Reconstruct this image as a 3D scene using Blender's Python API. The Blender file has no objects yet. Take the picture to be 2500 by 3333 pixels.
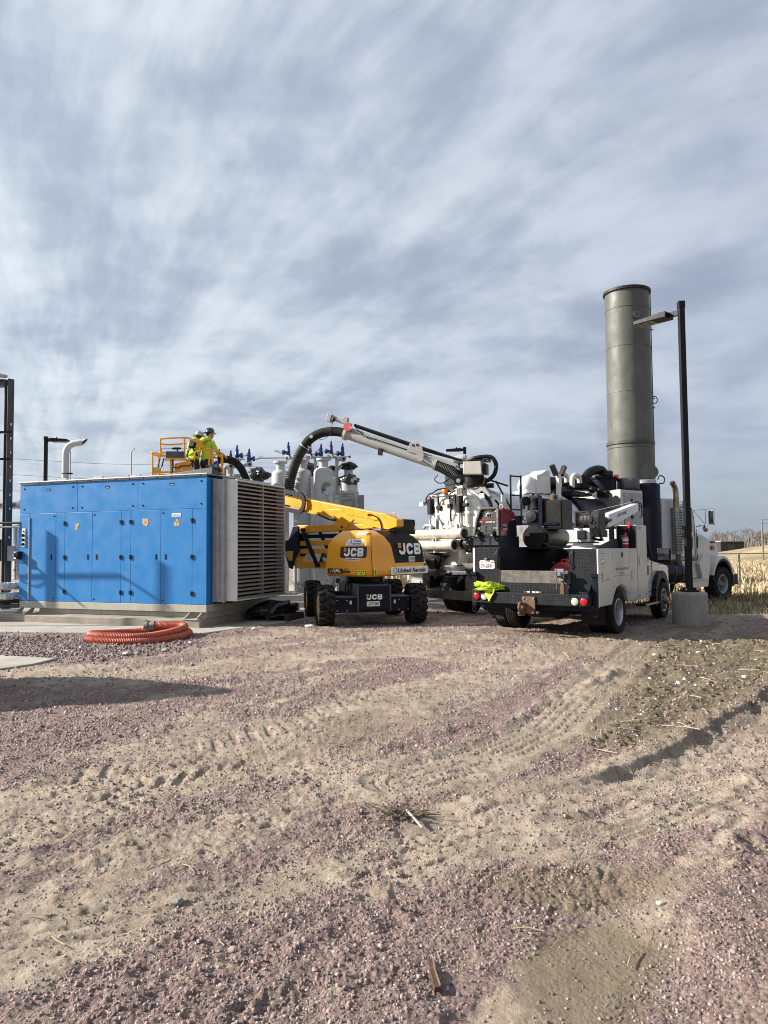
import bpy, bmesh, math, random
import numpy as np
from mathutils import Vector, Matrix
R = random.Random(7)
NR = np.random.default_rng(11)
rad = math.radians
sc = bpy.context.scene
COL = sc.collection

# ------------------------------------------------------------ camera, sky, sun, exposure
cam_d = bpy.data.cameras.new('camera')
cam = bpy.data.objects.new('camera', cam_d)
COL.objects.link(cam)
sc.camera = cam
cam_d.sensor_fit = 'VERTICAL'
cam_d.sensor_height = 36.0
cam_d.lens = 2330.0 / 3333.0 * 36.0
cam_d.clip_end = 6000.0
PITCH = math.atan((1780.0 - 1666.5) / 2330.0)
cam.matrix_world = Matrix.Translation((0, 0, 1.6)) @ Matrix.Rotation(rad(90) + PITCH, 4, 'X') @ Matrix.Rotation(rad(-0.5), 4, 'Z')

SUN_AZ = Vector((-1.0, 0.05, 0)).normalized()
SUN_EL = rad(28)
sun_dir = Vector((SUN_AZ.x * math.cos(SUN_EL), SUN_AZ.y * math.cos(SUN_EL), math.sin(SUN_EL)))
sd = bpy.data.lights.new('sun', 'SUN')
sd.energy = 5.0
sd.angle = rad(1.1)
sd.color = (1.0, 0.93, 0.82)
so = bpy.data.objects.new('sun', sd)
COL.objects.link(so)
so.rotation_euler = sun_dir.to_track_quat('Z', 'Y').to_euler()
so.location = (-20, -2, 20)

sc.view_settings.view_transform = 'Standard'
sc.view_settings.look = 'None'
sc.view_settings.gamma = 1.0
sc.view_settings.use_curve_mapping = False
sc.view_settings.exposure = 1.12

sc.cycles.filter_width = 1.0

world = bpy.data.worlds.new('World')
sc.world = world
world.use_nodes = True


class NT:
    """tiny node-tree helper"""
    def __init__(s, t):
        s.t = t
    def n(s, kind, ins=None, **kw):
        nd = s.t.nodes.new(kind)
        for k, v in kw.items():
            setattr(nd, k, v)
        for k, v in (ins or {}).items():
            sk = nd.inputs[k]
            if isinstance(v, bpy.types.NodeSocket):
                s.t.links.new(v, sk)
            else:
                sk.default_value = v
        return nd
    def math(s, op, a, b=0.0, c=None, clamp=False):
        nd = s.n('ShaderNodeMath', operation=op, use_clamp=clamp)
        for i, v in enumerate((a, b, c)):
            if v is None:
                continue
            if isinstance(v, bpy.types.NodeSocket):
                s.t.links.new(v, nd.inputs[i])
            else:
                nd.inputs[i].default_value = v
        return nd.outputs[0]
    def mix(s, f, a, b, mode='MIX'):
        nd = s.n('ShaderNodeMix', data_type='RGBA', blend_type=mode)
        for i, v in ((0, f), (6, a), (7, b)):
            if isinstance(v, bpy.types.NodeSocket):
                s.t.links.new(v, nd.inputs[i])
            else:
                nd.inputs[i].default_value = v if i == 0 else (*v[:3], 1.0)
        return nd.outputs[2]
    def ramp(s, f, p0, p1, v0=0.0, v1=1.0):
        nd = s.n('ShaderNodeMapRange', {'From Min': p0, 'From Max': p1, 'To Min': v0, 'To Max': v1}, interpolation_type='SMOOTHSTEP')
        s.t.links.new(f, nd.inputs[0])
        return nd.outputs[0]
    def noise(s, vec, scale, detail=4.0, rough=0.55, dist=0.0):
        nd = s.n('ShaderNodeTexNoise', {'Scale': scale, 'Detail': detail, 'Roughness': rough, 'Distortion': dist})
        if vec is not None:
            s.t.links.new(vec, nd.inputs['Vector'])
        return nd.outputs[0]


def build_sky():
    t = world.node_tree
    t.nodes.clear()
    N = NT(t)
    tc = N.n('ShaderNodeTexCoord')
    sky = N.n('ShaderNodeTexSky', sky_type='NISHITA', sun_disc=False)
    sky.sun_elevation = SUN_EL
    sky.sun_rotation = math.atan2(SUN_AZ.x, SUN_AZ.y)
    sky.air_density = 1.0
    sky.dust_density = 1.2
    sep = N.n('ShaderNodeSeparateXYZ', {0: tc.outputs['Generated']})
    x, y, z = sep.outputs
    zc = N.math('ADD', N.math('MAXIMUM', z, 0.0), 0.10)
    px, py = N.math('DIVIDE', x, zc), N.math('DIVIDE', y, zc)
    def vec(u, v, w=0.0):
        c = N.n('ShaderNodeCombineXYZ')
        for i, q in enumerate((u, v, w)):
            if isinstance(q, bpy.types.NodeSocket):
                t.links.new(q, c.inputs[i])
            else:
                c.inputs[i].default_value = q
        return c.outputs[0]
    def dot(v3):
        nd = N.n('ShaderNodeVectorMath', {1: tuple(v3)}, operation='DOT_PRODUCT')
        t.links.new(tc.outputs['Generated'], nd.inputs[0])
        return nd.outputs['Value']
    # fan of high cloud spreading from a point low over the far left
    C = Vector((-.40, 1.0, .03)).normalized()
    rC = C.cross(Vector((0, 0, 1))).normalized(); uC = rC.cross(C)
    f = N.math('MAXIMUM', N.math('ADD', dot(C), .55), .05)
    u, v = N.math('DIVIDE', dot(rC), f), N.math('DIVIDE', dot(uC), f)
    flat = N.noise(tc.outputs['Generated'], 2.6, 3.0, .5)
    wv = N.math('SUBTRACT', flat, .5)
    u = N.math('ADD', u, N.math('MULTIPLY', wv, .16))
    v = N.math('ADD', v, N.math('MULTIPLY', wv, .10))
    rho = N.math('ADD', N.math('SQRT', N.math('ADD', N.math('MULTIPLY', u, u), N.math('MULTIPLY', v, v))), .02)
    lr = N.math('LOGARITHM', rho, 2.718)
    cu, cv = N.math('DIVIDE', u, rho), N.math('DIVIDE', v, rho)
    # let the streaks curl gently as they spread
    tw = N.math('MULTIPLY', rho, .26)
    cs_, sn_ = N.math('COSINE', tw), N.math('SINE', tw)
    cu2 = N.math('SUBTRACT', N.math('MULTIPLY', cu, cs_), N.math('MULTIPLY', cv, sn_))
    cv2 = N.math('ADD', N.math('MULTIPLY', cu, sn_), N.math('MULTIPLY', cv, cs_))
    def fan(k, m, off, det, rough=.5):
        return N.noise(vec(N.math('MULTIPLY', cu2, k), N.math('MULTIPLY', cv2, k), N.math('MULTIPLY_ADD', lr, m, off)), 1.0, det, rough)
    s1 = fan(3.3, 1.7, 3.0, 4.0, .52)
    s2 = fan(8.5, 2.2, 9.0, 4.0, .52)
    s3 = N.noise(vec(px, py, 1.7), 1.9, 4.0, .52)
    s4 = fan(11.0, 7.0, 5.0, 4.0, .58)
    s5 = N.noise(vec(N.math('MULTIPLY', px, .8), N.math('MULTIPLY', py, 1.0), 7.7), 4.2, 3.0, .55)
    lowz = N.ramp(z, .10, .40)
    def wsum(*ws):
        r = None
        for q, k in zip((s1, s2, s3, s4, s5), ws):
            q = N.math('MULTIPLY', q, k)
            r = q if r is None else N.math('ADD', r, q)
        return r
    side = N.ramp(x, -.25, .30)        # longer, cleaner bands away from the sun
    mA, mB = wsum(.22, .16, .32, .16, .14), wsum(.22, .40, .14, .18, .06)
    m = N.math('ADD', N.math('MULTIPLY', mA, N.math('SUBTRACT', 1.0, side)), N.math('MULTIPLY', mB, side))
    bright = N.ramp(m, 0.40, 0.60)
    # whiter towards the sun (veil of thin cloud lit from the left), greyer away from it
    dotn = N.n('ShaderNodeVectorMath', {1: tuple(sun_dir)}, operation='DOT_PRODUCT')
    t.links.new(tc.outputs['Generated'], dotn.inputs[0])
    glow = N.ramp(dotn.outputs['Value'], -0.6, 0.85)
    thick = N.mix(glow, (2.75, 3.2, 4.15), (3.85, 4.45, 5.45))
    thin = N.mix(glow, (4.7, 5.15, 6.15), (7.2, 7.75, 8.3))
    cloud = N.mix(bright, thick, thin)
    hz = N.ramp(z, 0.0, 0.22)
    low = N.mix(glow, (2.7, 3.2, 3.95), (5.0, 5.6, 6.3))
    veil = N.mix(N.math('MULTIPLY_ADD', hz, 0.70, 0.30), low, cloud)
    col = N.mix(0.88, sky.outputs[0], veil)
    bg = N.n('ShaderNodeBackground', {'Color': col, 'Strength': 0.0565})
    out = N.n('ShaderNodeOutputWorld', {'Surface': bg.outputs[0]})


build_sky()

# ------------------------------------------------------------ mesh helpers
class MB:
    """collects shapes and links them as one mesh object"""
    def __init__(s):
        s.v, s.f, s.m, s.mi, s.M = [], [], [], 0, None
    def add(s, vs, fs):
        o = len(s.v)
        if s.M is not None:
            vs = [s.M @ Vector(v) for v in vs]
        s.v += [tuple(v) for v in vs]
        s.f += [tuple(i + o for i in f) for f in fs]
        s.m += [s.mi] * len(fs)
        return s
    def b(s, x0, x1, y0, y1, z0, z1):
        return s.add([(x0, y0, z0), (x1, y0, z0), (x1, y1, z0), (x0, y1, z0), (x0, y0, z1), (x1, y0, z1), (x1, y1, z1), (x0, y1, z1)],
                     [(0, 3, 2, 1), (4, 5, 6, 7), (0, 1, 5, 4), (1, 2, 6, 5), (2, 3, 7, 6), (3, 0, 4, 7)])
    def c(s, c, d):
        return s.b(c[0] - d[0] / 2, c[0] + d[0] / 2, c[1] - d[1] / 2, c[1] + d[1] / 2, c[2] - d[2] / 2, c[2] + d[2] / 2)
    def bar(s, p0, p1, w, h, up=(0, 0, 1)):
        """box beam from p0 to p1, w across, h along up"""
        p0, p1 = Vector(p0), Vector(p1)
        d = (p1 - p0).normalized()
        r = d.cross(Vector(up))
        if r.length < 1e-4:
            r = d.cross(Vector((1, 0, 0)))
        r.normalize()
        u = r.cross(d)
        vs = [p + r * a * w / 2 + u * b * h / 2 for p in (p0, p1) for a, b in ((-1, -1), (1, -1), (1, 1), (-1, 1))]
        return s.add(vs, [(0, 1, 2, 3), (7, 6, 5, 4), (0, 4, 5, 1), (1, 5, 6, 2), (2, 6, 7, 3), (3, 7, 4, 0)])
    def tube(s, pts, r, n=8, cap=True, closed=False):
        P = [Vector(p) for p in pts]
        k = len(P)
        rs = r if isinstance(r, (list, tuple)) else [r] * k
        vs, fs = [], []
        prev = None
        for i in range(k):
            if closed:
                d = P[(i + 1) % k] - P[i - 1]
            else:
                d = P[min(i + 1, k - 1)] - P[max(i - 1, 0)]
            d.normalize()
            if prev is None:
                a = d.cross(Vector((0, 0, 1)))
                if a.length < 1e-3:
                    a = d.cross(Vector((0, 1, 0)))
            else:
                a = prev - d * prev.dot(d)
            a.normalize()
            prev = a
            b = d.cross(a)
            for j in range(n):
                t = 2 * math.pi * j / n
                vs.append(P[i] + (a * math.cos(t) + b * math.sin(t)) * rs[i])
        for i in range(k if closed else k - 1):
            q = (i + 1) % k
            for j in range(n):
                j2 = (j + 1) % n
                fs.append((i * n + j, i * n + j2, q * n + j2, q * n + j))
        if cap and not closed:
            fs.append(tuple(range(n - 1, -1, -1)))
            fs.append(tuple((k - 1) * n + j for j in range(n)))
        return s.add(vs, fs)
    def cyl(s, p0, p1, r0, r1=None, n=16, cap=True):
        return s.tube([p0, p1], [r0, r0 if r1 is None else r1], n, cap)
    def lathe(s, prof, c=(0, 0, 0), n=24, d=(0, 0, 1), closed=False, cap=True):
        """prof = [(radius, height along d)]"""
        d = Vector(d).normalized()
        a = d.cross(Vector((0, 1, 0)) if abs(d.y) < .9 else Vector((1, 0, 0))).normalized()
        b = d.cross(a)
        c = Vector(c)
        vs, fs = [], []
        for (r, h) in prof:
            for j in range(n):
                t = 2 * math.pi * j / n
                vs.append(c + d * h + (a * math.cos(t) + b * math.sin(t)) * max(r, 1e-4))
        k = len(prof)
        for i in range(k if closed else k - 1):
            q = (i + 1) % k
            for j in range(n):
                j2 = (j + 1) % n
                fs.append((i * n + j, i * n + j2, q * n + j2, q * n + j))
        if not closed and cap:
            fs.append(tuple(range(n - 1, -1, -1)))
            fs.append(tuple((k - 1) * n + j for j in range(n)))
        return s.add(vs, fs)
    def prism(s, poly, ax, a0, a1):
        """poly in the plane across ax: x -> (y,z), y -> (x,z), z -> (x,y)"""
        def P(p, a):
            return {'x': (a, p[0], p[1]), 'y': (p[0], a, p[1]), 'z': (p[0], p[1], a)}[ax]
        n = len(poly)
        area = sum(poly[i][0] * poly[(i + 1) % n][1] - poly[(i + 1) % n][0] * poly[i][1] for i in range(n))
        if (area > 0) == (ax == 'y'):
            poly = poly[::-1]
        vs = [P(p, a0) for p in poly] + [P(p, a1) for p in poly]
        fs = [tuple(range(n - 1, -1, -1)), tuple(range(n, 2 * n))] + [(i, (i + 1) % n, n + (i + 1) % n, n + i) for i in range(n)]
        return s.add(vs, fs)
    def sphere(s, c, r, n=12, m=8):
        rr = r if isinstance(r, (list, tuple)) else (r, r, r)
        vs = [(c[0], c[1], c[2] - rr[2])]
        for i in range(1, m):
            t = math.pi * i / m
            for j in range(n):
                p = 2 * math.pi * j / n
                vs.append((c[0] + rr[0] * math.sin(t) * math.cos(p), c[1] + rr[1] * math.sin(t) * math.sin(p), c[2] - rr[2] * math.cos(t)))
        vs.append((c[0], c[1], c[2] + rr[2]))
        fs = [(0, 1 + (j + 1) % n, 1 + j) for j in range(n)]
        for i in range(m - 2):
            for j in range(n):
                j2 = (j + 1) % n
                fs.append((1 + i * n + j, 1 + i * n + j2, 1 + (i + 1) * n + j2, 1 + (i + 1) * n + j))
        L = len(vs) - 1
        fs += [(L, 1 + (m - 2) * n + j, 1 + (m - 2) * n + (j + 1) % n) for j in range(n)]
        return s.add(vs, fs)
    def loft(s, rings, cap=True):
        """rings: lists of equal length"""
        n = len(rings[0])
        vs = [p for r in rings for p in r]
        fs = []
        for i in range(len(rings) - 1):
            for j in range(n):
                j2 = (j + 1) % n
                fs.append((i * n + j, i * n + j2, (i + 1) * n + j2, (i + 1) * n + j))
        if cap:
            fs.append(tuple(range(n - 1, -1, -1)))
            fs.append(tuple((len(rings) - 1) * n + j for j in range(n)))
        return s.add(vs, fs)
    def build(s, name, mat, parent=None, smooth=35, bevel=0.0, fixn=False):
        me = bpy.data.meshes.new(name)
        me.from_pydata(s.v, [], s.f)
        mats = mat if isinstance(mat, (list, tuple)) else [mat]
        for m in mats:
            me.materials.append(m)
        if len(mats) > 1:
            me.polygons.foreach_set('material_index', s.m)
        if fixn:
            bm = bmesh.new(); bm.from_mesh(me)
            bmesh.ops.recalc_face_normals(bm, faces=bm.faces)
            bm.to_mesh(me); bm.free()
        if smooth:
            me.polygons.foreach_set('use_smooth', [True] * len(me.polygons))
            me.set_sharp_from_angle(angle=rad(smooth))
        o = bpy.data.objects.new(name, me)
        COL.objects.link(o)
        if parent is not None:
            o.parent = parent
        if bevel:
            md = o.modifiers.new('bevel', 'BEVEL')
            md.width = bevel; md.segments = 2; md.limit_method = 'ANGLE'; md.angle_limit = rad(40)
        return o


def tag(o, label=None, cat=None, group=None, kind=None):
    if label: o['label'] = label
    if cat: o['category'] = cat
    if group: o['group'] = group
    if kind: o['kind'] = kind
    return o


def thing(name, label, cat, loc=(0, 0, 0), rz=0.0, group=None):
    o = bpy.data.objects.new(name, None)
    o.empty_display_size = .2
    COL.objects.link(o)
    o.location = loc
    o.rotation_euler = (0, 0, rz)
    return tag(o, label, cat, group)


def copy_tree(o, parent=None):
    c = o.copy()
    COL.objects.link(c)
    if parent is not None:
        c.parent = parent
    for ch in list(o.children):
        copy_tree(ch, c)
    return c


def part_copy(o, loc, parent=None, rot=None):
    """another piece of the same part, sharing its mesh"""
    c = o.copy()
    COL.objects.link(c)
    c.parent = parent or o.parent
    c.location = loc
    if rot: c.rotation_euler = rot
    return c


def spline(pts, k=8, closed=False):
    P = [Vector(p) for p in pts]
    n = len(P)
    out = []
    for i in range(n if closed else n - 1):
        if closed:
            p0, p1, p2, p3 = P[i - 1], P[i], P[(i + 1) % n], P[(i + 2) % n]
        else:
            p0, p1, p2, p3 = P[max(i - 1, 0)], P[i], P[i + 1], P[min(i + 2, n - 1)]
        for j in range(k):
            t = j / k
            out.append(0.5 * ((2 * p1) + (p2 - p0) * t + (2 * p0 - 5 * p1 + 4 * p2 - p3) * t * t + (3 * p1 - p0 - 3 * p2 + p3) * t ** 3))
    if not closed:
        out.append(P[-1])
    return out


def text(name, body, mat, parent, o, u, v, size, width=None, bold=0.0, shear=0.0, depth=0.0015):
    """flat lettering centred at o, reading along u, upwards along v; size = height of the capitals"""
    cu = bpy.data.curves.new(name, 'FONT')
    cu.body = body
    cu.align_x = 'CENTER'
    cu.offset = bold
    cu.shear = shear
    cu.resolution_u = 2
    tmp = bpy.data.objects.new(name, cu)
    me = bpy.data.meshes.new_from_object(tmp)
    bpy.data.objects.remove(tmp)
    bpy.data.curves.remove(cu)
    vs = np.array([p.co[:] for p in me.vertices])
    fs = [tuple(p.vertices) for p in me.polygons]
    bpy.data.meshes.remove(me)
    lo, hi = vs.min(0), vs.max(0)
    cen = (lo + hi) / 2
    k = size / 0.70
    kx = k if width is None else width / (hi[0] - lo[0])
    o, u, v = Vector(o), Vector(u).normalized(), Vector(v).normalized()
    n = u.cross(v)
    mb = MB()
    mb.add([o + u * ((p[0] - cen[0]) * kx) + v * ((p[1] - cen[1]) * k) + n * depth for p in vs], fs)
    return mb.build(name, mat, parent, smooth=0)


# ------------------------------------------------------------ materials
def material(name, col, rough=.5, metal=0.0, var=.08, vs=5.0, dirt=0.0, dcol=(.14, .115, .085), ds=3.0, bump=0.0, bs=60.0,
             coat=0.0, emit=0.0, trans=0.0, streak=0.0, vcol=None, spec=.5):
    m = bpy.data.materials.new(name)
    m.use_nodes = True
    t = m.node_tree
    t.nodes.clear()
    N = NT(t)
    out = N.n('ShaderNodeOutputMaterial')
    bs_ = N.n('ShaderNodeBsdfPrincipled')
    t.links.new(bs_.outputs[0], out.inputs[0])
    tc = N.n('ShaderNodeTexCoord').outputs['Object']
    base = (*col, 1.0)
    c = None
    if vcol:
        c = N.n('ShaderNodeAttribute', attribute_name=vcol).outputs['Color']
    n1 = N.noise(tc, vs, 5.0, .6)
    k = N.ramp(n1, .3, .7, 1 - var, 1 + var)
    kk = N.n('ShaderNodeCombineColor', {0: k, 1: k, 2: k}).outputs[0]
    c = N.mix(1.0, c if c is not None else base, kk, 'MULTIPLY')
    r = N.ramp(N.noise(tc, vs * 2.3, 3.0), .3, .7, max(rough - .08, .02), min(rough + .08, 1))
    if streak:
        mp = N.n('ShaderNodeMapping', {'Scale': (9.0, 9.0, .7)})
        t.links.new(tc, mp.inputs[0])
        sN = N.ramp(N.noise(mp.outputs[0], 1.6, 4.0, .65), .50, .74, 0.0, streak)
        c = N.mix(sN, c, dcol)
    if dirt:
        dN = N.ramp(N.noise(tc, ds, 7.0, .68), .47, .68, 0.0, dirt)
        c = N.mix(dN, c, dcol)
        r = N.math('ADD', r, N.math('MULTIPLY', dN, .25), clamp=True)
    t.links.new(c, bs_.inputs['Base Color'])
    t.links.new(r, bs_.inputs['Roughness'])
    bs_.inputs['Metallic'].default_value = metal
    bs_.inputs['Specular IOR Level'].default_value = spec
    if coat:
        bs_.inputs['Coat Weight'].default_value = coat
        bs_.inputs['Coat Roughness'].default_value = .08
    if trans:
        bs_.inputs['Transmission Weight'].default_value = trans
    if emit:
        bs_.inputs['Emission Color'].default_value = base
        bs_.inputs['Emission Strength'].default_value = emit
    if bump:
        bp = N.n('ShaderNodeBump', {'Strength': bump, 'Distance': .01})
        t.links.new(N.noise(tc, bs, 4.0, .6), bp.inputs['Height'])
        t.links.new(bp.outputs[0], bs_.inputs['Normal'])
    return m


def tread_plate(name, col, rough=.45):
    """checker plate: raised diagonal bars"""
    m = material(name, col, rough, .0, .15, 5.0, .2, (.05, .046, .042), spec=.14)
    t = m.node_tree
    N = NT(t)
    bs_ = next(n for n in t.nodes if n.type == 'BSDF_PRINCIPLED')
    tc = next(n for n in t.nodes if n.type == 'TEX_COORD').outputs['Object']
    sp = N.n('ShaderNodeSeparateXYZ', {0: tc})
    x, y, z = sp.outputs
    h = N.math('ADD', x, y)
    hs = []
    for sg, off in ((1, 0.0), (-1, .5)):
        u = N.math('MULTIPLY_ADD', N.math('ADD', h, N.math('MULTIPLY', z, sg * .9)), 19.0, off)
        w = N.math('MULTIPLY_ADD', N.math('SUBTRACT', N.math('MULTIPLY', z, .9), N.math('MULTIPLY', h, sg)), 19.0, off)
        hs.append(N.math('MULTIPLY', N.ramp(N.math('PINGPONG', u, .5), .28, .36), N.ramp(N.math('PINGPONG', w, .5), .12, .24)))
    bp = N.n('ShaderNodeBump', {'Strength': .9, 'Distance': .006})
    mk = N.math('MAXIMUM', hs[0], 0.0)
    t.links.new(mk, bp.inputs['Height'])
    t.links.new(bp.outputs[0], bs_.inputs['Normal'])
    src = bs_.inputs['Base Color'].links[0].from_socket
    t.links.new(N.mix(mk, src, (col[0] * 2.6 + .01, col[1] * 2.6 + .01, col[2] * 2.6 + .01)), bs_.inputs['Base Color'])
    return m
# ------------------------------------------------------------ ground
def _hash(ix, iy, seed):
    h = (ix.astype(np.int64) * 374761393 + iy.astype(np.int64) * 668265263 + seed * 974711) & 0x7fffffff
    h = ((h ^ (h >> 13)) * 1274126177) & 0x7fffffff
    h = (h ^ (h >> 16)) & 0x7fffffff
    return h / float(0x7fffffff)


def vnoise(x, y, seed=0):
    ix, iy = np.floor(x), np.floor(y)
    fx, fy = x - ix, y - iy
    fx, fy = fx * fx * (3 - 2 * fx), fy * fy * (3 - 2 * fy)
    a, b = _hash(ix, iy, seed), _hash(ix + 1, iy, seed)
    c, d = _hash(ix, iy + 1, seed), _hash(ix + 1, iy + 1, seed)
    return (a + (b - a) * fx) * (1 - fy) + (c + (d - c) * fx) * fy


def fbm(x, y, scale, octv=4, seed=0, gain=.5):
    s, a, t = 0.0, 1.0, 0.0
    k = 1.0 / scale
    for o in range(octv):
        s = s + a * vnoise(x * k + 17.3 * o, y * k - 9.1 * o, seed + o)
        t += a
        a *= gain
        k *= 2.03
    return s / t


def sstep(x, a, b):
    t = np.clip((x - a) / (b - a), 0, 1)
    return t * t * (3 - 2 * t)


def pline(x, y, pts):
    """unsigned distance, side (+ left of travel), distance along, nearest"""
    best = np.full(np.shape(x), 1e9)
    side = np.zeros(np.shape(x)); along = np.zeros(np.shape(x))
    s0 = 0.0
    for (ax, ay), (bx, by) in zip(pts[:-1], pts[1:]):
        dx, dy = bx - ax, by - ay
        L = math.hypot(dx, dy)
        t = np.clip(((x - ax) * dx + (y - ay) * dy) / (L * L), 0, 1)
        ex, ey = x - (ax + t * dx), y - (ay + t * dy)
        d = np.hypot(ex, ey)
        m = d < best
        best = np.where(m, d, best)
        side = np.where(m, np.sign(dx * ey - dy * ex), side)
        along = np.where(m, s0 + t * L, along)
        s0 += L
    return best, side, along


def inpoly(x, y, poly):
    r = np.zeros(np.shape(x), bool)
    n = len(poly)
    for i in range(n):
        (x0, y0), (x1, y1) = poly[i], poly[(i + 1) % n]
        c = ((y0 > y) != (y1 > y)) & (x < (x1 - x0) * (y - y0) / (y1 - y0 + 1e-12) + x0)
        r ^= c
    return r


def polymask(x, y, poly, soft):
    d, _, _ = pline(x, y, list(poly) + [poly[0]])
    s = np.where(inpoly(x, y, poly), d, -d)
    return sstep(s, -soft, soft)


T_A = [(3.6, 12.2), (2.85, 11.23), (1.37, 9.35), (0.32, 7.85), (-0.66, 6.33), (-1.34, 5.5), (-1.96, 4.95), (-2.9, 4.2), (-4.5, 3.2)]
T_A2 = [(0.6, 12.6), (0.22, 11.06), (-1.63, 10.4), (-2.31, 9.78), (-3.12, 9.13), (-4.42, 9.2), (-6.5, 9.0)]
T_B = [(4.6, 12.4), (3.92, 11.16), (2.83, 9.05), (1.98, 7.47), (1.41, 6.36), (0.82, 5.63), (0.1, 5.0)]
T_C = [(6.0, 9.6), (4.01, 7.3), (2.60, 5.80), (1.83, 5.10), (1.05, 4.56), (0.43, 4.17), (-0.02, 3.78), (-0.53, 3.48), (-1.03, 3.24), (-1.63, 3.05), (-3.0, 2.6)]
T_D = [(2.6, 4.9), (1.83, 4.38), (1.28, 4.11), (0.75, 4.02), (0.30, 4.10)]
T_TR = [(-3.6, 3.75), (-2.37, 4.62), (-2.07, 4.82), (-1.78, 5.02), (-1.2, 5.55)]
RUB = [(4.45, 12.1), (7.6, 12.2), (8.5, 10.5), (5.2, 8.35), (4.3, 7.85), (3.4, 6.95), (2.65, 6.25), (2.0, 5.62), (1.60, 5.62), (1.75, 6.3), (2.35, 7.3), (3.09, 8.9)]
BANK = [(6.0, 10.1), (4.3, 8.01), (3.4, 6.98), (2.65, 6.14), (2.0, 5.45), (1.51, 5.09), (1.11, 4.84), (.8, 4.62)]
MOIST = [(0.38, 2.0), (0.50, 2.6), (0.56, 2.95), (0.70, 3.10), (1.02, 3.2), (1.17, 2.93), (1.0, 2.72), (0.86, 2.45), (.8, 2.0)]
RIDGES = [([(-2.45, 8.69), (-1.92, 8.9), (-1.35, 9.35), (-0.8, 10.1), (-0.2, 11.1)], .07, .030), ([(-0.15, 5.75), (0.12, 5.86), (0.42, 6.2), (0.68, 6.45)], .06, .035), ([(2.2, 8.15), (2.55, 8.55), (2.9, 9.05)], .10, .07), ([(2.35, 5.2), (2.45, 4.75), (2.0, 4.0), (1.75, 3.5)], .20, .07), ([(2.6, 11.1), (1.45, 9.55), (.2, 8.0)], .05, .022), ([(0.55, 4.55), (1.2, 4.62), (1.7, 4.75)], .07, .05)]
PUR = [(-9, 13.6), (-3.62, 13.1), (-3.0, 12.2), (-3.2, 11.3), (-4.1, 10.3), (-6.5, 10.3), (-9, 10.8)]


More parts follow.
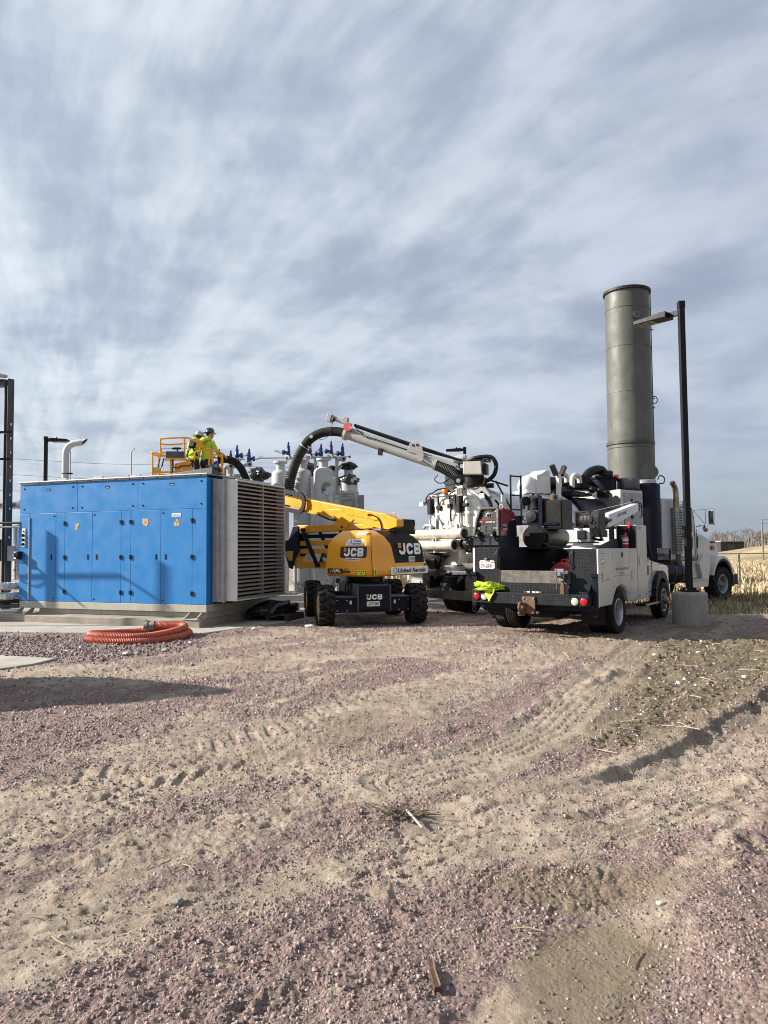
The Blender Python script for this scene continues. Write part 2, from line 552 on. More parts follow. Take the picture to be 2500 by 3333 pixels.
def ground_maps(x, y):
    r = np.hypot(x, y)
    w = (fbm(x, y, .9, 4, 5) - .5)
    w2 = (fbm(x, y, .28, 3, 9) - .5)
    def band(pts, hw, soft, k=1.0):
        d, s, a = pline(x, y, pts)
        return 1 - sstep(d + w * 1.0 * k + w2 * .35 * k, hw - soft, hw + soft), d, s, a
    mA, dA, sA, aA = band(T_A, .58, .36, 1.1)
    mA2, dA2, _, _ = band(T_A2, .70, .50, 1.6)
    mB, dB, sB, aB = band(T_B, .38, .14, .5)
    mC, dC, sC, aC = band(T_C, .26, .24, .8)
    mD, dD, sD, aD = band(T_D, .20, .12, .4)
    mT, dT, sT, aT = band(T_TR, .32, .12, .3)
    rub = polymask(x + w * 1.1 + w2 * .5, y + w2 * 1.0 + w * .8, RUB, .42)
    moist = polymask(x + w2 * .3, y + w2 * .3, MOIST, .10)
    pur = polymask(x + w * .6, y + w * .6, PUR, .25)
    ac_, al_ = x * .79 - y * .61, x * .61 + y * .79
    patch = sstep(fbm(ac_ / .55, al_ / 2.4, 1.0, 5, 21, .58), .50, .70)
    comp = sstep(fbm(ac_ / .28, al_ / 1.5, 1.0, 4, 25, .55), .44, .60)
    yard = sstep(y, 10.4, 12.5) * (1 - sstep(np.abs(x - 1.0), 3.8, 5.5)) * .45
    dirt = np.maximum.reduce([mA, mA2 * .9, mB * 1.1, mC * 1.1, mD, mT * .8, patch * .70, yard * (fbm(x, y, .6, 3, 33) * 1.3)])
    dirt = np.maximum(dirt * (1 - pur * .9), rub)
    veg = sstep(.80 * x + .60 * y + w * 2.0, 16.6, 18.2) * sstep(x, 5.5, 8.2)      # grass edge beyond the light post
    dirt = np.maximum(dirt, veg)
    grav = np.clip(1 - dirt * .92 + (fbm(x, y, .33, 4, 131) - .5) * 1.0 + (fbm(x, y, .09, 2, 137) - .5) * .5, 0, 1)
    grav = grav * (1 - .85 * np.maximum(rub, veg))
    grav = np.where(r > 26, grav * .5, grav)
    # height
    h = (fbm(x, y, 2.6, 3, 41) - .5) * .07 + (fbm(x, y, .32, 3, 43) - .5) * .030
    h = h + (fbm(x, y, .085, 2, 47) - .5) * .016 * (1 + .8 * grav)
    h = h + rub * (.005 + (fbm(x, y, .30, 4, 51, .6) - .42) * .17)
    # wheel ruts and their tread marks
    latA = dA * sA; latB = dB * sB; latC = dC * sC; latT = dT * sT; latD = dD * sD
    fB = 1 - sstep(dB, .22, .30)
    brk = sstep(fbm(x, y, .45, 3, 141), .36, .60)
    zig = np.abs(((aB + w2 * .05) / .075) % 1.0 - .5) * .030
    hb = np.cos((latB + zig + w * .05) * 2 * math.pi / .095)
    h = h - fB * (.012 + .014 * sstep(hb, .55, .9) * (.35 + .65 * brk))
    h = h + (1 - sstep(np.abs(dB - .34), .0, .10)) * .025 * (fbm(x, y, .25, 3, 61))
    d3, s3, a3 = pline(x, y, BANK)
    south = np.where(s3 > 0, 1.0, 0.0)      # BANK runs towards the camera; left of travel is the lower side
    endf = sstep(a3, 0.0, .6) * (1 - sstep(a3, 6.5, 7.5))
    low = south * (1 - sstep(d3, .42, .80))
    bank = np.where(s3 > 0, sstep(d3 + w2 * .30, 0.0, .14) * (1 - sstep(d3, .30, .7)), 0)
    h = h - endf * bank * (.036 + .05 * (fbm(x, y, .12, 3, 151) - .5))
    h = h + endf * np.where(s3 <= 0, (1 - sstep(d3, .02, .30)), 1 - sstep(d3, 0, .03)) * .034 * (.3 + 1.2 * fbm(x, y, .2, 3, 66))
    fC = (1 - sstep(dC, .18, .26))
    hc = np.cos((latC + w * .06 + np.abs(((aC + w2 * .06) / .08) % 1.0 - .5) * .028) * 2 * math.pi / .11)
    h = h - fC * (.008 + .012 * sstep(hc, .5, .9) * brk)
    chev = np.sin((aT + np.abs(latT + w2 * .1) * .9 + w2 * .10) * 2 * math.pi / .155)
    fT = (1 - sstep(dT, .24, .32))
    h = h - fT * (.008 + .021 * sstep(chev, .0, .25) * sstep(fbm(x, y, .30, 3, 161), .38, .55) * (1 - .8 * (1 - sstep(np.abs(latT), .02, .06))))
    chA = np.sin((aA + np.abs(latA) * .6) * 2 * math.pi / .19)
    fA = (1 - sstep(np.abs(dA - .32), .10, .18))
    h = h - fA * .014 * sstep(chA + w2 * 2, 0.1, .5) * sstep(fbm(x, y, .8, 2, 71), .40, .55)
    fD = (1 - sstep(dD, .20, .30)) * (1 - sstep(aD, 2.4, 2.9))
    h = h + fD * (.008 * np.cos((latD + w * .08 + w2 * .05) * 2 * math.pi / .085) * (.4 + brk) - .008)
    h = h + (1 - sstep(np.hypot((x - 1.2 + w2) / 1.0, (y - 4.45 + w2 * .4) / .16), .4, 1.3)) * .04
    h = h + (1 - sstep(np.hypot((x - 2.1) / .7, (y - 4.1) / .9), .1, 1.4)) * .05
    h = h + (fbm(x, y, .16, 4, 171, .6) - .5) * .034 * (.35 + .65 * sstep(fbm(x, y, .9, 3, 173), .45, .60))
    h = h + (1 - sstep(np.hypot((x - 1.45) / .35, (y - 2.6) / 1.1), .3, 1.3)) * .07
    h = h * (1 - moist) + moist * (-.022 + (fbm(x, y, .2, 3, 81) - .5) * .012)
    for pts, hw, hh in RIDGES:
        dr, sr, ar = pline(x, y, pts)
        h = h + (1 - sstep(dr + w2 * .10 + w * .06, hw * .2, hw * 1.6)) * hh * .8 * np.clip(fbm(x, y, .16, 3, 181) * 2.2 - .55, 0, 1.2)
    crust = np.abs(fbm(x * .9 - y * .3, y * 1.1, .062, 3, 191, .6) - .5)
    h = h + (.007 - crust * .060) * (.25 + .75 * sstep(fbm(x, y, .7, 3, 193), .42, .60)) * (1 - moist) * (1 - .7 * np.maximum(mC, mB))
    far = sstep(.80 * x + .60 * y, 15.5, 22.0)
    h = h - .22 * sstep(y, 16.3, 18.8) * sstep(x, 1.0, 3.0)
    slab = polymask(x, y, PADPOLY, .10)
    h = np.where(slab > .5, -.05, h * (1 - .7 * slab))
    h = h * (1 - sstep(r, 40, 90))
    h = np.where(r > 60, h - .25 * sstep(r, 60, 120) * 0, h)
    wet = np.clip(moist + .40 * rub + .25 * veg, 0, 1)
    wet = np.maximum(wet, sstep(fbm(x, y, 1.7, 4, 91), .56, .68) * .5)
    wet = np.maximum(wet, (1 - sstep(np.hypot((x - .9) / .55, (y - 3.45) / .25), .5, 1.3)) * .9)
    return h, grav * (1 - .35 * comp), wet, rub, veg


# outline of the concrete paving round the machine house (ground is sunk below it)
PADPOLY = [(-14.0, 14.9), (-7.5, 14.02), (-5.6, 13.72), (-3.9, 13.36), (-3.35, 13.50), (-2.25, 15.15), (-1.1, 16.9), (2.2, 22.3), (4.5, 27.0), (-14, 34)]


def hz(x, y):
    return float(ground_maps(np.array([float(x)]), np.array([float(y)]))[0][0])


def build_ground():
    rs = [0.0, .6, 1.1, 1.5, 1.8]
    r = 2.0
    while r < 20:
        rs.append(r); r += max(.011, r * r * .00105)
    while r < 5000:
        rs.append(r); r *= 1.035 if r < 60 else 1.12
    rs.append(5200)
    th = list(np.arange(-36, 36.001, .105))
    left = list(np.arange(-180, -36, 4.0))
    right = list(np.arange(40, 180, 4.0))
    th = np.radians(np.array(left + th + right))
    rs = np.array(rs)
    nr, nt = len(rs), len(th)
    RR, TT = np.meshgrid(rs, th, indexing='ij')
    X, Y = (RR * np.sin(TT)).ravel(), (RR * np.cos(TT)).ravel()
    h, grav, wet, rub, veg = ground_maps(X, Y)
    co = np.stack([X, Y, h], 1)
    i = np.arange(nr - 1)[:, None]; j = np.arange(nt)[None, :]
    j2 = (j + 1) % nt
    q = np.stack([i * nt + j, i * nt + j2, (i + 1) * nt + j2, (i + 1) * nt + j], -1).reshape(-1, 4)[:, ::-1]
    me = bpy.data.meshes.new('ground')
    me.vertices.add(len(co)); me.vertices.foreach_set('co', co.ravel())
    me.loops.add(q.size); me.loops.foreach_set('vertex_index', q.ravel())
    me.polygons.add(len(q)); me.polygons.foreach_set('loop_start', np.arange(0, q.size, 4)); me.polygons.foreach_set('loop_total', np.full(len(q), 4))
    me.polygons.foreach_set('use_smooth', np.ones(len(q), bool))
    me.update(); me.validate()
    for nm, a in (('grav', grav), ('wet', wet), ('rub', rub), ('veg', veg)):
        at = me.attributes.new(nm, 'FLOAT', 'POINT')
        at.data.foreach_set('value', a.astype(np.float32))
    o = bpy.data.objects.new('ground', me)
    COL.objects.link(o)
    tag(o, 'pink crushed gravel yard with tan dirt wheel tracks', kind='structure')
    m = bpy.data.materials.new('gravelly earth'); m.use_nodes = True
    t = m.node_tree; t.nodes.clear(); N = NT(t)
    out = N.n('ShaderNodeOutputMaterial'); b = N.n('ShaderNodeBsdfPrincipled')
    t.links.new(b.outputs[0], out.inputs[0])
    P = N.n('ShaderNodeNewGeometry').outputs['Position']
    at = {k: N.n('ShaderNodeAttribute', attribute_name=k).outputs['Fac'] for k in ('grav', 'wet', 'rub', 'veg')}
    big = N.noise(P, 1.3, 6, .6); mid = N.noise(P, 9, 6, .65); fine = N.noise(P, 70, 5, .7); vf = N.noise(P, 260, 3, .7)
    dirt = N.mix(N.ramp(big, .35, .65), (.262, .214, .165), (.372, .312, .245))
    dirt = N.mix(N.ramp(mid, .45, .70), dirt, (.18, .142, .105))
    dirt = N.mix(N.ramp(fine, .52, .75, 0, .75), dirt, (.16, .122, .094))
    dirt = N.mix(N.ramp(vf, .55, .75, 0, .5), dirt, (.42, .36, .30))
    vor = N.n('ShaderNodeTexVoronoi', {'Vector': P, 'Scale': 46.0, 'Randomness': 1.0}, feature='F1')
    vor2 = N.n('ShaderNodeTexVoronoi', {'Vector': P, 'Scale': 95.0, 'Randomness': 1.0}, feature='F1')
    sepc = N.n('ShaderNodeSeparateColor', {0: vor.outputs['Color']})
    sepd = N.n('ShaderNodeSeparateColor', {0: vor2.outputs['Color']})
    g = N.mix(sepc.outputs[0], (.165, .118, .113), (.315, .238, .218))
    g = N.mix(N.ramp(sepc.outputs[1], .62, .95), g, (.36, .285, .235))
    g2 = N.mix(sepd.outputs[0], (.18, .128, .122), (.34, .26, .236))
    g = N.mix(.5, g, g2)
    g = N.mix(1.0, g, (.80, .78, .78), 'MULTIPLY')  # gravel bed darkened: shade under the loose stones put into the colour
    g = N.mix(N.ramp(vor.outputs['Distance'], .5, .9, 0, .6), g, (.10, .074, .062))  # dark cell edges paint the shade in gaps between stones
    dirt = N.mix(N.ramp(N.noise(P, 3.2, 5, .65),   .40, .66, .0, .42), dirt, N.mix(.5, g, (.30, .225, .205)))
    gm = N.math('ADD', at['grav'], N.math('MULTIPLY', N.math('SUBTRACT', mid, .5), 1.3))
    c = N.mix(N.ramp(gm, .30, .72), dirt, g)
    rubc = N.mix(N.ramp(mid, .4, .65), (.085, .066, .042), (.175, .14, .09))
    rubc = N.mix(N.ramp(fine, .55, .7, 0, .7), rubc, (.06, .047, .032))
    c = N.mix(N.math('MULTIPLY', at['rub'], .92), c, rubc)
    c = N.mix(N.math('MULTIPLY', at['wet'], .72), c, N.mix(N.ramp(mid, .3, .7), (.125, .10, .066), (.20, .16, .105)))
    vegc = N.mix(N.ramp(mid, .4, .62), (.06, .058, .03), (.17, .14, .085))  # near olive is darkened, putting the shade of post and truck into the colour
    yy = N.n('ShaderNodeSeparateXYZ', {0: P}).outputs[1]
    vegc = N.mix(N.ramp(yy, 17.5, 21.0), vegc, N.mix(N.ramp(big, .35, .65), (.30, .225, .125), (.38, .30, .18)))
    c = N.mix(at['veg'], c, vegc)
    t.links.new(c, b.inputs['Base Color'])
    b.inputs['Roughness'].default_value = .92
    b.inputs['Specular IOR Level'].default_value = .2
    hgt = N.math('ADD', N.math('ADD', N.math('MULTIPLY', mid, .5), N.math('MULTIPLY', fine, .34)), N.math('MULTIPLY', vf, .12))
    hgt = N.math('ADD', hgt, N.math('MULTIPLY', N.math('MULTIPLY', N.math('SUBTRACT', 1.0, vor.outputs['Distance']), gm), .55))
    bp = N.n('ShaderNodeBump', {'Strength': 1.0, 'Distance': .032})
    t.links.new(hgt, bp.inputs['Height']); t.links.new(bp.outputs[0], b.inputs['Normal'])
    me.materials.append(m)
    return o


def stone_mesh(name, x, y, z, s, flat, col, vcol_name='tint', faces=12, mat=None, kind='stuff', label=None):
    """many small angular stones in one mesh (numpy)"""
    n = len(x)
    base = np.array([(-1, -1, -1), (1, -1, -1), (1, 1, -1), (-1, 1, -1), (-1, -1, 1), (1, -1, 1), (1, 1, 1), (-1, 1, 1)], float)
    v = base[None] * .5 * (1 + NR.uniform(-.45, .35, (n, 8, 3)))
    v[:, 4:, :2] *= NR.uniform(.45, .95, (n, 1, 1))
    v *= s[:, None, None] * np.stack([np.ones(n), NR.uniform(.55, 1, n), flat], 1)[:, None, :]
    a = NR.uniform(0, 2 * np.pi, n); tl = NR.normal(0, .28, n)
    ct, st = np.cos(tl)[:, None], np.sin(tl)[:, None]
    vx, vz = v[:, :, 0] * ct - v[:, :, 2] * st, v[:, :, 0] * st + v[:, :, 2] * ct
    ca, sa = np.cos(a)[:, None], np.sin(a)[:, None]
    V = np.stack([vx * ca - v[:, :, 1] * sa + x[:, None], vx * sa + v[:, :, 1] * ca + y[:, None], vz + z[:, None] + (s * flat * .22)[:, None]], 2)
    fq = np.array([(4, 5, 6, 7), (0, 1, 5, 4), (1, 2, 6, 5), (2, 3, 7, 6), (3, 0, 4, 7)])
    q = (fq[None] + (np.arange(n) * 8)[:, None, None]).reshape(-1, 4)
    me = bpy.data.meshes.new(name)
    me.vertices.add(n * 8); me.vertices.foreach_set('co', V.ravel())
    me.loops.add(q.size); me.loops.foreach_set('vertex_index', q.ravel())
    me.polygons.add(len(q)); me.polygons.foreach_set('loop_start', np.arange(0, q.size, 4)); me.polygons.foreach_set('loop_total', np.full(len(q), 4))
    me.update(); me.validate()
    at = me.color_attributes.new(vcol_name, 'FLOAT_COLOR', 'POINT')
    cc = np.ones((n, 8, 4), np.float32); cc[:, :, :3] = col[:, None, :]
    at.data.foreach_set('color', cc.ravel())
    me.materials.append(mat)
    o = bpy.data.objects.new(name, me); COL.objects.link(o)
    return tag(o, label, kind=kind)


def build_gravel():
    M_ST = material('crushed stone', (.3, .2, .2), .85, var=.25, vs=60, vcol='tint', bump=.25, bs=160)
    pal = np.array([(.200, .138, .134), (.262, .182, .172), (.33, .245, .225), (.150, .112, .116), (.105, .090, .094), (.33, .265, .23), (.36, .30, .25), (.235, .185, .150)])
    wts = np.array([.22, .26, .14, .12, .07, .08, .05, .06])
    X, Y, S = [], [], []
    for r0, r1, dens, smin, smax in ((1.95, 4.0, 3600, .005, .020), (4.0, 6.5, 1700, .007, .025), (6.5, 10, 560, .011, .035), (10, 18, 120, .016, .050)):
        n = int(dens * .68 * (r1 ** 2 - r0 ** 2))
        rr = np.sqrt(NR.uniform(r0 ** 2, r1 ** 2, n)); th = NR.uniform(-.68, .68, n)
        X.append(rr * np.sin(th)); Y.append(rr * np.cos(th)); S.append(smin + (smax - smin) * NR.power(.55, n) * NR.uniform(.3, 1, n))
    X, Y, S = map(np.concatenate, (X, Y, S))
    h, grav, wet, rub, veg = ground_maps(X, Y)
    cl = fbm(X, Y, .35, 3, 101)
    p = np.clip(grav * 1.15 - .05, 0, 1) * (.45 + .55 * sstep(cl, .20, .50)) + .40 + .2 * rub
    p = p * (.25 + .75 * sstep(fbm(X * .79 - Y * .61, (X * .61 + Y * .79) / 3.5, .42, 4, 103), .34, .62) )
    p = p * (1 - .75 * sstep(wet, .6, 1.0)) * (1 - veg * .7)
    p = np.where(inpoly(X, Y, PADPOLY), 0, p)
    keep = NR.uniform(0, 1, len(X)) < p
    X, Y, S, h, grav, rub = (q[keep] for q in (X, Y, S, h, grav, rub))
    n = len(X)
    print('stones', n)
    k = NR.choice(len(pal), n, p=wts / wts.sum())
    zone = fbm(X, Y, 1.4, 3, 111)
    col = pal[k] * NR.uniform(.62, 1.32, (n, 1)) * (.86 + .28 * zone[:, None])
    dusty = np.clip(1 - grav * 1.1, 0, 1)[:, None] * .62 * NR.uniform(.3, 1.2, (n, 1))
    col = col * (1 - dusty) + np.array([.255, .205, .165]) * NR.uniform(.6, 1.2, (n, 1)) * dusty
    stone_mesh('gravel', X, Y, h, S, NR.uniform(.35, .8, n), col, mat=M_ST, label='loose pink and purple crushed stone over the yard')
    # coarser pale stone by the concrete paving and pale limestone lumps in the churned earth
    X, Y, S = [], [], []
    n = 9000
    x, y = NR.uniform(-9, -2.4, n), NR.uniform(10.0, 14.0, n)
    k = (polymask(x, y, PUR, .3) > NR.uniform(.1, .9, n)) & ~inpoly(x, y, PADPOLY)
    x, y = x[k], y[k]
    h = ground_maps(x, y)[0]
    m = len(x)
    c = np.where(NR.uniform(0, 1, (m, 1)) < .88, np.array([[.15, .108, .11]]), np.array([[.36, .32, .30]])) * NR.uniform(.7, 1.2, (m, 1))
    stone_mesh('coarse_gravel', x, y, h, .018 + .06 * NR.power(.4, m) * NR.uniform(.2, 1, m), NR.uniform(.4, .7, m), c, mat=M_ST, label='coarser purple and pale stone beside the concrete paving')
    n = 7000
    x, y = NR.uniform(1.4, 8.5, n), NR.uniform(5.0, 12.4, n)
    k = polymask(x, y, RUB, .15) > NR.uniform(.2, .9, n)
    x, y = x[k], y[k]
    h, m = ground_maps(x, y)[0], len(x)
    pale = NR.uniform(0, 1, (m, 1)) < .07
    c = np.where(pale, np.array([[.50, .46, .39]]), np.array([[.085, .067, .045]])) * NR.uniform(.5, 1.6, (m, 1))
    s = .015 + .075 * NR.power(.42, m) * NR.uniform(.15, 1, m)
    stone_mesh('rubble', x, y, h - s * .12, s, NR.uniform(.30, .7, m), c, mat=M_ST, label='pale limestone lumps and brown clods in the churned earth')


build_ground()
build_gravel()
# ------------------------------------------------------------ shared materials
BLUE = material('blue enamel', (.017, .180, .475), .42, var=.015, vs=1.2, dirt=.0, dcol=(.16, .25, .36), ds=1.6, bump=.12, bs=220)
CREAM = material('cream steel', (.38, .365, .315), .5, var=.07, vs=3, dirt=.35, dcol=(.26, .22, .16), ds=2.2, streak=.35)
GALV = material('galvanised sheet', (.34, .35, .36), .5, .35, var=.12, vs=4, dirt=.25, dcol=(.22, .20, .18), ds=2.5)
ALU = material('bare aluminium', (.46, .46, .45), .40, .8, var=.10, vs=5, dirt=.35, dcol=(.34, .30, .22), ds=3.2)
FOIL = material('insulation cladding', (.60, .60, .60), .35, .55, var=.16, vs=6, bump=.5, bs=14)
BLK = material('black plastic', (.008, .008, .009), .5, var=.2, vs=6, spec=.25)
RUBB = material('black rubber', (.014, .014, .014), .8, var=.25, vs=7, dirt=.40, dcol=(.06, .05, .04), ds=4, spec=.2)
DARK = material('dark interior', (.006, .006, .006), .8, var=.2)
STEELGREY = material('dark grey steel paint', (.040, .045, .050), .5, var=.12, vs=3, dirt=.2)
NAVY = material('navy black paint', (.009, .011, .019), .38, var=.15, vs=4, dirt=.06, dcol=(.03, .027, .023), spec=.12)
WHITE = material('white enamel', (.62, .62, .60), .35, var=.04, vs=3, dirt=.18, dcol=(.45, .41, .34), ds=2.4, coat=.2)
DIRTYWHITE = material('grubby white enamel', (.56, .56, .53), .42, var=.06, vs=3, dirt=.48, dcol=(.34, .29, .21), ds=2.0, streak=.35)
VESSEL = material('white vessel paint', (.42, .43, .425), .5, var=.04, vs=2, dirt=.10, dcol=(.42, .40, .36))
YEL = material('amber yellow paint', (.70, .295, .008), .36, var=.05, vs=3, dirt=.10, dcol=(.30, .17, .04), ds=2.6, coat=.15)
VALVEBLUE = material('blue valve enamel', (.010, .036, .19), .38, var=.1)
CHROME = material('chrome', (.72, .72, .72), .12, 1.0, var=.05)
SILVER = material('silver steel', (.55, .55, .55), .3, .9, var=.1)
BRASS = material('rusty brown iron', (.13, .075, .045), .75, .2, var=.3, vs=20, bump=.3)
RED = material('red enamel', (.42, .018, .02), .35, var=.08, dirt=.12)
REDL = material('red lens', (.33, .010, .012), .22, var=.05)
CLEARL = material('clear lens', (.46, .445, .38), .2, var=.08, vs=30)
AMBERL = material('amber lens', (.80, .16, .012), .2, var=.05)
PAPER = material('white sticker', (.72, .72, .70), .5, var=.04)
INK = material('black print', (.012, .012, .014), .5, var=.05)
YSTICK = material('yellow warning sticker', (.50, .36, .12), .5, var=.2, vs=25, dirt=.5, dcol=(.5, .45, .33), ds=30)
CONC = material('weathered concrete', (.32, .30, .265), .88, var=.14, vs=2.2, dirt=.5, dcol=(.215, .19, .15), ds=1.3, bump=.35, bs=80)
CONCD = material('concrete kerb', (.27, .245, .205), .9, var=.18, vs=2.5, dirt=.6, dcol=(.19, .16, .115), ds=1.6, bump=.4, bs=70, streak=.4)
BAG = material('black polythene', (.010, .010, .011), .22, var=.2, vs=9, bump=.6, bs=18)
GLASS = material('tinted window glass', (.02, .03, .03), .05, var=.02)
TANKGREY = material('grey green stack paint', (.068, .072, .064), .55, var=.06, vs=.8, dirt=.22, dcol=(.20, .20, .16), ds=.7, streak=.22)
HIVIS = material('hi-vis lime fabric', (.42, .56, .035), .85, var=.10, vs=8, bump=.3, bs=40)

FADED = material('faded print', (.20, .15, .08), .6, var=.3, vs=40)

# ------------------------------------------------------------ concrete paving, plinth and kerb slabs
def paving(name, poly, z0, z1, mat, label, kind='structure', bevel=.015):
    mb = MB(); mb.prism(poly, 'z', z0, z1)
    return tag(mb.build(name, mat, None, smooth=0, bevel=bevel), label, kind=kind)


paving('concrete_paving', [(-13.5, 15.0), (-7.52, 14.09), (-5.6, 13.78), (-3.9, 13.42), (-3.42, 13.56), (-2.33, 15.2), (-1.2, 16.95), (1.9, 22.2), (4.2, 26.8), (-13.5, 33)], -.20, .012, CONC, 'pale concrete paving round the blue machine house')
paving('concrete_pad', [(-8.4, 11.6), (-5.75, 10.80), (-4.76, 10.44), (-4.85, 9.95), (-5.1, 9.58), (-8.2, 8.5)], -.15, .035, CONC, 'pale concrete pad corner at the left edge of the gravel')

CA = rad(-20)
CO = (-3.618, 14.591, 0)
def cw(x, y, z=0):
    c, s = math.cos(CA), math.sin(CA)
    return (CO[0] + x * c - y * s, CO[1] + x * s + y * c, z)


plin = thing('concrete_plinth', 'stained concrete plinth under the blue machine house', 'plinth', CO, CA)
mb = MB(); mb.prism([(-7.4, -.22), (-.62, -.22), (-.12, -.20), (-.02, -.20), (-.02, 2.95), (-7.4, 2.95)], 'z', -.05, .165); mb.build('plinth_block', CONCD, plin, 0, .018)


def hinge(parent, x, y, z):
    mb = MB(); mb.c((x - .018, y - .008, z), (.03, .016, .085)); mb.c((x + .018, y - .008, z), (.03, .016, .085)); mb.cyl((x, y - .012, z - .045), (x, y - .012, z + .045), .010, n=8)
    return mb.build('hinge', BLK, parent)


def build_container():
    t = thing('machine_house', 'large blue compressor enclosure with five doors and a grey louvre box on its right end', 'enclosure', CO, CA)
    Z0, ZS, Z1 = .455, 2.42, 3.085
    xs = [-4.98, -4.69, -3.925, -3.67, -2.91, -2.14, -1.885, -1.12, -.345, 0.0]
    W_, D_ = 4.98, 2.6
    mb = MB(); mb.b(-W_ + .03, -.03, .03, D_, Z0, Z1 - .02); mb.build('wall', BLUE, t)
    g = .006
    def panel(name, x0, x1, z0, z1, y=-.0):
        mb = MB(); mb.b(x0 + g / 2, x1 - g / 2, y, y + .035, z0 + g / 2, z1 - g / 2)
        return mb.build(name, BLUE, t, 0, .004)
    # upper row of three bolted panels
    for x0, x1 in ((-W_, -3.33), (-3.33, -1.71), (-1.71, 0)):
        p = panel('upper_panel', x0, x1, ZS, Z1)
        for bx in (x0 + .13, x1 - .13):
            for bz in (ZS + .10, Z1 - .10):
                mb = MB(); mb.cyl((bx, -.008, bz), (bx, .002, bz), .019, n=10); mb.build('bolt', NAVY, p)
        c = (x0 + x1) / 2
        mb = MB(); mb.c((c, -.001, Z1 - .135), (.11, .006, .045)); mb.build('slot', DARK, p)
        mb = MB(); mb.c((c + .012, -.006, Z1 - .147), (.075, .006, .014)); mb.build('slot_lip', SILVER, p)
    doors = {1: ('l', None), 3: ('l', .86), 4: ('r', .10), 6: ('l', .87), 7: ('r', .12)}
    for i in range(9):
        x0, x1 = xs[i], xs[i + 1]
        if i in doors:
            d = panel('door', x0, x1, Z0, ZS)
            side, fr = doors[i]
            lx = x1 - .12 if i == 1 else (x1 - .12 if side == 'l' else x0 + .12)
            mb = MB(); mb.c((lx, -.002, 1.435), (.036, .008, .115)); mb.build('latch', DARK, d)
            mb = MB(); mb.c((lx + .004, -.007, 1.435), (.016, .006, .08)); mb.build('latch_handle', BLK, d)
            bx = x1 - .05 if i == 1 else (x0 + .055)
            for bz in (Z0 + .07, ZS - .07):
                if i in (3, 6):
                    continue
                mb = MB(); mb.cyl((bx, -.008, bz), (bx, .002, bz), .016, n=10); mb.build('bolt', NAVY, d)
            if i != 1:
                hx = x0 if side == 'l' else x1
                for hz_ in (.68, 1.43, 2.18):
                    hinge(d, hx, -.002, hz_)
            else:
                mb = MB(); mb.c((x0 + .004, -.008, 1.41), (.034, .012, 1.84))
                for k in range(28):
                    mb.c((x0 + .004, -.016, .53 + k * .066), (.014, .010, .05))
                mb.build('hinge_strip', SILVER, d)
        else:
            panel('wall_panel', x0, x1, Z0, ZS)
    # sun-faded torn stickers and the maker's plate
    door_objs = [o for o in t.children if o.name.startswith('door')]
    for poly, par in (([(-3.375, 2.17), (-3.265, 2.17), (-3.28, 2.12), (-3.33, 2.03), (-3.37, 2.025)], door_objs[1]),
                      ([(-1.59, 2.24), (-1.44, 2.24), (-1.435, 2.14), (-1.47, 2.075), (-1.55, 2.10), (-1.585, 2.13)], door_objs[3]),
                      ([(-.80, 2.14), (-.75, 2.165), (-.735, 2.22), (-.69, 2.20), (-.66, 2.11), (-.655, 2.075), (-.72, 2.07), (-.79, 2.08)], door_objs[4])):
        mb = MB(); mb.prism(poly, 'y', -.004, -.001); s = mb.build('warning_sticker', YSTICK, par, 0)
        cx_ = sum(p[0] for p in poly) / len(poly); cz_ = sum(p[1] for p in poly) / len(poly)
        for dx, dz, ww, hh in ((0, .035, .05, .012), (-.012, .010, .018, .022), (.018, .008, .018, .012), (0, -.022, .04, .008)):
            mb = MB(); mb.add([(cx_ + dx - ww / 2, -.0055, cz_ + dz - hh / 2), (cx_ + dx + ww / 2, -.0055, cz_ + dz - hh / 2), (cx_ + dx + ww / 2, -.0055, cz_ + dz + hh / 2), (cx_ + dx - ww / 2, -.0055, cz_ + dz + hh / 2)], [(0, 1, 2, 3)]); mb.build('faded_print', FADED, s, 0)
    mb = MB(); mb.prism([(-.845, 2.265), (-.625, 2.265), (-.625, 2.335), (-.845, 2.335)], 'y', -.005, -.001); pl = mb.build('maker_plate', PAPER, door_objs[4], 0)
    text('plate_lettering', 'adicomp', material('blue print', (.02, .13, .36), .5), door_objs[4], (-.735, -.006, 2.297), (1, 0, 0), (0, 0, 1), .032, .17, bold=.015)
    # cream base frame, skid beams and stacking feet
    mb = MB(); mb.b(-W_, 0, 0, D_, .300, Z0 - .003); mb.build('base_frame', CREAM, t, 0, .006)
    mb = MB(); mb.b(-4.47, -.06, .10, D_ - .08, .166, .298); mb.build('skid_beam', CREAM, t, 0, .004)
    for x0, x1 in ((-3.9, -2.72), (-2.68, -1.48), (-1.44, -.52)):
        mb = MB(); mb.b(x0, x1, .092, .104, .195, .285); mb.build('cover_plate', CREAM, t, 0, .003)
    mb = MB(); mb.b(-4.47, -.45, .05, .10, .166, .182); mb.build('skid_flange', CREAM, t, 0)
    for fx in (-4.93, -4.62, -.42, -.13):
        mb = MB()
        mb.prism([(-.22, .166), (.02, .166), (.10, .298), (.02, .298)], 'x', fx, fx + .02)
        mb.build('foot_gusset', CREAM, t, 0)
    for fx in (-4.93, -.42):
        mb = MB(); mb.b(fx - .02, fx + .36, -.22, .08, .164, .178); mb.build('foot_plate', CREAM, t, 0)
    # roof with folded edge, brackets
    mb = MB(); mb.b(-W_ - .03, .03, -.045, D_ + .05, Z1 + .035, Z1 + .055); mb.build('roof', material('white roof sheet', (.60, .61, .61), .45, .2, var=.08, dirt=.25), t, 0, .004)
    mb = MB(); mb.b(-W_, 0, -.012, .0, Z1, Z1 + .034)
    fl = mb.build('roof_flange', GALV, t, 0)
    mb = MB()
    for k in range(14):
        mb.c((-W_ + .22 + k * .355, -.016, Z1 + .017), (.022, .010, .018))
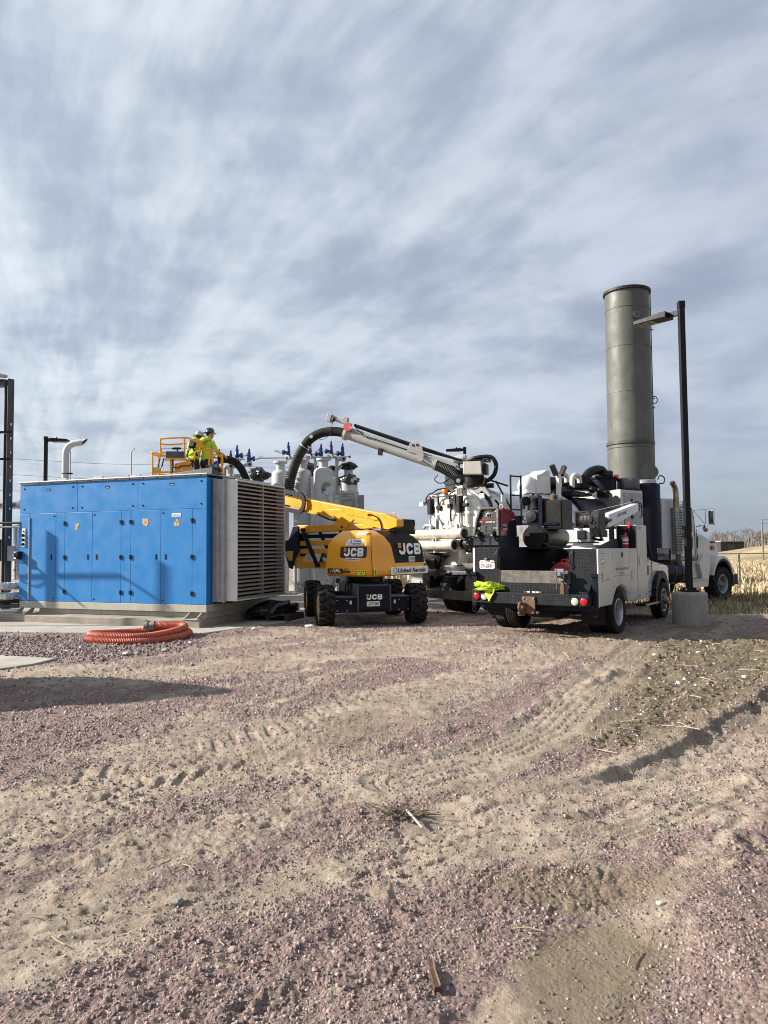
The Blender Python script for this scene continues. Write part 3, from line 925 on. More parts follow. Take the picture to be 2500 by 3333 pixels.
    tag(mb.build('flange_bolts', NAVY, fl), kind='stuff')
    for bx in (-3.95, -2.95, -1.95):
        mb = MB(); mb.b(bx - .10, bx + .20, .10, .14, Z1 + .055, Z1 + .115); mb.b(bx - .10, bx - .06, .10, .8, Z1 + .055, Z1 + .115); mb.build('roof_bracket', GALV, t, 0)
    # control strip and junction box at the left end
    mb = MB(); mb.b(-4.895, -4.80, -.012, .0, 1.67, 2.085); cs_ = mb.build('control_strip', PAPER, t, 0, .004)
    mb = MB(); mb.prism([(-4.86, 2.0), (-4.83, 2.0), (-4.845, 2.04)], 'y', -.03, -.012); mb.build('indicator', BLK, cs_)
    for z in (1.93, 1.83, 1.73):
        mb = MB(); mb.cyl((-4.85, -.045, z), (-4.85, -.012, z), .034, n=14); mb.sphere((-4.85, -.05, z), (.026, .02, .026), 10, 6)
        mb.build('push_button', BLK, cs_)
    mb = MB(); mb.b(-5.015, -4.885, -.135, -.001, 1.395, 1.57); jb = mb.build('junction_box', BLK, t, 0, .008)
    mb = MB(); mb.c((-4.97, -.138, 1.547), (.05, .004, .022)); mb.build('sticker', PAPER, jb, 0)
    mb = MB(); mb.c((-4.965, -.138, 1.42), (.06, .004, .036)); mb.build('sticker', PAPER, jb, 0)
    mb = MB(); mb.cyl((-4.98, -.17, 1.483), (-4.98, -.136, 1.483), .025, n=14); mb.build('switch', SILVER, jb)
    mb = MB(); mb.tube(spline([(-4.91, -.06, 1.40), (-4.90, -.07, 1.33), (-4.83, -.05, 1.30), (-4.79, -.01, 1.31)]), .008, 6); mb.build('cable', BLK, jb)
    # ---- louvre box on the right end
    mb = MB(); mb.b(.0, .012, .21, 2.46, .49, 3.05); mb.build('duct_flange', GALV, t, 0)
    mb = MB(); mb.b(.012, .26, .235, 2.44, .50, 3.03); d = mb.build('duct', GALV, t, 0, .004)
    mb = MB(); mb.b(.07, .155, .222, .236, .60, 2.62); mb.build('duct_channel', GALV, d, 0, .004)
    mb = MB(); mb.b(.165, .185, .226, .238, .58, 2.60); mb.build('channel_return', GALV, d, 0)
    mb = MB(); mb.b(.255, .275, .20, 2.47, .48, 3.06); mb.build('flange', GALV, t, 0)
    mb = MB()
    for k in range(9):
        mb.cyl((.012, .222, .62 + k * .28), (.020, .222, .62 + k * .28), .008, n=6)
        mb.cyl((.274, .212, .62 + k * .28), (.283, .212, .62 + k * .28), .008, n=6)
    tag(mb.build('rivets', SILVER, d), kind='stuff')
    X1 = .53
    fr = MB()
    fr.b(.275, X1, .30, .325, .515, 3.02); fr.b(.275, X1, 2.365, 2.39, .515, 3.02)
    fr.b(.275, X1, .325, 2.365, 2.985, 3.02); fr.b(.275, X1, .325, 2.365, .515, .545)
    lf = fr.build('louvre_frame', material('light grey louvre', (.60, .60, .58), .45, .1, var=.06, dirt=.15), t, 0, .003)
    mb = MB(); mb.b(.29, .31, .33, 2.36, .55, 2.98); mb.build('louvre_mesh', DARK, t, 0)
    LM = material('weathered louvre blade', (.27, .26, .245), .5, .25, var=.12, vs=3, dirt=.55, dcol=(.27, .17, .11), ds=1.4)
    mb = MB(); mb.b(X1 - .10, X1 + .004, 1.355, 1.385, .545, 2.985); mb.build('mullion', LM, t, 0)
    n = 29
    pitch = (2.985 - .545) / n
    mb = MB(); mb.prism([(X1, -.013), (X1 + .001, .013), (X1 - .010, .018), (X1 - .055, .034), (X1 - .057, .028), (X1 - .012, .008), (X1 - .008, -.012)][::-1], 'y', .327, 1.353)
    sl = mb.build('louvre_blade', LM, t, 0)
    mb = MB(); mb.prism([(X1, -.013), (X1 + .001, .013), (X1 - .010, .018), (X1 - .055, .034), (X1 - .057, .028), (X1 - .012, .008), (X1 - .008, -.012)][::-1], 'y', 1.387, 2.363)
    sr = mb.build('louvre_blade', LM, t, 0)
    for k in range(n):
        z = .565 + pitch * k
        for s in (sl, sr):
            if k == 0:
                s.location = (0, 0, z)
            else:
                part_copy(s, (0, 0, z))
    mb = MB()
    mb.b(.012, .29, .24, 2.43, .47, .50)
    mb.build('duct_sill', DARK, t, 0)
    return t


build_container()


def crumple(name, c, r, mat, label=None, cat=None, parent=None, seed=1, amp=.35, sub=4, flatz=None, group=None, freq=2.2, fine=.6, sharp=28):
    """crumpled bag or heap of cloth"""
    from mathutils import noise as mn
    bm = bmesh.new()
    bmesh.ops.create_icosphere(bm, subdivisions=sub, radius=1.0)
    o3 = Vector((seed * 7.1, seed * 3.3, seed * 1.7))
    for v in bm.verts:
        p = v.co.normalized()
        n1 = mn.noise(p * freq + o3); n2 = abs(mn.noise(p * freq * 2.2 + o3 * 2)); n3 = abs(mn.noise(p * freq * 5 + o3 * 3))
        k = 1 + amp * (n1 * 1.3 + (n2 - .25) * 1.2 + (n3 - .2) * fine)
        v.co = Vector((p.x * r[0], p.y * r[1], p.z * r[2])) * k
        if flatz is not None and v.co.z < flatz:
            v.co.z = flatz + (v.co.z - flatz) * .08
        v.co += Vector(c)
    me = bpy.data.meshes.new(name)
    bm.to_mesh(me); bm.free()
    me.polygons.foreach_set('use_smooth', [True] * len(me.polygons))
    me.set_sharp_from_angle(angle=rad(sharp))
    me.materials.append(mat)
    o = bpy.data.objects.new(name, me); COL.objects.link(o)
    if parent is not None: o.parent = parent
    return tag(o, label, cat, group)


# things lying on the roof by its front right corner
rp = thing('roof_hatch', 'dark grey sheet lying tilted on the roof corner of the blue enclosure', 'sheet', (*cw(0, 0)[:2], 3.14), CA)
mb = MB(); mb.add([(-1.12, .10, .0), (.06, .10, .0), (.06, .50, .0), (-1.12, .50, .0), (-1.10, .12, .035), (.05, .12, .135), (.05, .50, .02), (-1.10, .50, .02)],
                  [(0, 3, 2, 1), (4, 5, 6, 7), (0, 1, 5, 4), (1, 2, 6, 5), (2, 3, 7, 6), (3, 0, 4, 7)])
mb.build('sheet', STEELGREY, rp, 0, .006)
c = cw(.10, .45)
crumple('plastic_bag', (c[0] - .22, c[1], 3.235), (.17, .16, .13), BAG, 'black plastic bag slumped on the roof corner by the grey sheet', 'bag', seed=2, amp=.4, sub=3, flatz=-.09)
c = cw(-.15, 2.30)
# ------------------------------------------------------------ coiled hose, bag at the plinth
def ribbed(mb, path, r, pitch=.03, depth=.006, n=14, closed=False):
    """corrugated hose along a dense path"""
    P = [Vector(p) for p in path]
    L = [0.0]
    for a, b in zip(P[:-1], P[1:]):
        L.append(L[-1] + (b - a).length)
    tot = L[-1]
    k = int(tot / pitch * 4)
    pts, rs, j = [], [], 0
    for i in range(k + 1):
        s = tot * i / k
        while j < len(L) - 2 and L[j + 1] < s:
            j += 1
        f = (s - L[j]) / max(L[j + 1] - L[j], 1e-6)
        pts.append(P[j].lerp(P[j + 1], f))
        rs.append(r + depth * (0.5 if i % 4 in (1, 3) else (1 if i % 4 == 2 else -1)))
    return mb.tube(pts, rs, n, True)


def build_coil():
    OR = material('orange ribbed hose', (.40, .075, .036), .5, var=.12, vs=6, dirt=.4, dcol=(.42, .20, .13), ds=3)
    t = thing('suction_hose_coil', 'orange ribbed suction hose coiled on the gravel in front of the blue enclosure', 'hose', (-4.42, 12.98, hz(-4.42, 12.98)))
    pts = []
    turns = 1.648
    for i in range(150):
        a = -2.5 + turns * 2 * math.pi * i / 149
        f = i / 149
        rx, ry = .87 - .13 * f, .98 - .14 * f
        z = .062 + .075 * sstep(f, .40, .66) + .06 * max(0, math.cos(a - .5)) * f + .01 * math.sin(a * 2)
        pts.append((rx * math.cos(a) + .04 * math.sin(3 * a), ry * math.sin(a) * .82, float(z)))
    mb = MB(); ribbed(mb, pts, .064, .028, .005, 14); mb.build('hose', OR, t)
    mb = MB(); p, q = Vector(pts[-1]), Vector(pts[-3]); d = (p - q).normalized()
    mb.cyl(p - d * .10, p + d * .09, .085, n=16); mb.cyl(p + d * .02, p + d * .05, .098, n=16); mb.build('coupling', material('dull coupling', (.20, .19, .17), .5, .4, var=.2), t)
    mb = MB(); mb.bar(p - d * .04 + Vector((0, -.02, .07)), p + d * .08 + Vector((0, -.02, .115)), .02, .012); mb.build('cam_lever', BRASS, t)


build_coil()

c = cw(.02, 2.05)
crumple('bag_heap', (-2.52, 16.15, .20), (.54, .45, .21), BAG, 'heap of black polythene draped beside the far end of the concrete plinth', 'bag', seed=5, amp=.40, sub=4, flatz=-.20, freq=1.5, fine=.25, sharp=75)
pl = thing('pallet', 'dark timber pallet under the heap of black polythene', 'pallet', (-2.35, 16.0, .012), rad(-18))
DW = material('dark wet timber', (.03, .024, .02), .8, var=.3, vs=12, bump=.3)
for k in range(5):
    mb = MB(); mb.b(-.62, .40, -.36 + k * .17, -.24 + k * .17, .11, .135); mb.build('slat', DW, pl, 0)
for k in range(3):
    mb = MB(); mb.b(-.62 + k * .46, -.52 + k * .46, -.36, .44, .0, .108); mb.build('bearer', DW, pl, 0)
# ------------------------------------------------------------ wheels and lettering helpers
DISCM = material('dark wheel disc', (.15, .14, .125), .5, .5, var=.2, vs=6, dirt=.4, dcol=(.06, .05, .04))  # darker than the rim lip around it


def wheel(parent, c, Rr, w, rim, rim_mat, out=1, style='lug', dish=.05, nuts=8, name='wheel', hub=True):
    """wheel with its axle along local x; out = +1 / -1 for the side the rim faces"""
    e = bpy.data.objects.new(name, None); e.empty_display_size = .1; COL.objects.link(e); e.parent = parent; e.location = c
    ax = (1, 0, 0)
    sh = .86 if style == 'lug' else .965
    prof = [(rim, -w * .40), (rim + .02, -w * .46), (rim + (Rr - rim) * .45, -w * .52), (Rr * sh, -w * .47), (Rr * (sh + .03) if style == 'lug' else Rr * .99, -w * .40)]
    if style == 'lug':
        prof += [(Rr * .905, -w * .2), (Rr * .91, 0), (Rr * .905, w * .2)]
    else:
        gs = 4
        for k in range(gs):
            x = -w * .36 + w * .72 * (k + .5) / gs
            prof += [(Rr, x - w * .055), (Rr * .972, x - w * .045), (Rr * .972, x + w * .0), (Rr, x + w * .01)]
    prof += [(r, -h) for r, h in prof[:5]][::-1]
    mb = MB(); mb.lathe(prof, n=48, d=ax, cap=False); mb.lathe([(rim, -w * .40), (rim, w * .40)], n=48, d=ax, cap=False)
    ty = mb.build('tyre', RUBB, e, 40)
    mb = MB()
    if style == 'lug':
        n = 17
        for sgn in (-1, 1):
            for k in range(n):
                a0 = 2 * math.pi * (k + (.25 if sgn > 0 else .75)) / n
                # hooked bar: flat near the shoulder, angled across the centre
                secs = [(-.50, .00, .125), (-.24, .035, .115), (-.06, .16, .105), (.10, .235, .10)]
                rings = []
                for (fx, da, ww) in secs:
                    x = -sgn * fx * w
                    for_r = []
                    for (rr, q) in ((Rr * .87, 1.1), (Rr * (1.0 if abs(fx) < .3 else .975), .85)):
                        for s2 in (-1, 1):
                            a = a0 + da + s2 * ww * q
                            for_r.append((x, rr * math.sin(a), rr * math.cos(a)))
                    rings.append([for_r[0], for_r[1], for_r[3], for_r[2]])
                mb.loft(rings)
    else:
        n = 44
        for k in range(n):
            for sgn in (-1, 1):
                a = 2 * math.pi * (k + (.5 if sgn > 0 else 0)) / n
                x0, x1 = sgn * w * .34, sgn * w * .485
                rings = []
                for (x, rr) in ((x0, Rr * 1.004), (x1, Rr * .975)):
                    rings.append([(x, rr * math.sin(a - .045), rr * math.cos(a - .045)), (x, rr * math.sin(a + .045), rr * math.cos(a + .045)),
                                  (x, rr * .96 * math.sin(a + .05), rr * .96 * math.cos(a + .05)), (x, rr * .96 * math.sin(a - .05), rr * .96 * math.cos(a - .05))])
                mb.loft(rings)
    tag(mb.build('tread', RUBB, e, 0, fixn=True), kind='stuff')
    o = out
    if style == 'road' and nuts:
        mb = MB()
        mb.lathe([(rim * 1.02, o * w * .42), (rim * .97, o * w * .45), (rim * .90, o * w * .43), (rim * .87, o * w * .36), (rim * .85, o * (w * .40 - dish) - o * .012), (rim * .83, o * (w * .40 - dish) - o * .012)], n=36, d=ax, cap=False)
        r_ = mb.build('rim', rim_mat, e, 40, fixn=True)
        mb = MB()
        mb.lathe([(rim * .86, o * (w * .40 - dish) - o * .02), (rim * .62, o * (w * .40 - dish - .012)), (rim * .40, o * (w * .40 - dish + .012)), (rim * .34, o * (w * .40 - dish + .06)), (rim * .26, o * (w * .40 - dish + .085)), (.01, o * (w * .40 - dish + .09))], n=36, d=ax)
        mb.build('wheel_disc', DISCM, e, 40, fixn=True)
    else:
        mb = MB()
        mb.lathe([(rim * 1.0, o * w * .41), (rim * .95, o * w * .43), (rim * .90, o * w * .38), (rim * .86, o * (w * .40 - dish)), (rim * .60, o * (w * .40 - dish - .01)), (rim * .34, o * (w * .40 - dish + .02)), (rim * .30, o * (w * .40 - dish + .05)), (.01, o * (w * .40 - dish + .055))], n=32, d=ax)
        mb.build('rim', rim_mat, e, 40, fixn=True)
    if style == 'road' and nuts:
        for k in range(8):
            a = 2 * math.pi * (k + .5) / 8
            x = o * (w * .40 - dish - .002)
            mb = MB(); mb.cyl((x, rim * .74 * math.sin(a), rim * .74 * math.cos(a)), (x + o * .008, rim * .74 * math.sin(a), rim * .74 * math.cos(a)), rim * .13, n=10)
            mb.build('hand_hole', DARK, e)
    if nuts:
        rn = rim * .52
        for k in range(nuts):
            a = 2 * math.pi * k / nuts
            x = o * (w * .40 - dish)
            mb = MB(); mb.cyl((x, rn * math.sin(a), rn * math.cos(a)), (x + o * .03, rn * math.sin(a), rn * math.cos(a)), rim * .065, n=6)
            mb.build('wheel_nut', SILVER, e)
    return e


def stroke(mb, pts, w, o, u, v, n, closed=False, depth=.002):
    """flat band of width w along 2-D pts"""
    P = [Vector((p[0], p[1])) for p in pts]
    k = len(P)
    L, Rt = [], []
    for i in range(k):
        a = P[i - 1] if (i > 0 or closed) else None
        b = P[(i + 1) % k] if (i < k - 1 or closed) else None
        d1 = (P[i] - a).normalized() if a is not None else None
        d2 = (b - P[i]).normalized() if b is not None else None
        if d1 is None: d1 = d2
        if d2 is None: d2 = d1
        n1, n2 = Vector((-d1.y, d1.x)), Vector((-d2.y, d2.x))
        m = (n1 + n2)
        m = m.normalized() if m.length > 1e-6 else n1
        s = w / 2 / max(m.dot(n1), .5)
        L.append(P[i] + m * s); Rt.append(P[i] - m * s)
    o, u, v, n = Vector(o), Vector(u), Vector(v), Vector(n)
    W3 = lambda p: o + u * p.x + v * p.y + n * depth
    vs = [W3(p) for p in L] + [W3(p) for p in Rt]
    fs = [(i, k + i, k + (i + 1) % k, (i + 1) % k) for i in range(k if closed else k - 1)]
    mb.add(vs, fs)


def block_logo(parent, o, u, v, hgt, mat, square_mat):
    """the three heavy rounded letters J C B with the small square at the upper left"""
    o, u, v = Vector(o), Vector(u).normalized(), Vector(v).normalized()
    n = u.cross(v)
    H = hgt; w = H * .27; r = H * .22
    def arc(cx, cy, rr, a0, a1, k=5):
        return [(cx + rr * math.cos(a0 + (a1 - a0) * i / k), cy + rr * math.sin(a0 + (a1 - a0) * i / k)) for i in range(k + 1)]
    h2 = H / 2 - w / 2
    def letter(pts, x, closed=False):
        mb = MB(); stroke(mb, [(p[0] + x, p[1]) for p in pts], w, o, u, v, n, closed)
        return mb.build('letter', mat, parent, 0)
    W1 = H * .92
    ww = W1 / 2 - w / 2
    J = [(ww - .0, H / 2)] + arc(ww - r, -h2 + r, r, 0, -math.pi / 2) + arc(-ww + r, -h2 + r, r, -math.pi / 2, -math.pi) + [(-ww, -h2 + r + H * .04)]
    letter(J, -H * 1.10)
    Cc = [(ww, h2 - r - H * .02)] + arc(ww - r, h2 - r, r, 0, math.pi / 2) + arc(-ww + r, h2 - r, r, math.pi / 2, math.pi) + arc(-ww + r, -h2 + r, r, math.pi, 1.5 * math.pi) + arc(ww - r, -h2 + r, r, -math.pi / 2, 0) + [(ww, -h2 + r + H * .02)]
    letter(Cc, 0)
    q = (H - 3 * w * .82) / 4 + w * .41
    rb = H * .14
    wb = w * .82
    sv = w
    mb = MB()
    ww2 = W1 / 2 - wb / 2
    for cy, hh in ((H / 4 - wb / 8, H / 4 - wb * .38), (-H / 4 + wb / 8, H / 4 - wb * .38)):
        loop = [(-ww2, cy + hh)] + [(a, b) for a, b in arc(ww2 - rb, cy + hh - rb, rb, math.pi / 2, 0)] + arc(ww2 - rb, cy - hh + rb, rb, 0, -math.pi / 2) + [(-ww2, cy - hh)]
        stroke(mb, [(p[0] + H * 1.08, p[1]) for p in loop], wb, o, u, v, n, True, depth=.002 if cy > 0 else .0022)
    mb.build('letter', mat, parent, 0)
    mb = MB(); c = (-H * 1.40, H * .30)
    s = H * .21
    mb.add([o + u * (c[0] + a * s) + v * (c[1] + b * s) + n * .003 for a, b in ((-1, -1), (1, -1), (1, 1), (-1, 1))], [(0, 1, 2, 3)])
    sq = mb.build('emblem_square', square_mat, parent, 0)
    mb = MB(); stroke(mb, [(c[0] - s * .5, c[1] + s * .35), (c[0] + s * .5, c[1] + s * .2), (c[0] + s * .15, c[1] - s * .5), (c[0] - s * .35, c[1] - s * .35), (c[0] - s * .1, c[1])], s * .22, o, u, v, n, depth=.0045)
    mb.build('emblem_mark', INK, sq, 0)


def plate(parent, name, o, u, v, w, h, mat, depth=.001):
    o, u, v = Vector(o), Vector(u).normalized(), Vector(v).normalized()
    n = u.cross(v)
    c = min(w, h) * .12
    pts = [(-w / 2 + c, -h / 2), (w / 2 - c, -h / 2), (w / 2, -h / 2 + c), (w / 2, h / 2 - c), (w / 2 - c, h / 2), (-w / 2 + c, h / 2), (-w / 2, h / 2 - c), (-w / 2, -h / 2 + c)]
    mb = MB()
    mb.add([o + u * a + v * b + n * depth for a, b in pts] + [o + u * a + v * b - n * .004 for a, b in pts], [tuple(range(8))] + [(i, i + 8, (i + 1) % 8 + 8, (i + 1) % 8) for i in range(8)])
    return mb.build(name, mat, parent, 0)


def ring_emblem(parent, o, u, v, r):
    o, u, v = Vector(o), Vector(u).normalized(), Vector(v).normalized()
    n = u.cross(v)
    GR = material('grey print', (.30, .31, .33), .5); DB = material('navy print', (.02, .03, .06), .5)
    def disc(cx, rx, ry, m, d, a0=0, a1=2 * math.pi, nm='emblem'):
        mb = MB(); k = 20
        pts = [(cx + rx * math.cos(a0 + (a1 - a0) * i / k), ry * math.sin(a0 + (a1 - a0) * i / k)) for i in range(k)]
        if a1 - a0 < 6: pts.append((cx, 0 if a0 else -ry))
        mb.add([o + u * a + v * b + n * d for a, b in pts], [tuple(range(len(pts)))])
        return mb.build(nm, m, parent, 0)
    disc(0, r, r, DB, .002)
    disc(0, r * .995, r * .995, GR, .003, math.pi / 2, 1.5 * math.pi)
    disc(0, r * .52, r * .80, PAPER, .004)


# ------------------------------------------------------------ boom lift: chassis
JA, TA = rad(12.5), rad(50)
LO = (-.44, 15.95, 0)
LG = hz(-.4, 15.5)


def lift_root():
    t = thing('boom_lift', 'yellow and black articulated boom lift with its boom raised behind the louvre box', 'boom lift', (LO[0], LO[1], 0), JA)
    cx = -.08
    for sx in (-1, 1):
        for sy in (-1, 1):
            wheel(t, (cx + sx * .955, sy * 1.04, .42), .42, .33, .215, YEL, out=sx if sy > 0 else sx, style='lug', dish=.07, nuts=0)
    mb = MB(); mb.b(cx - .79, cx + .79, -1.22, -.86, .27, .575); mb.build('axle_beam', NAVY, t, 0, .01)
    mb = MB(); mb.b(cx - .79, cx + .79, .86, 1.22, .27, .575); mb.build('axle_beam', NAVY, t, 0, .01)
    mb = MB(); mb.b(cx - .80, cx + .80, -1.30, -.85, .575, .60); mb.build('axle_cover', STEELGREY, t, 0)
    mb = MB(); mb.b(cx - .30, cx + .33, -1.34, 1.3, .33, .80); ch = mb.build('chassis', NAVY, t, 0, .012)
    mb = MB(); mb.b(cx - .335, cx - .302, -1.36, -.7, .30, .84); mb.b(cx + .332, cx + .365, -1.36, -.7, .30, .84); mb.b(cx - .30, cx + .33, -1.33, .2, .802, .83)
    mb.build('chassis_flange', STEELGREY, t, 0, .004)
    c = (cx + .015, -1.343, .58)
    lp = bpy.data.objects.new('chassis_logo', None); COL.objects.link(lp); lp.parent = t
    block_logo(lp, (cx + .02, -1.343, .585), (1, 0, 0), (0, 0, 1), .105, PAPER, YEL)
    p = plate(t, 'fleet_number_plate', (cx - .005, -1.344, .447), (1, 0, 0), (0, 0, 1), .27, .10, PAPER)
    text('fleet_number', '12073280', INK, p, (cx - .005, -1.346, .447), (1, 0, 0), (0, 0, 1), .068, .23, bold=.012)
    for px in (-.45, .47):
        q = plate(t, 'small_plate', (cx + px, -1.224, .475), (1, 0, 0), (0, 0, 1), .045, .075, PAPER)
        text('plate_print', 'H', INK, q, (cx + px, -1.226, .475), (1, 0, 0), (0, 0, 1), .02)
    for px in (-.73, -.53, .56, .75):
        for pz in (.31, .52):
            mb = MB(); mb.cyl((cx + px, -1.236, pz), (cx + px, -1.222, pz), .011, n=8); mb.build('bolt', SILVER, t)
    mb = MB(); mb.cyl((0, 0, .80), (0, 0, .99), .42, n=32); mb.build('slew_ring', NAVY, t)
    for k in range(5):
        mb = MB(); x = -.55 + k * .06
        mb.tube(spline([(x, -.6, .62), (x + .05, -.5, .82), (x + .18, -.35, .86), (x + .3, -.2, .95)]), .016, 6); mb.build('hydraulic_hose', BLK, t)
    return t


LIFT = lift_root()
TURN = TA - JA      # turret relative to chassis


def tp(x, y, z):
    """turret coordinates -> chassis coordinates"""
    c, s = math.cos(TURN), math.sin(TURN)
    return (x * c - y * s, x * s + y * c, z)


def build_turret(t):
    M4 = Matrix.Rotation(TURN, 4, 'Z')
    def mk():
        m = MB(); m.M = M4; return m
    ux, uy = Vector(tp(1, 0, 0)), Vector(tp(0, 1, 0))
    Z = Vector((0, 0, 1))
    HW, YR, YF = .97, -1.0, .26
    lev = [(.985, .06), (1.03, .02), (1.17, 0.0), (1.60, .045), (1.66, .06), (1.82, .17), (1.945, .34), (1.955, .40)]
    def ring(z, i, x0=-HW, x1=HW, y0=YR, y1=YF):
        c = .09
        return [(x0 + i + c, y0 + i, z), (x1 - i - c, y0 + i, z), (x1 - i, y0 + i + c, z), (x1 - i, y1 - i * .5, z), (x0 + i, y1 - i * .5, z), (x0 + i, y0 + i + c, z)]
    m = mk(); m.loft([ring(z, i) for z, i in lev]); cowl = m.build('cowl', YEL, t, 25, .012)
    m = mk()   # panel gap running up the rear corner
    m.tube([(-.90, YR - .002, .99), (-.90, YR - .003, 1.17), (-.90 + .02, YR + .043, 1.60), (-.86, YR + .058, 1.66), (-.74, YR + .168, 1.82), (-.58, YR + .335, 1.945)], .006, 5); m.build('panel_gap', DARK, t)
    # black counterweight panel wrapping the rear right
    def strip(z, xl, i, off=.008):
        return [(xl, YR + i - off, z), ((xl + HW - i - .09) / 2, YR + i - off, z), (HW - i - .09, YR + i - off, z), (HW - i + off, YR + i + .09, z), (HW - i + off, -.35, z)]
    rows = [strip(1.26, -.14, .009), strip(1.60, -.22, .045), strip(1.66, -.235, .06), strip(1.82, -.30, .17), strip(1.945, -.40, .34), strip(1.962, -.44, .45)]
    m = mk(); k = 5
    m.add([p for r in rows for p in r], [(i * k + j, i * k + j + 1, (i + 1) * k + j + 1, (i + 1) * k + j) for i in range(len(rows) - 1) for j in range(k - 1)])
    CB = material('matt black panel', (.012, .012, .014), .5, var=.12, vs=4, spec=.15)
    o = m.build('counterweight_panel', CB, t, 0)
    sd_ = o.modifiers.new('t', 'SOLIDIFY'); sd_.thickness = .012; sd_.offset = -1
    block_logo(o, tp(.36, YR + .006, 1.555), ux, (Vector(tp(0, .105, 1))), .245, PAPER, YEL)
    q = plate(o, 'fleet_number_plate', tp(.42, YR - .004, 1.335), ux, Z, .22, .115, PAPER)
    text('fleet_number', '12073280', INK, q, tp(.42, YR - .007, 1.335), ux, Z, .075, .19, bold=.012)
    q = plate(t, 'hire_company_sign', tp(.34, YR - .005, 1.095), ux, Z, 1.30, .165, PAPER)
    ring_emblem(q, tp(-.16, YR - .008, 1.095), ux, Z, .068)
    text('sign_lettering', 'United Rentals', INK, q, tp(.42, YR - .009, 1.095), ux, Z, .092, .98, bold=.03, shear=.22)
    # left flank lettering
    XL = -HW
    uL = -uy
    def side(y, z, off=.004, inset=0):
        return tp(XL - off + inset, y, z)
    bk = plate(t, 'logo_panel', side(-.52, 1.495, .004, .033), uL, Vector(tp(.105, 0, 1)), .74, .235, INK)
    block_logo(bk, side(-.535, 1.495, .0065, .033), uL, Vector(tp(.105, 0, 1)), .175, PAPER, YEL)
    q = plate(t, 'hire_company_label', side(-.52, 1.70, .004, .088), uL, Vector(tp(.69, 0, 1)), .46, .155, PAPER)
    vv = Vector(tp(.69, 0, 1)).normalized()
    ring_emblem(q, Vector(side(-.38, 1.70, .006, .088)), uL, vv, .055)
    text('label_lettering', 'United', INK, q, Vector(side(-.59, 1.70, .007, .088)) + vv * .033, uL, vv, .045, .23, bold=.03, shear=.2)
    text('label_lettering', 'Rentals', INK, q, Vector(side(-.59, 1.70, .007, .088)) - vv * .033, uL, vv, .045, .25, bold=.03, shear=.2)
    v3 = Vector(tp(1.35, 0, 1)).normalized()
    q = plate(t, 'fleet_number_plate', side(-.58, 1.885, .006, .255), uL, v3, .28, .11, PAPER)
    text('fleet_number', '12073280', INK, q, side(-.58, 1.885, .010, .257), uL, v3, .062, .24, bold=.012)
    q = plate(t, 'web_address_label', side(-.51, 1.352, .004, .02), uL, Vector(tp(.105, 0, 1)), .38, .055, PAPER)
    text('web_lettering', 'UnitedRentals.com', INK, q, side(-.51, 1.352, .007, .02), uL, Vector(tp(.105, 0, 1)), .028, .35, bold=.02)
    q = plate(t, 'model_label', side(-.03, 1.10, .004), uL, Z, .44, .105, INK)
    text('model_lettering', 'AJ48', PAPER, q, side(-.045, 1.10, .007), uL, Z, .06, .20, bold=.03)
    text('model_lettering', 'D', PAPER, q, side(-.175, 1.087, .007), uL, Z, .035, .035, bold=.03)
    m = mk(); m.add([(XL - .007, .13, 1.075), (XL - .007, .085, 1.075), (XL - .007, .085, 1.125), (XL - .007, .13, 1.125)], [(0, 1, 2, 3)]); m.build('model_square', YEL, q, 0)
    m = mk(); m.tube([(XL - .01, -.28, 1.085), (XL - .03, -.30, 1.088), (XL - .035, -.42, 1.088), (XL - .01, -.45, 1.088)], .016, 8); m.build('cowl_handle', BLK, t)
    m = mk(); m.tube(spline([(XL - .004, -.28, 1.125), (XL - .004, -.33, 1.145), (XL - .004, -.42, 1.147)]), .005, 5); m.build('handle_recess', DARK, t)
    def warn(o_, u_, v_, w, h, k):
        q = plate(t, 'warning_sticker', o_, u_, v_, w, h, material('bright yellow label', (.62, .56, .03), .5))
        o_, u_, v_ = Vector(o_), Vector(u_), Vector(v_)
        n_ = u_.cross(v_)
        for i in range(k):
            x = -w / 2 + w * (i + .5) / k
            m = MB(); s = w / k * .32
            m.add([o_ + u_ * (x + a * s) + v_ * (h * .22 + b * s) + n_ * .003 for a, b in ((-1, -.8), (1, -.8), (0, .9))], [(0, 1, 2)]); m.build('warning_mark', INK, q, 0)
            if i % 2 == 0:
                m = MB(); m.add([o_ + u_ * (x + a * s) + v_ * (-h * .24 + b * s) + n_ * .003 for a, b in ((-.8, -.7), (.8, -.7), (.8, .7), (-.8, .7))], [(0, 1, 2, 3)]); m.build('warning_mark', INK, q, 0)
    warn(side(-.74, 1.08, .004), uL, Z, .25, .115, 4)
    warn(tp(-.80, YR - .004, 1.09), ux, Z, .09, .115, 1)
    # black engine vent box on top
    m = mk(); m.prism([(-.68, 1.88), (-.42, 1.88), (-.30, 1.93), (-.30, 2.205), (-.66, 2.215), (-.68, 2.15)], 'x', .20, .98); vb = m.build('vent_box', CB, t, 0, .012)
    m = mk(); m.cyl((.197, -.52, 2.10), (.203, -.52, 2.10), .085, n=20); m.build('vent_port', DARK, vb)
    m = mk(); m.add([(.92, -.684, 1.97), (.965, -.684, 1.97), (.965, -.684, 2.07), (.92, -.684, 2.07)], [(0, 1, 2, 3)]); m.build('warning_sticker', YSTICK, vb, 0)
    # ---- boom
    xb, wb = .28, .12
    def by(y):
        return 2.10 + (y + .75) * .196
    m = mk(); m.prism([(-.80, by(-.8) - .05), (-.55, by(-.55) - .16), (.15, by(.15) - .19), (2.2, by(2.2) - .155), (2.2, by(2.2) + .135), (.2, by(.2) + .155), (-.45, by(-.45) + .17), (-.80, by(-.8) + .10)], 'x', xb - wb, xb + wb)
    bo = m.build('boom', YEL, t, 0, .012)
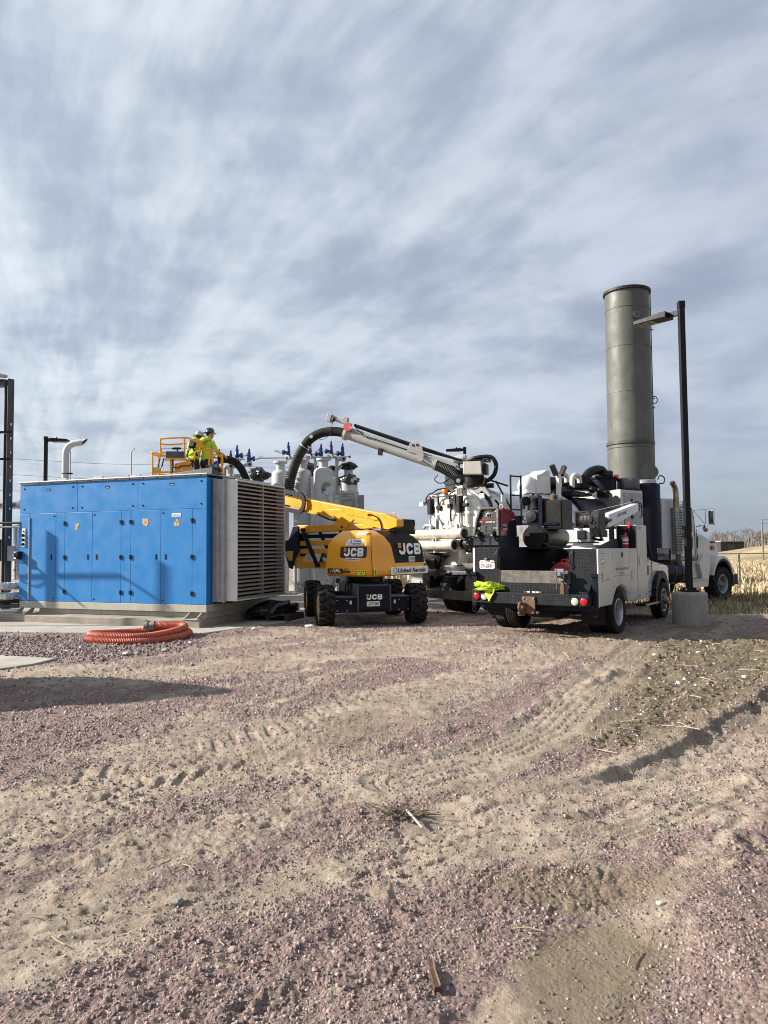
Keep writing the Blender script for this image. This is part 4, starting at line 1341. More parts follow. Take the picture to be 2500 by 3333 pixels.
    m = mk(); m.prism([(2.2, by(2.2) - .12), (7.0, by(7.0) - .12), (7.0, by(7.0) + .11), (2.2, by(2.2) + .11)], 'x', xb - wb + .03, xb + wb - .03); m.build('boom_extension', YEL, t, 0, .008)
    m = mk(); m.prism([(1.30, by(1.3) - .10), (2.9, by(2.9) - .16), (2.9, by(2.9) - .20), (1.1, by(1.1) - .18)], 'x', xb - wb - .03, xb - wb - .005); m.build('boom_rail', YEL, bo, 0)
    m = mk(); m.tube([(xb - wb - .004, 1.3, by(1.3) - .02), (xb - wb - .004, -.3, by(-.3) + .0)], .012, 4); m.build('boom_seam', YEL, bo)
    # knuckle lug under the boom and the lift cylinder
    m = mk(); m.prism([(1.32, by(1.32) + .0), (1.0, by(1.0) - .30), (.88, by(.88) - .42), (.74, by(.74) - .42), (.66, by(.66) - .30), (.45, by(.45) - .10), (.85, by(.85) + .06)], 'x', xb - wb - .02, xb - wb - .004); m.build('boom_lug', YEL, t, 0, .006)
    m = mk(); m.cyl((xb - wb - .03, .82, by(.82) - .34), (xb + wb + .03, .82, by(.82) - .34), .03, n=12); m.build('pivot_pin', BLK, t)
    m = mk(); m.cyl((xb - .05, .80, by(.8) - .33), (xb - .05, .15, 1.99), .026, n=12); m.build('cylinder_rod', CHROME, t)
    m = mk(); m.cyl((xb - .05, .30, 2.02), (xb - .05, -.35, 1.87), .055, n=14); m.build('lift_cylinder', BLK, t)
    m = mk(); m.tube(spline([(xb - wb - .03, .86, by(.86) - .44), (xb - wb - .05, .80, by(.8) - .55), (xb - wb - .05, .72, 1.75), (xb - wb, .62, 1.65)]), .035, 8); m.build('boom_hose', BLK, t)
    m = mk(); m.tube(spline([(xb - wb - .02, 1.6, by(1.6) - .17), (xb - wb - .03, 1.2, by(1.2) - .23), (xb - wb - .03, 1.0, by(1.0) - .20)]), .022, 6); m.build('boom_hose', BLK, t)
    m = mk(); m.tube(spline([(xb - wb - .012, .02, by(.02) + .05), (xb - wb - .03, -.02, by(0) + .09), (xb - wb - .03, -.22, by(-.2) + .07), (xb - wb - .02, -.34, by(-.34) - .02), (xb - wb - .02, -.40, 1.96)]), .014, 6); m.build('boom_hose', BLK, t)
    m = mk(); m.c((xb - wb - .012, -.20, by(-.2) + .01), (.02, .14, .05)); m.build('hose_bracket', YEL, t, 0, .003)
    m = mk(); m.tube(spline([(xb, -.55, by(-.55) + .16), (xb, -.58, by(-.55) + .21), (xb, -.66, by(-.6) + .2), (xb, -.66, by(-.66) + .13)]), .009, 6); m.build('lifting_eye', YEL, t)
    # cable carrier loop hanging over the boom
    m = mk(); pts = []
    for k in range(15):
        a = rad(100 - 200 * k / 14)
        pts.append((xb - wb - .08, 2.20 - .20 * math.cos(a) * .9, by(2.25) - .0 + .22 * math.sin(a)))
    pts = [(xb - wb - .08, 3.1, by(3.1) + .24)] + pts + [(xb - wb - .08, 3.1, by(3.1) - .22)]
    for a, b in zip(pts[:-1], pts[1:]):
        m.bar(a, b, .11, .05, (0, 0, 1) if abs(a[2] - b[2]) < .001 else (1, 0, 0))
    m.build('cable_carrier', BLK, t, 0)
    # ---- folded lower arms
    def arm(name, pts, x0, x1, mat=YEL, bev=.01):
        mm = mk(); mm.prism(pts, 'x', x0, x1); return mm.build(name, mat, t, 0, bev)
    xa0, xa1 = xb - .12, xb + .12
    arm('upper_riser', [(-.1, 2.02), (.9, 1.99), (1.9, 1.96), (2.35, 1.93), (2.50, 1.98), (2.5, 2.10), (2.35, 2.14), (.9, 2.13), (-.1, 2.10)], xa0, xa1)
    arm('riser_link', [(.0, 1.66), (2.3, 1.64), (2.3, 1.76), (.0, 1.78)], xa0 + .03, xa1 - .03)
    arm('riser_link', [(.0, 1.46), (2.3, 1.45), (2.3, 1.57), (.0, 1.58)], xa0 + .03, xa1 - .03)
    arm('lower_riser', [(.0, 1.12), (2.45, 1.09), (2.5, 1.30), (2.33, 1.39), (2.15, 1.27), (.0, 1.27)], xa0, xa1)
    arm('riser_cover', [(.1, 1.80), (2.2, 1.83), (2.2, 1.91), (.1, 1.93)], xa0 + .02, xa1 - .02, NAVY)
    arm('riser_upright', [(2.30, 2.13), (2.46, 2.13), (2.62, 1.80), (2.78, 1.80), (2.78, 1.50), (2.62, 1.10), (2.48, 1.07), (2.42, 1.30), (2.26, 1.5), (2.26, 1.95)], xa0 - .035, xa0 - .004, NAVY)
    arm('riser_upright', [(2.30, 2.13), (2.46, 2.13), (2.62, 1.80), (2.78, 1.80), (2.78, 1.50), (2.62, 1.10), (2.48, 1.07), (2.42, 1.30), (2.26, 1.5), (2.26, 1.95)], xa1 + .004, xa1 + .035, NAVY)
    arm('riser_box', [(2.50, 2.0), (2.66, 1.76), (2.66, 1.52), (2.50, 1.52)], xa0, xa1, material('slate blue plastic', (.045, .065, .085), .5), .01)
    arm('riser_bracket', [(2.44, 1.52), (2.82, 1.50), (2.70, 1.40), (2.60, 1.28), (2.48, 1.28)], xa0 - .045, xa0 - .036, YEL, .003)
    m = mk(); m.bar((xa0 - .05, 2.08, 1.97), (xa0 - .05, 1.60, 1.17), .05, .10, (0, 1, 0)); m.build('riser_strut', NAVY, t, 0, .01)
    m = mk(); m.bar((xa1 + .05, 1.85, 1.97), (xa1 + .05, 1.35, 1.17), .05, .08, (0, 1, 0)); m.build('riser_strut', NAVY, t, 0, .01)
    m = mk(); m.cyl((xa0 - .09, 2.10, 2.03), (xa1 + .09, 2.10, 2.03), .045, n=12); m.build('pivot_pin', BLK, t)
    m = mk(); m.cyl((xa0 - .09, 1.60, 1.18), (xa1 + .09, 1.60, 1.18), .05, n=12); m.build('pivot_pin', BLK, t)
    for k in range(4):
        m = mk(); m.tube(spline([(xa0 - .03 - .01 * k, 1.55 - k * .05, 1.25), (xa0 - .05, 1.45, 1.38 + .02 * k), (xa0 - .04, 1.25, 1.34 + .03 * k), (xa0 - .03, 1.0, 1.30 + .03 * k)]), .012, 6); m.build('hydraulic_hose', BLK, t)
    # jib and platform arm, hidden behind the enclosure
    m = mk(); m.bar((xb, 6.9, by(6.9)), (xb + .1, 7.4, 3.05), .12, .14); m.build('jib', YEL, t, 0, .01)


build_turret(LIFT)


def build_basket(t):
    """platform in world axes, baked into the lift's frame"""
    inv = (Matrix.Translation(LO) @ Matrix.Rotation(JA, 4, 'Z')).inverted()
    BASE = Matrix.Translation((-5.36, 19.55, 0)) @ Matrix.Rotation(rad(6), 4, 'Z')
    def mk():
        m = MB(); m.M = inv @ BASE; return m
    b = bpy.data.objects.new('basket', None); COL.objects.link(b); b.parent = t
    r = .024
    def rail(pts, nm='rail', rr=r, closed=False):
        m = mk(); m.tube(spline(pts, 4, closed) if len(pts) > 3 else pts, rr, 8, True, closed); return m.build(nm, YEL, b)
    w, d = .93, .40
    c = .12
    loop = [(-w, -d + c), (-w + c, -d), (-.05, -d), (-.05, -d + .02), (-.05, d), (-w + c, d), (-w, d - c)]
    rail([(.0, -d, 4.06), (-.40, -d, 4.06), (-w + c, -d, 4.17), (-w, -d + c, 4.19), (-w, d - c, 4.19), (-w + c, d, 4.19), (-.1, d, 4.19), (.6, d, 4.19)])
    rail([(-w + .05, -d, 3.64), (-.55, -d, 3.65), (.0, -d, 3.68)])
    rail([(-w + .05, -d, 3.64), (-w + .02, d, 3.64)])
    rail([(-w + .05, d, 3.66), (w, d, 3.66)])
    for x, y in ((-w + .06, -d), (-w + .06, d), (-.0, d), (w - .05, d)):
        rail([(x, y, 3.15), (x, y, 4.17)], 'post')
    # raised anti-crush bar
    rail([(-.32, -d, 3.95), (-.33, -d, 4.15), (-.66, -d, 4.18)], rr=.02)
    rail([(-.66, -d + .02, 4.05), (-.67, -d + .02, 4.50), (-.60, -d + .02, 4.555), (-.1, -d + .02, 4.585), (.12, -d + .04, 4.56), (.32, -d + .10, 4.44), (.36, -d + .14, 4.30)])
    rail([(-.66, -d + .02, 4.50), (-.74, -.1, 4.47), (-.60, d - .05, 4.50), (.0, d, 4.55)])
    rail([(-.04, -d + .02, 4.57), (-.04, -d + .01, 4.0)], 'post')
    m = mk(); m.c((-.70, -.18, 4.26), (.06, .10, .14)); m.build('latch_block', YEL, b, 0, .008)
    m = mk(); m.tube([(-.62, -d, 4.28), (.1, -d + .02, 4.30)], .005, 5); m.build('trip_wire', BLK, b)
    m = mk(); m.tube([(-.36, -d, 4.285), (-.33, -d, 4.287), (-.16, -d, 4.292), (-.12, -d, 4.294)], [.012, .03, .03, .012], 8); m.build('foam_grip', BLK, b)
    # control box on its tray
    m = mk(); m.prism([(-d - .13, 4.02), (-d + .10, 4.02), (-d + .08, 4.19), (-d - .10, 4.20)], 'x', -.50, -.05); m.build('control_box', STEELGREY, b, 0, .006)
    m = mk(); m.c((-.22, -d, 4.235), (.03, .03, .06)); m.build('joystick', BLK, b)
    m = mk(); m.c((.04, -d + .12, 4.235), (.03, .03, .06)); m.build('joystick', BLK, b)
    m = mk(); m.prism([(-d - .16, 3.99), (-d + .16, 3.97), (-d + .16, 4.0), (-d - .16, 4.015)], 'x', -.56, .02); m.build('control_tray', YEL, b, 0, .004)
    m = mk(); m.prism([(-.30, 3.55), (.16, 3.55), (.16, 3.93), (.05, 3.96), (-.30, 3.88)], 'y', -d + .03, -d + .06); m.build('front_panel', YEL, b, 0, .006)
    m = mk(); m.cyl((-.10, -d + .028, 3.70), (-.10, -d + .022, 3.70), .035, n=14); m.build('panel_socket', SILVER, b)
    m = mk(); m.bar((-.38, -d + .02, 3.45), (-.38, -d + .02, 3.98), .06, .06); m.build('bracket_post', YEL, b, 0)
    m = mk(); m.tube(spline([(-.34, -d - .01, 3.98), (-.33, -d - .02, 3.8), (-.36, -d - .02, 3.55), (-.36, -d, 3.3)]), .02, 8); m.build('control_cable', BLK, b)
    m = mk(); m.tube(spline([(-.33, -d - .01, 3.78), (-.2, -d - .01, 3.76), (-.1, -d - .01, 3.82), (.1, -d, 3.83), (.2, -d + .03, 3.98), (.22, -d + .05, 4.15), (.3, -d + .05, 4.21)]), .014, 6); m.build('control_cable', BLK, b)
    m = mk(); m.c((-.76, -d + .05, 3.70), (.20, .10, .16)); m.build('tool_tray', YSTICK, b, 0, .008)
    for k in range(2):
        m = mk(); m.cyl((-.74 + k * .10, -d + .05, 3.78), (-.68 + k * .10, -d + .04, 4.03), .018, n=8); m.build('tool_handle', BLK, b)
    # sliding gate on the right
    rail([(.22, -d + .04, 3.95), (.24, -d + .03, 4.18), (.36, -d, 4.22), (.56, -d, 4.27), (.72, -d, 4.26), (.80, -d, 4.19)])
    m = mk(); m.bar((.62, -d, 3.35), (.62, -d, 4.24), .06, .05); m.build('gate_post', YEL, b, 0, .004)
    m = mk(); m.bar((.71, -d, 3.35), (.71, -d, 4.22), .05, .05); m.build('gate_post', YEL, b, 0, .004)
    m = mk(); m.bar((.95, -d + .10, 3.35), (.95, -d + .10, 4.16), .075, .06); m.build('gate_post', YEL, b, 0, .004)
    rail([(.72, -d, 4.22), (.80, -d, 4.23), (.95, -d + .08, 4.17), (1.03, -d + .2, 4.10), (1.0, d, 4.10)])
    rail([(.70, -d, 4.12), (.82, -d, 4.13), (.95, -d + .08, 4.07)])
    m = mk(); m.cyl((.85, -.1, 4.17), (.85, -.1, 4.32), .02, n=8); m.build('gate_pin', BLK, b)
    m = mk(); m.c((.36, -d + .02, 4.42), (.15, .05, .19)); m.build('plate', YEL, b, 0, .006)
    m = mk(); m.b(-w, w, -d, d, 3.10, 3.15); m.build('floor', YEL, b, 0)
    return b


build_basket(LIFT)
# ------------------------------------------------------------ service truck
TREADP = tread_plate('black tread plate', (.012, .0135, .016), .5)
OFFW = material('service body white', (.44, .44, .425), .38, var=.04, vs=3, dirt=.16, dcol=(.42, .38, .31), ds=2.0, coat=.2)
BEDBLK = material('worn bed liner', (.006, .007, .011), .55, var=.3, vs=5, dirt=.2, dcol=(.03, .027, .024), spec=.25)
WOOD = material('weathered grey board', (.105, .10, .088), .85, var=.35, vs=9, dirt=.5, dcol=(.20, .19, .165), ds=5, bump=.4, bs=40)
CASTIRON = material('cast grey machine', (.015, .0165, .019), .5, .0, spec=.3, var=.2, vs=8, dirt=.18, dcol=(.09, .08, .065))
GP = material('grey print on white', (.16, .16, .16), .5)

SA = rad(-35.5)
SO = (2.63, 12.74, 0.0)


def sw(x, y, z=0):
    c, s = math.cos(SA), math.sin(SA)
    return (SO[0] + x * c - y * s, SO[1] + x * s + y * c, SO[2] + z)


def build_service():
    t = thing('service_truck', 'white and black service truck seen from behind with a crane and welder on its bed', 'truck', SO, SA)
    X = (1, 0, 0); Z = (0, 0, 1); Y = (0, 1, 0)
    HW = 1.18
    def part(name, mat, fn, par=None, smooth=0, bev=.004, **k):
        m = MB(); fn(m); return m.build(name, mat, par or t, smooth, bev, **k)
    # side boxes: right
    right = part('right_side_box', OFFW, lambda m: m.prism([(0.008, .555), (.68, .55), (.80, .70), (.97, .83), (1.17, .87), (1.37, .83), (1.54, .72), (1.66, .545), (2.24, .535), (2.24, 1.53), (.008, 1.53)], 'x', .70, HW - .012), bev=.008)
    def door(name, poly, par=right, **k):
        return part(name, OFFW, lambda m: m.prism(poly, 'x', HW - .012, HW + .004), par, bev=.004)
    g = .007
    d1 = door('body_door', [(.03, .575), (.66, .57), (.75, .67), (.75, 1.51), (.03, 1.51)])
    d2 = door('body_door', [(.765, 1.05), (1.74, 1.04), (1.74, 1.505), (.765, 1.51)])
    d3 = door('body_door', [(.765, .70), (.92, .84), (1.17, .90), (1.42, .845), (1.60, .70), (1.74, .70), (1.74, 1.03), (.765, 1.04)])
    d4 = door('body_door', [(1.755, .56), (2.22, .55), (2.22, 1.50), (1.755, 1.505)])
    tall = part('tall_cabinet', OFFW, lambda m: m.b(.78, HW - .012, 2.25, 2.90, .535, 1.985), bev=.01)
    d5 = part('body_door', OFFW, lambda m: m.b(HW - .012, HW + .004, 2.265, 2.885, .55, 1.97), tall)
    cb = part('cabinet_back', NAVY, lambda m: m.b(.80, HW - .02, 2.240, 2.249, 1.535, 1.97), tall, bev=0)
    for k in range(4):
        part('vent_slot', GALV, lambda m: m.c((.90, 2.236, 1.71 + k * .022), (.08, .006, .008)), cb, bev=0)
    part('maker_plate', material('small blue grey plate', (.20, .27, .33), .5), lambda m: m.c((HW + .006, 2.43, 1.925), (.003, .18, .045)), d5, bev=0)
    for par, y, z, h in ((d1, .20, 1.06, .17), (d4, 1.86, 1.03, .19), (d5, 2.37, 1.28, .19)):
        part('handle_recess', GALV, lambda m: m.c((HW + .006, y, z), (.004, .06, h)), par, bev=0)
        part('handle', SILVER, lambda m: m.c((HW + .013, y, z), (.014, .028, h * .62)), par, bev=.004)
    part('handle_recess', GALV, lambda m: m.c((HW + .006, 1.27, 1.42), (.004, .10, .12)), d2, bev=0)
    part('handle', BLK, lambda m: m.c((HW + .013, 1.27, 1.42), (.014, .05, .08)), d2, bev=.004)
    uS, vS = (0, 1, 0), (0, 0, 1)
    text('web_lettering', 'www.nebconinc.com', GP, d2, (HW + .008, 1.27, 1.175), uS, vS, .062, .76, bold=.01)
    q = plate(d2, 'number_plate_small', (HW + .006, 1.26, 1.085), uS, vS, .25, .055, material('pale grey tape', (.5, .5, .49), .5))
    text('small_lettering', 'UNIT 47-1', GP, q, (HW + .009, 1.26, 1.085), uS, vS, .034, .22, bold=.02)
    for z, h, c in ((1.40, .16, PAPER), (1.22, .17, PAPER), (1.05, .10, PAPER)):
        q = plate(d1, 'safety_label', (HW + .006, .20 if z > 1.1 else .14, z), uS, vS, .17 if z > 1.1 else .09, h, c)
        part('label_band', REDL if z < 1.3 else GP, lambda m: m.c((HW + .0095, .20 if z > 1.1 else .14, z + h * .36), (.001, .15 if z > 1.1 else .08, h * .16)), q, bev=0)
        for k in range(4):
            part('label_line', GP, lambda m: m.c((HW + .0095, .20 if z > 1.1 else .14, z + h * (.14 - .15 * k)), (.001, .13 if z > 1.1 else .06, h * .05)), q, bev=0)
    text('script_badge', 'Reading', GP, d1, (HW + .008, .47, 1.0), uS, vS, .034, .20, shear=.5)
    for yy in (2.33, 2.80):
        part('door_stud', BLK, lambda m: m.cyl((HW + .004, yy, .62), (HW + .012, yy, .62), .016, n=10), d5, bev=0)
    q = plate(d5, 'warning_sticker', (HW + .006, 2.72, .66), uS, vS, .06, .14, YSTICK)
    part('rear_corner_trim', WHITE, lambda m: m.b(HW - .02, HW + .006, -.012, .02, .555, 1.535), right)
    # tread-plate rear faces
    tr = part('rear_tread_panel', TREADP, lambda m: m.b(.70, HW - .022, -.012, .007, .60, 1.535), right, bev=.004)
    left = part('left_side_box', OFFW, lambda m: m.b(-HW, -.655, .008, 2.9, .62, 1.56), bev=.008)
    tl = part('rear_tread_panel', TREADP, lambda m: m.b(-HW + .035, -.64, -.012, .007, .60, 1.565), left, bev=.004)
    part('rear_corner_trim', WHITE, lambda m: m.b(-HW - .006, -HW + .034, -.014, .02, 1.12, 1.565), left)
    for par, x in ((tl, -.695), (tr, .735)):
        part('paddle_rod', BLK, lambda m: m.tube(spline([(x + .01, -.02, 1.53), (x + .005, -.035, 1.48), (x - .025, -.045, 1.43), (x - .025, -.045, 1.30), (x + .005, -.035, 1.25), (x + .01, -.02, 1.19)]), .009, 6), par, bev=0)
    # licence plate
    q = plate(tl, 'licence_plate', (-.893, -.018, 1.255), X, Z, .305, .155, PAPER)
    text('plate_number', '29-684H', INK, q, (-.893, -.023, 1.236), X, Z, .082, .25, bold=-.004)
    text('plate_state', 'NEBRASKA', GP, q, (-.893, -.023, 1.308), X, Z, .019, .13, bold=.01)
    part('plate_tab', material('pale blue tab', (.25, .45, .62), .5), lambda m: m.c((-1.005, -.0235, 1.302), (.04, .002, .024)), q, bev=0)
    part('plate_tab', REDL, lambda m: m.c((-.782, -.0235, 1.302), (.04, .002, .024)), q, bev=0)
    part('plate_lamp', SILVER, lambda m: (m.sphere((-.905, -.035, 1.358), (.028, .03, .024), 12, 8), m.c((-.905, -.022, 1.342), (.05, .018, .02))), tl, 40, 0)
    # bed interior
    part('bed_floor', BEDBLK, lambda m: m.b(-.655, .70, 0.0, 2.9, .86, .92), bev=0)
    part('bed_side', BEDBLK, lambda m: m.b(-.654, -.62, .01, 2.9, .92, 1.575), bev=0)
    part('bed_side', BEDBLK, lambda m: m.b(.665, .699, .01, 2.9, .92, 1.54), bev=0)
    part('bed_front', BEDBLK, lambda m: m.b(-.62, .665, 2.86, 2.90, .92, 1.6), bev=0)
    wd = part('tail_board', WOOD, lambda m: m.b(-.625, .69, -.02, .018, .935, 1.155), bev=.006)
    part('tail_board_stake', CASTIRON, lambda m: m.b(-.65, -.628, -.028, .02, .93, 1.17), bev=.003)
    part('rear_sill', TREADP, lambda m: m.b(-.64, .70, -.035, .0, .77, .930), bev=.004)
    # step bumper
    bp_ = part('step_bumper', TREADP, lambda m: m.b(-1.10, 1.085, -.235, -.03, .575, .770), bev=.008)
    part('bumper_gusset', NAVY, lambda m: m.prism([(-.235, .775), (-.03, .775), (-.03, .95)], 'x', 1.06, 1.075), bev=0)
    part('bumper_gusset', NAVY, lambda m: m.prism([(-.235, .775), (-.03, .775), (-.03, 1.10)], 'x', -1.09, -1.075), bev=0)
    for x in (-1.135, 1.135):
        part('corner_post', NAVY, lambda m: m.b(x - .045, x + .045, -.075, -.015, .50, 1.10), bev=.008)
        part('post_cap', NAVY, lambda m: m.b(x - .06, x + .05, -.10, -.015, 1.06, 1.12), bev=.006)
        part('tow_ring', NAVY, lambda m: m.tube([(x + .03 * math.cos(a), -.08, .44 + .05 * math.sin(a)) for a in np.linspace(0, 6.28, 13)[:-1]], .012, 6, closed=True), bev=0)
    for x, mt in ((-1.0, REDL), (-.843, CLEARL), (.85, CLEARL), (1.005, REDL)):
        zc = .69 if x < 0 else .655
        e = part('tail_lamp' if mt is REDL else 'reverse_lamp', RUBB, lambda m: m.lathe([(.078, 0), (.078, .012), (.066, .018), (.066, 0)], (x, -.234, zc), 24, (0, -1, 0)), bp_, 40, 0)
        part('lens', mt, lambda m: m.lathe([(.064, 0), (.064, .010), (.05, .018), (.001, .020)], (x, -.236, zc), 24, (0, -1, 0)), e, 40, 0) if False else part('lens', mt, lambda m: m.lathe([(.064, 0), (.064, .010), (.05, .018), (.001, .020)], (x, -.236, zc), 24, (0, -1, 0)), bp_, 40, 0)
    part('bumper_notch', DARK, lambda m: m.c((-.27, -.237, .70), (.05, .006, .07)), bp_, bev=0)
    # hitch plate and pintle
    h = part('hitch_plate', BRASS, lambda m: m.b(-.10, .145, -.262, -.237, .42, .715), bev=.004)
    part('pintle_hook', BRASS, lambda m: (m.c((-.075, -.30, .56), (.09, .08, .10)), m.tube(spline([(-.075, -.33, .60), (-.075, -.40, .60), (-.075, -.43, .53), (-.075, -.39, .47), (-.075, -.31, .48)]), .030, 8), m.c((-.09, -.30, .43), (.10, .06, .10))), h, 40, .003)
    part('ball_mount', BRASS, lambda m: (m.sphere((-.10, -.36, .43), .036, 12, 8), m.sphere((.20, -.27, .44), .03, 10, 6)), h, 40, 0)
    for x in (-.07, .115):
        part('bolt', SILVER, lambda m: m.cyl((x, -.275, .68), (x, -.262, .68), .018, n=6), h, bev=0)
    # chassis under the bed
    part('frame_rail', NAVY, lambda m: m.b(-.48, -.40, .0, 4.9, .50, .70), bev=0)
    part('frame_rail', NAVY, lambda m: m.b(.40, .48, .0, 4.9, .50, .70), bev=0)
    part('cross_member', NAVY, lambda m: m.b(-1.05, 1.05, -.03, .03, .47, .57), bev=0)
    part('rear_axle', NAVY, lambda m: (m.cyl((-.9, 1.13, .39), (.9, 1.13, .39), .06, n=12), m.sphere((0, 1.13, .39), (.19, .17, .18), 14, 10)), smooth=40, bev=0)
    part('spare_wheel', RUBB, lambda m: m.lathe([(.17, -.09), (.36, -.10), (.39, -.05), (.39, .05), (.36, .10), (.17, .09)], (.05, .55, .42), 28, (0, 0, 1)), smooth=40, bev=0)
    part('mud_flap', RUBB, lambda m: m.b(-.97, -.62, .12, .135, .26, .60), bev=0)
    part('mud_flap', RUBB, lambda m: m.b(.72, 1.14, .40, .415, .22, .60), bev=0)
    for sx in (-1, 1):
        for dx in (.80, 1.055):
            wheel(t, (sx * dx, 1.13, .39), .39, .225, .245, ALU if dx > 1 else NAVY, out=sx, style='road', dish=.15 if dx > 1 else .02, nuts=8 if dx > 1 else 0)
        wheel(t, (sx * 1.0, 4.45, .39), .39, .225, .245, ALU, out=sx, style='road', dish=-.01, nuts=8)
        part('hub', CHROME, lambda m: m.cyl((sx * 1.08, 4.45, .39), (sx * 1.19, 4.45, .39), .075, .06, 16), smooth=40, bev=0)
    # cab
    CW = material('cab white', (.50, .50, .50), .3, var=.03, coat=.4)
    prof = [(2.93, .50), (3.95, .48), (4.02, .62), (4.12, .80), (4.28, .90), (4.62, .90), (4.80, .80), (4.92, .55), (5.30, .52), (5.36, .70), (5.36, 1.06), (5.28, 1.12), (4.15, 1.235), (3.92, 1.28), (3.55, 1.86), (3.40, 1.93), (2.98, 1.93)]
    cab = part('cab', CW, lambda m: m.prism(prof, 'x', -.98, .98), bev=.03)
    part('side_window', GLASS, lambda m: m.prism([(3.02, 1.34), (3.82, 1.32), (3.52, 1.82), (3.02, 1.84)], 'x', .981, .985), cab, bev=0)
    part('side_window', GLASS, lambda m: m.prism([(3.02, 1.34), (3.82, 1.32), (3.52, 1.82), (3.02, 1.84)], 'x', -.985, -.981), cab, bev=0)
    part('rear_window', GLASS, lambda m: m.b(-.7, .7, 2.976, 2.979, 1.35, 1.82), cab, bev=0)
    part('window_trim', BLK, lambda m: m.tube([(.99, 3.86, 1.28), (.99, 3.50, 1.86)], .022, 6), cab, bev=0)
    part('door_seam', DARK, lambda m: m.tube([(.982, 3.05, 1.3), (.982, 3.05, .62), (.982, 3.90, .60), (.982, 3.98, .9), (.982, 3.95, 1.26)], .006, 4), cab, bev=0)
    for sx in (-1, 1):
        part('wheel_flare', BLK, lambda m: [m.bar((sx * 1.03, 4.45 + .50 * math.cos(a), .42 + .53 * math.sin(a)), (sx * 1.03, 4.45 + .50 * math.cos(b), .42 + .53 * math.sin(b)), .16, .09, (1, 0, 0)) for a, b in zip(np.linspace(-.2, 3.35, 13)[:-1], np.linspace(-.2, 3.35, 13)[1:])], cab, bev=0)
    part('door_lettering', INK, lambda m: (m.c((.984, 3.62, 1.06), (.003, .045, .20)), m.c((.984, 3.70, 1.06), (.003, .045, .20)), m.add([(.986, 3.66, 1.16), (.986, 3.64, 1.16), (.986, 3.67, .96), (.986, 3.69, .96)], [(0, 3, 2, 1)])), cab, bev=0)
    for k, s in enumerate(('NEBRASKA', 'MECHANICAL', 'CONTRACTORS', 'INC.')):
        text('door_lettering', s, GP, cab, (.984, 3.90, 1.13 - k * .052), uS, vS, .024, .22 if k < 3 else .07, bold=.01)
    for k, s in enumerate(('USDOT 148', 'LINCOLN NE')):
        text('door_lettering', s, GP, cab, (.984, 3.90, .84 - k * .045), uS, vS, .02, .18, bold=.01)
    m_ = part('door_mirror', BLK, lambda m: m.b(1.08, 1.36, 4.02, 4.12, 1.22, 1.52), cab, bev=.025)
    part('mirror_glass', material('mirror', (.35, .37, .37), .06, .9, var=.02), lambda m: m.b(1.10, 1.33, 4.012, 4.019, 1.27, 1.49), m_, bev=0)
    part('mirror_indicator', AMBERL, lambda m: m.b(1.361, 1.365, 4.04, 4.09, 1.28, 1.38), m_, bev=0)
    part('mirror_arm', BLK, lambda m: (m.bar((.98, 3.92, 1.30), (1.12, 4.06, 1.32), .05, .07), m.bar((.98, 3.92, 1.42), (1.12, 4.06, 1.40), .03, .03)), cab, bev=0)
    part('running_board', BLK, lambda m: m.b(.92, 1.12, 2.95, 3.95, .36, .40), bev=.008)
    part('running_board_trim', SILVER, lambda m: m.b(1.12, 1.13, 2.97, 3.93, .365, .395), bev=0)
    part('side_marker', REDL, lambda m: m.c((.99, 4.62, 1.16), (.02, .07, .02)), cab, bev=0)
    part('bumper_front', CHROME, lambda m: m.b(-.98, .98, 5.36, 5.46, .48, .70), bev=.01)
    # ---- crane on the right rear box
    cx, cy = .76, .46
    part('crane_base', WHITE, lambda m: m.lathe([(.22, 1.535), (.22, 1.56), (.19, 1.575), (.17, 1.63)], (cx, cy, 0), 28), smooth=40, bev=0)
    part('crane_foot', WHITE, lambda m: m.b(cx - .26, cx + .24, cy - .25, cy - .12, 1.535, 1.55), bev=0)
    part('crane_rotation_plate', BLK, lambda m: m.lathe([(.27, 1.632), (.27, 1.655), (.1, 1.656)], (cx, cy, 0), 24), smooth=40, bev=0)
    cb = part('crane_pedestal', WHITE, lambda m: m.b(cx - .14, cx + .14, cy - .05, cy + .25, 1.657, 1.90), bev=.008)
    part('motor_cover', BLK, lambda m: m.b(cx - .07, cx + .09, cy - .11, cy - .052, 1.70, 1.86), cb, bev=.015)
    part('pedestal_cable', BLK, lambda m: m.tube(spline([(cx - .06, cy - .08, 1.70), (cx - .03, cy - .11, 1.63), (cx + .03, cy - .1, 1.63), (cx + .05, cy - .08, 1.69)]), .008, 6), cb, bev=0)
    part('winch_frame', CASTIRON, lambda m: (m.b(cx - .10, cx - .075, cy - .12, cy + .16, 1.91, 2.20), m.b(cx + .155, cx + .18, cy - .12, cy + .16, 1.91, 2.20), m.b(cx - .10, cx + .18, cy - .12, cy - .10, 2.17, 2.20), m.b(cx - .10, cx + .18, cy + .1, cy + .16, 1.91, 1.93)), bev=.006)
    part('winch_drum', material('steel rope', (.11, .10, .085), .6, .5, var=.3, vs=40), lambda m: m.lathe([(.125, 0), (.125, .01), (.10, .011)] + [(.105 + .008 * (k % 2), .012 + k * .012) for k in range(17)] + [(.125, .222), (.125, .23)], (cx - .075, cy + .02, 2.06), 24, (1, 0, 0)), smooth=30, bev=0)
    part('winch_gearbox', CASTIRON, lambda m: (m.prism([(cy - .16, 1.90), (cy - .05, 1.74), (cy + .16, 1.74), (cy + .22, 1.95), (cy + .18, 2.16), (cy - .10, 2.19), (cy - .17, 2.10)], 'x', cx + .19, cx + .35), m.cyl((cx + .2, cy - .19, 2.03), (cx + .2, cy - .12, 2.03), .05, n=14)), bev=.015)
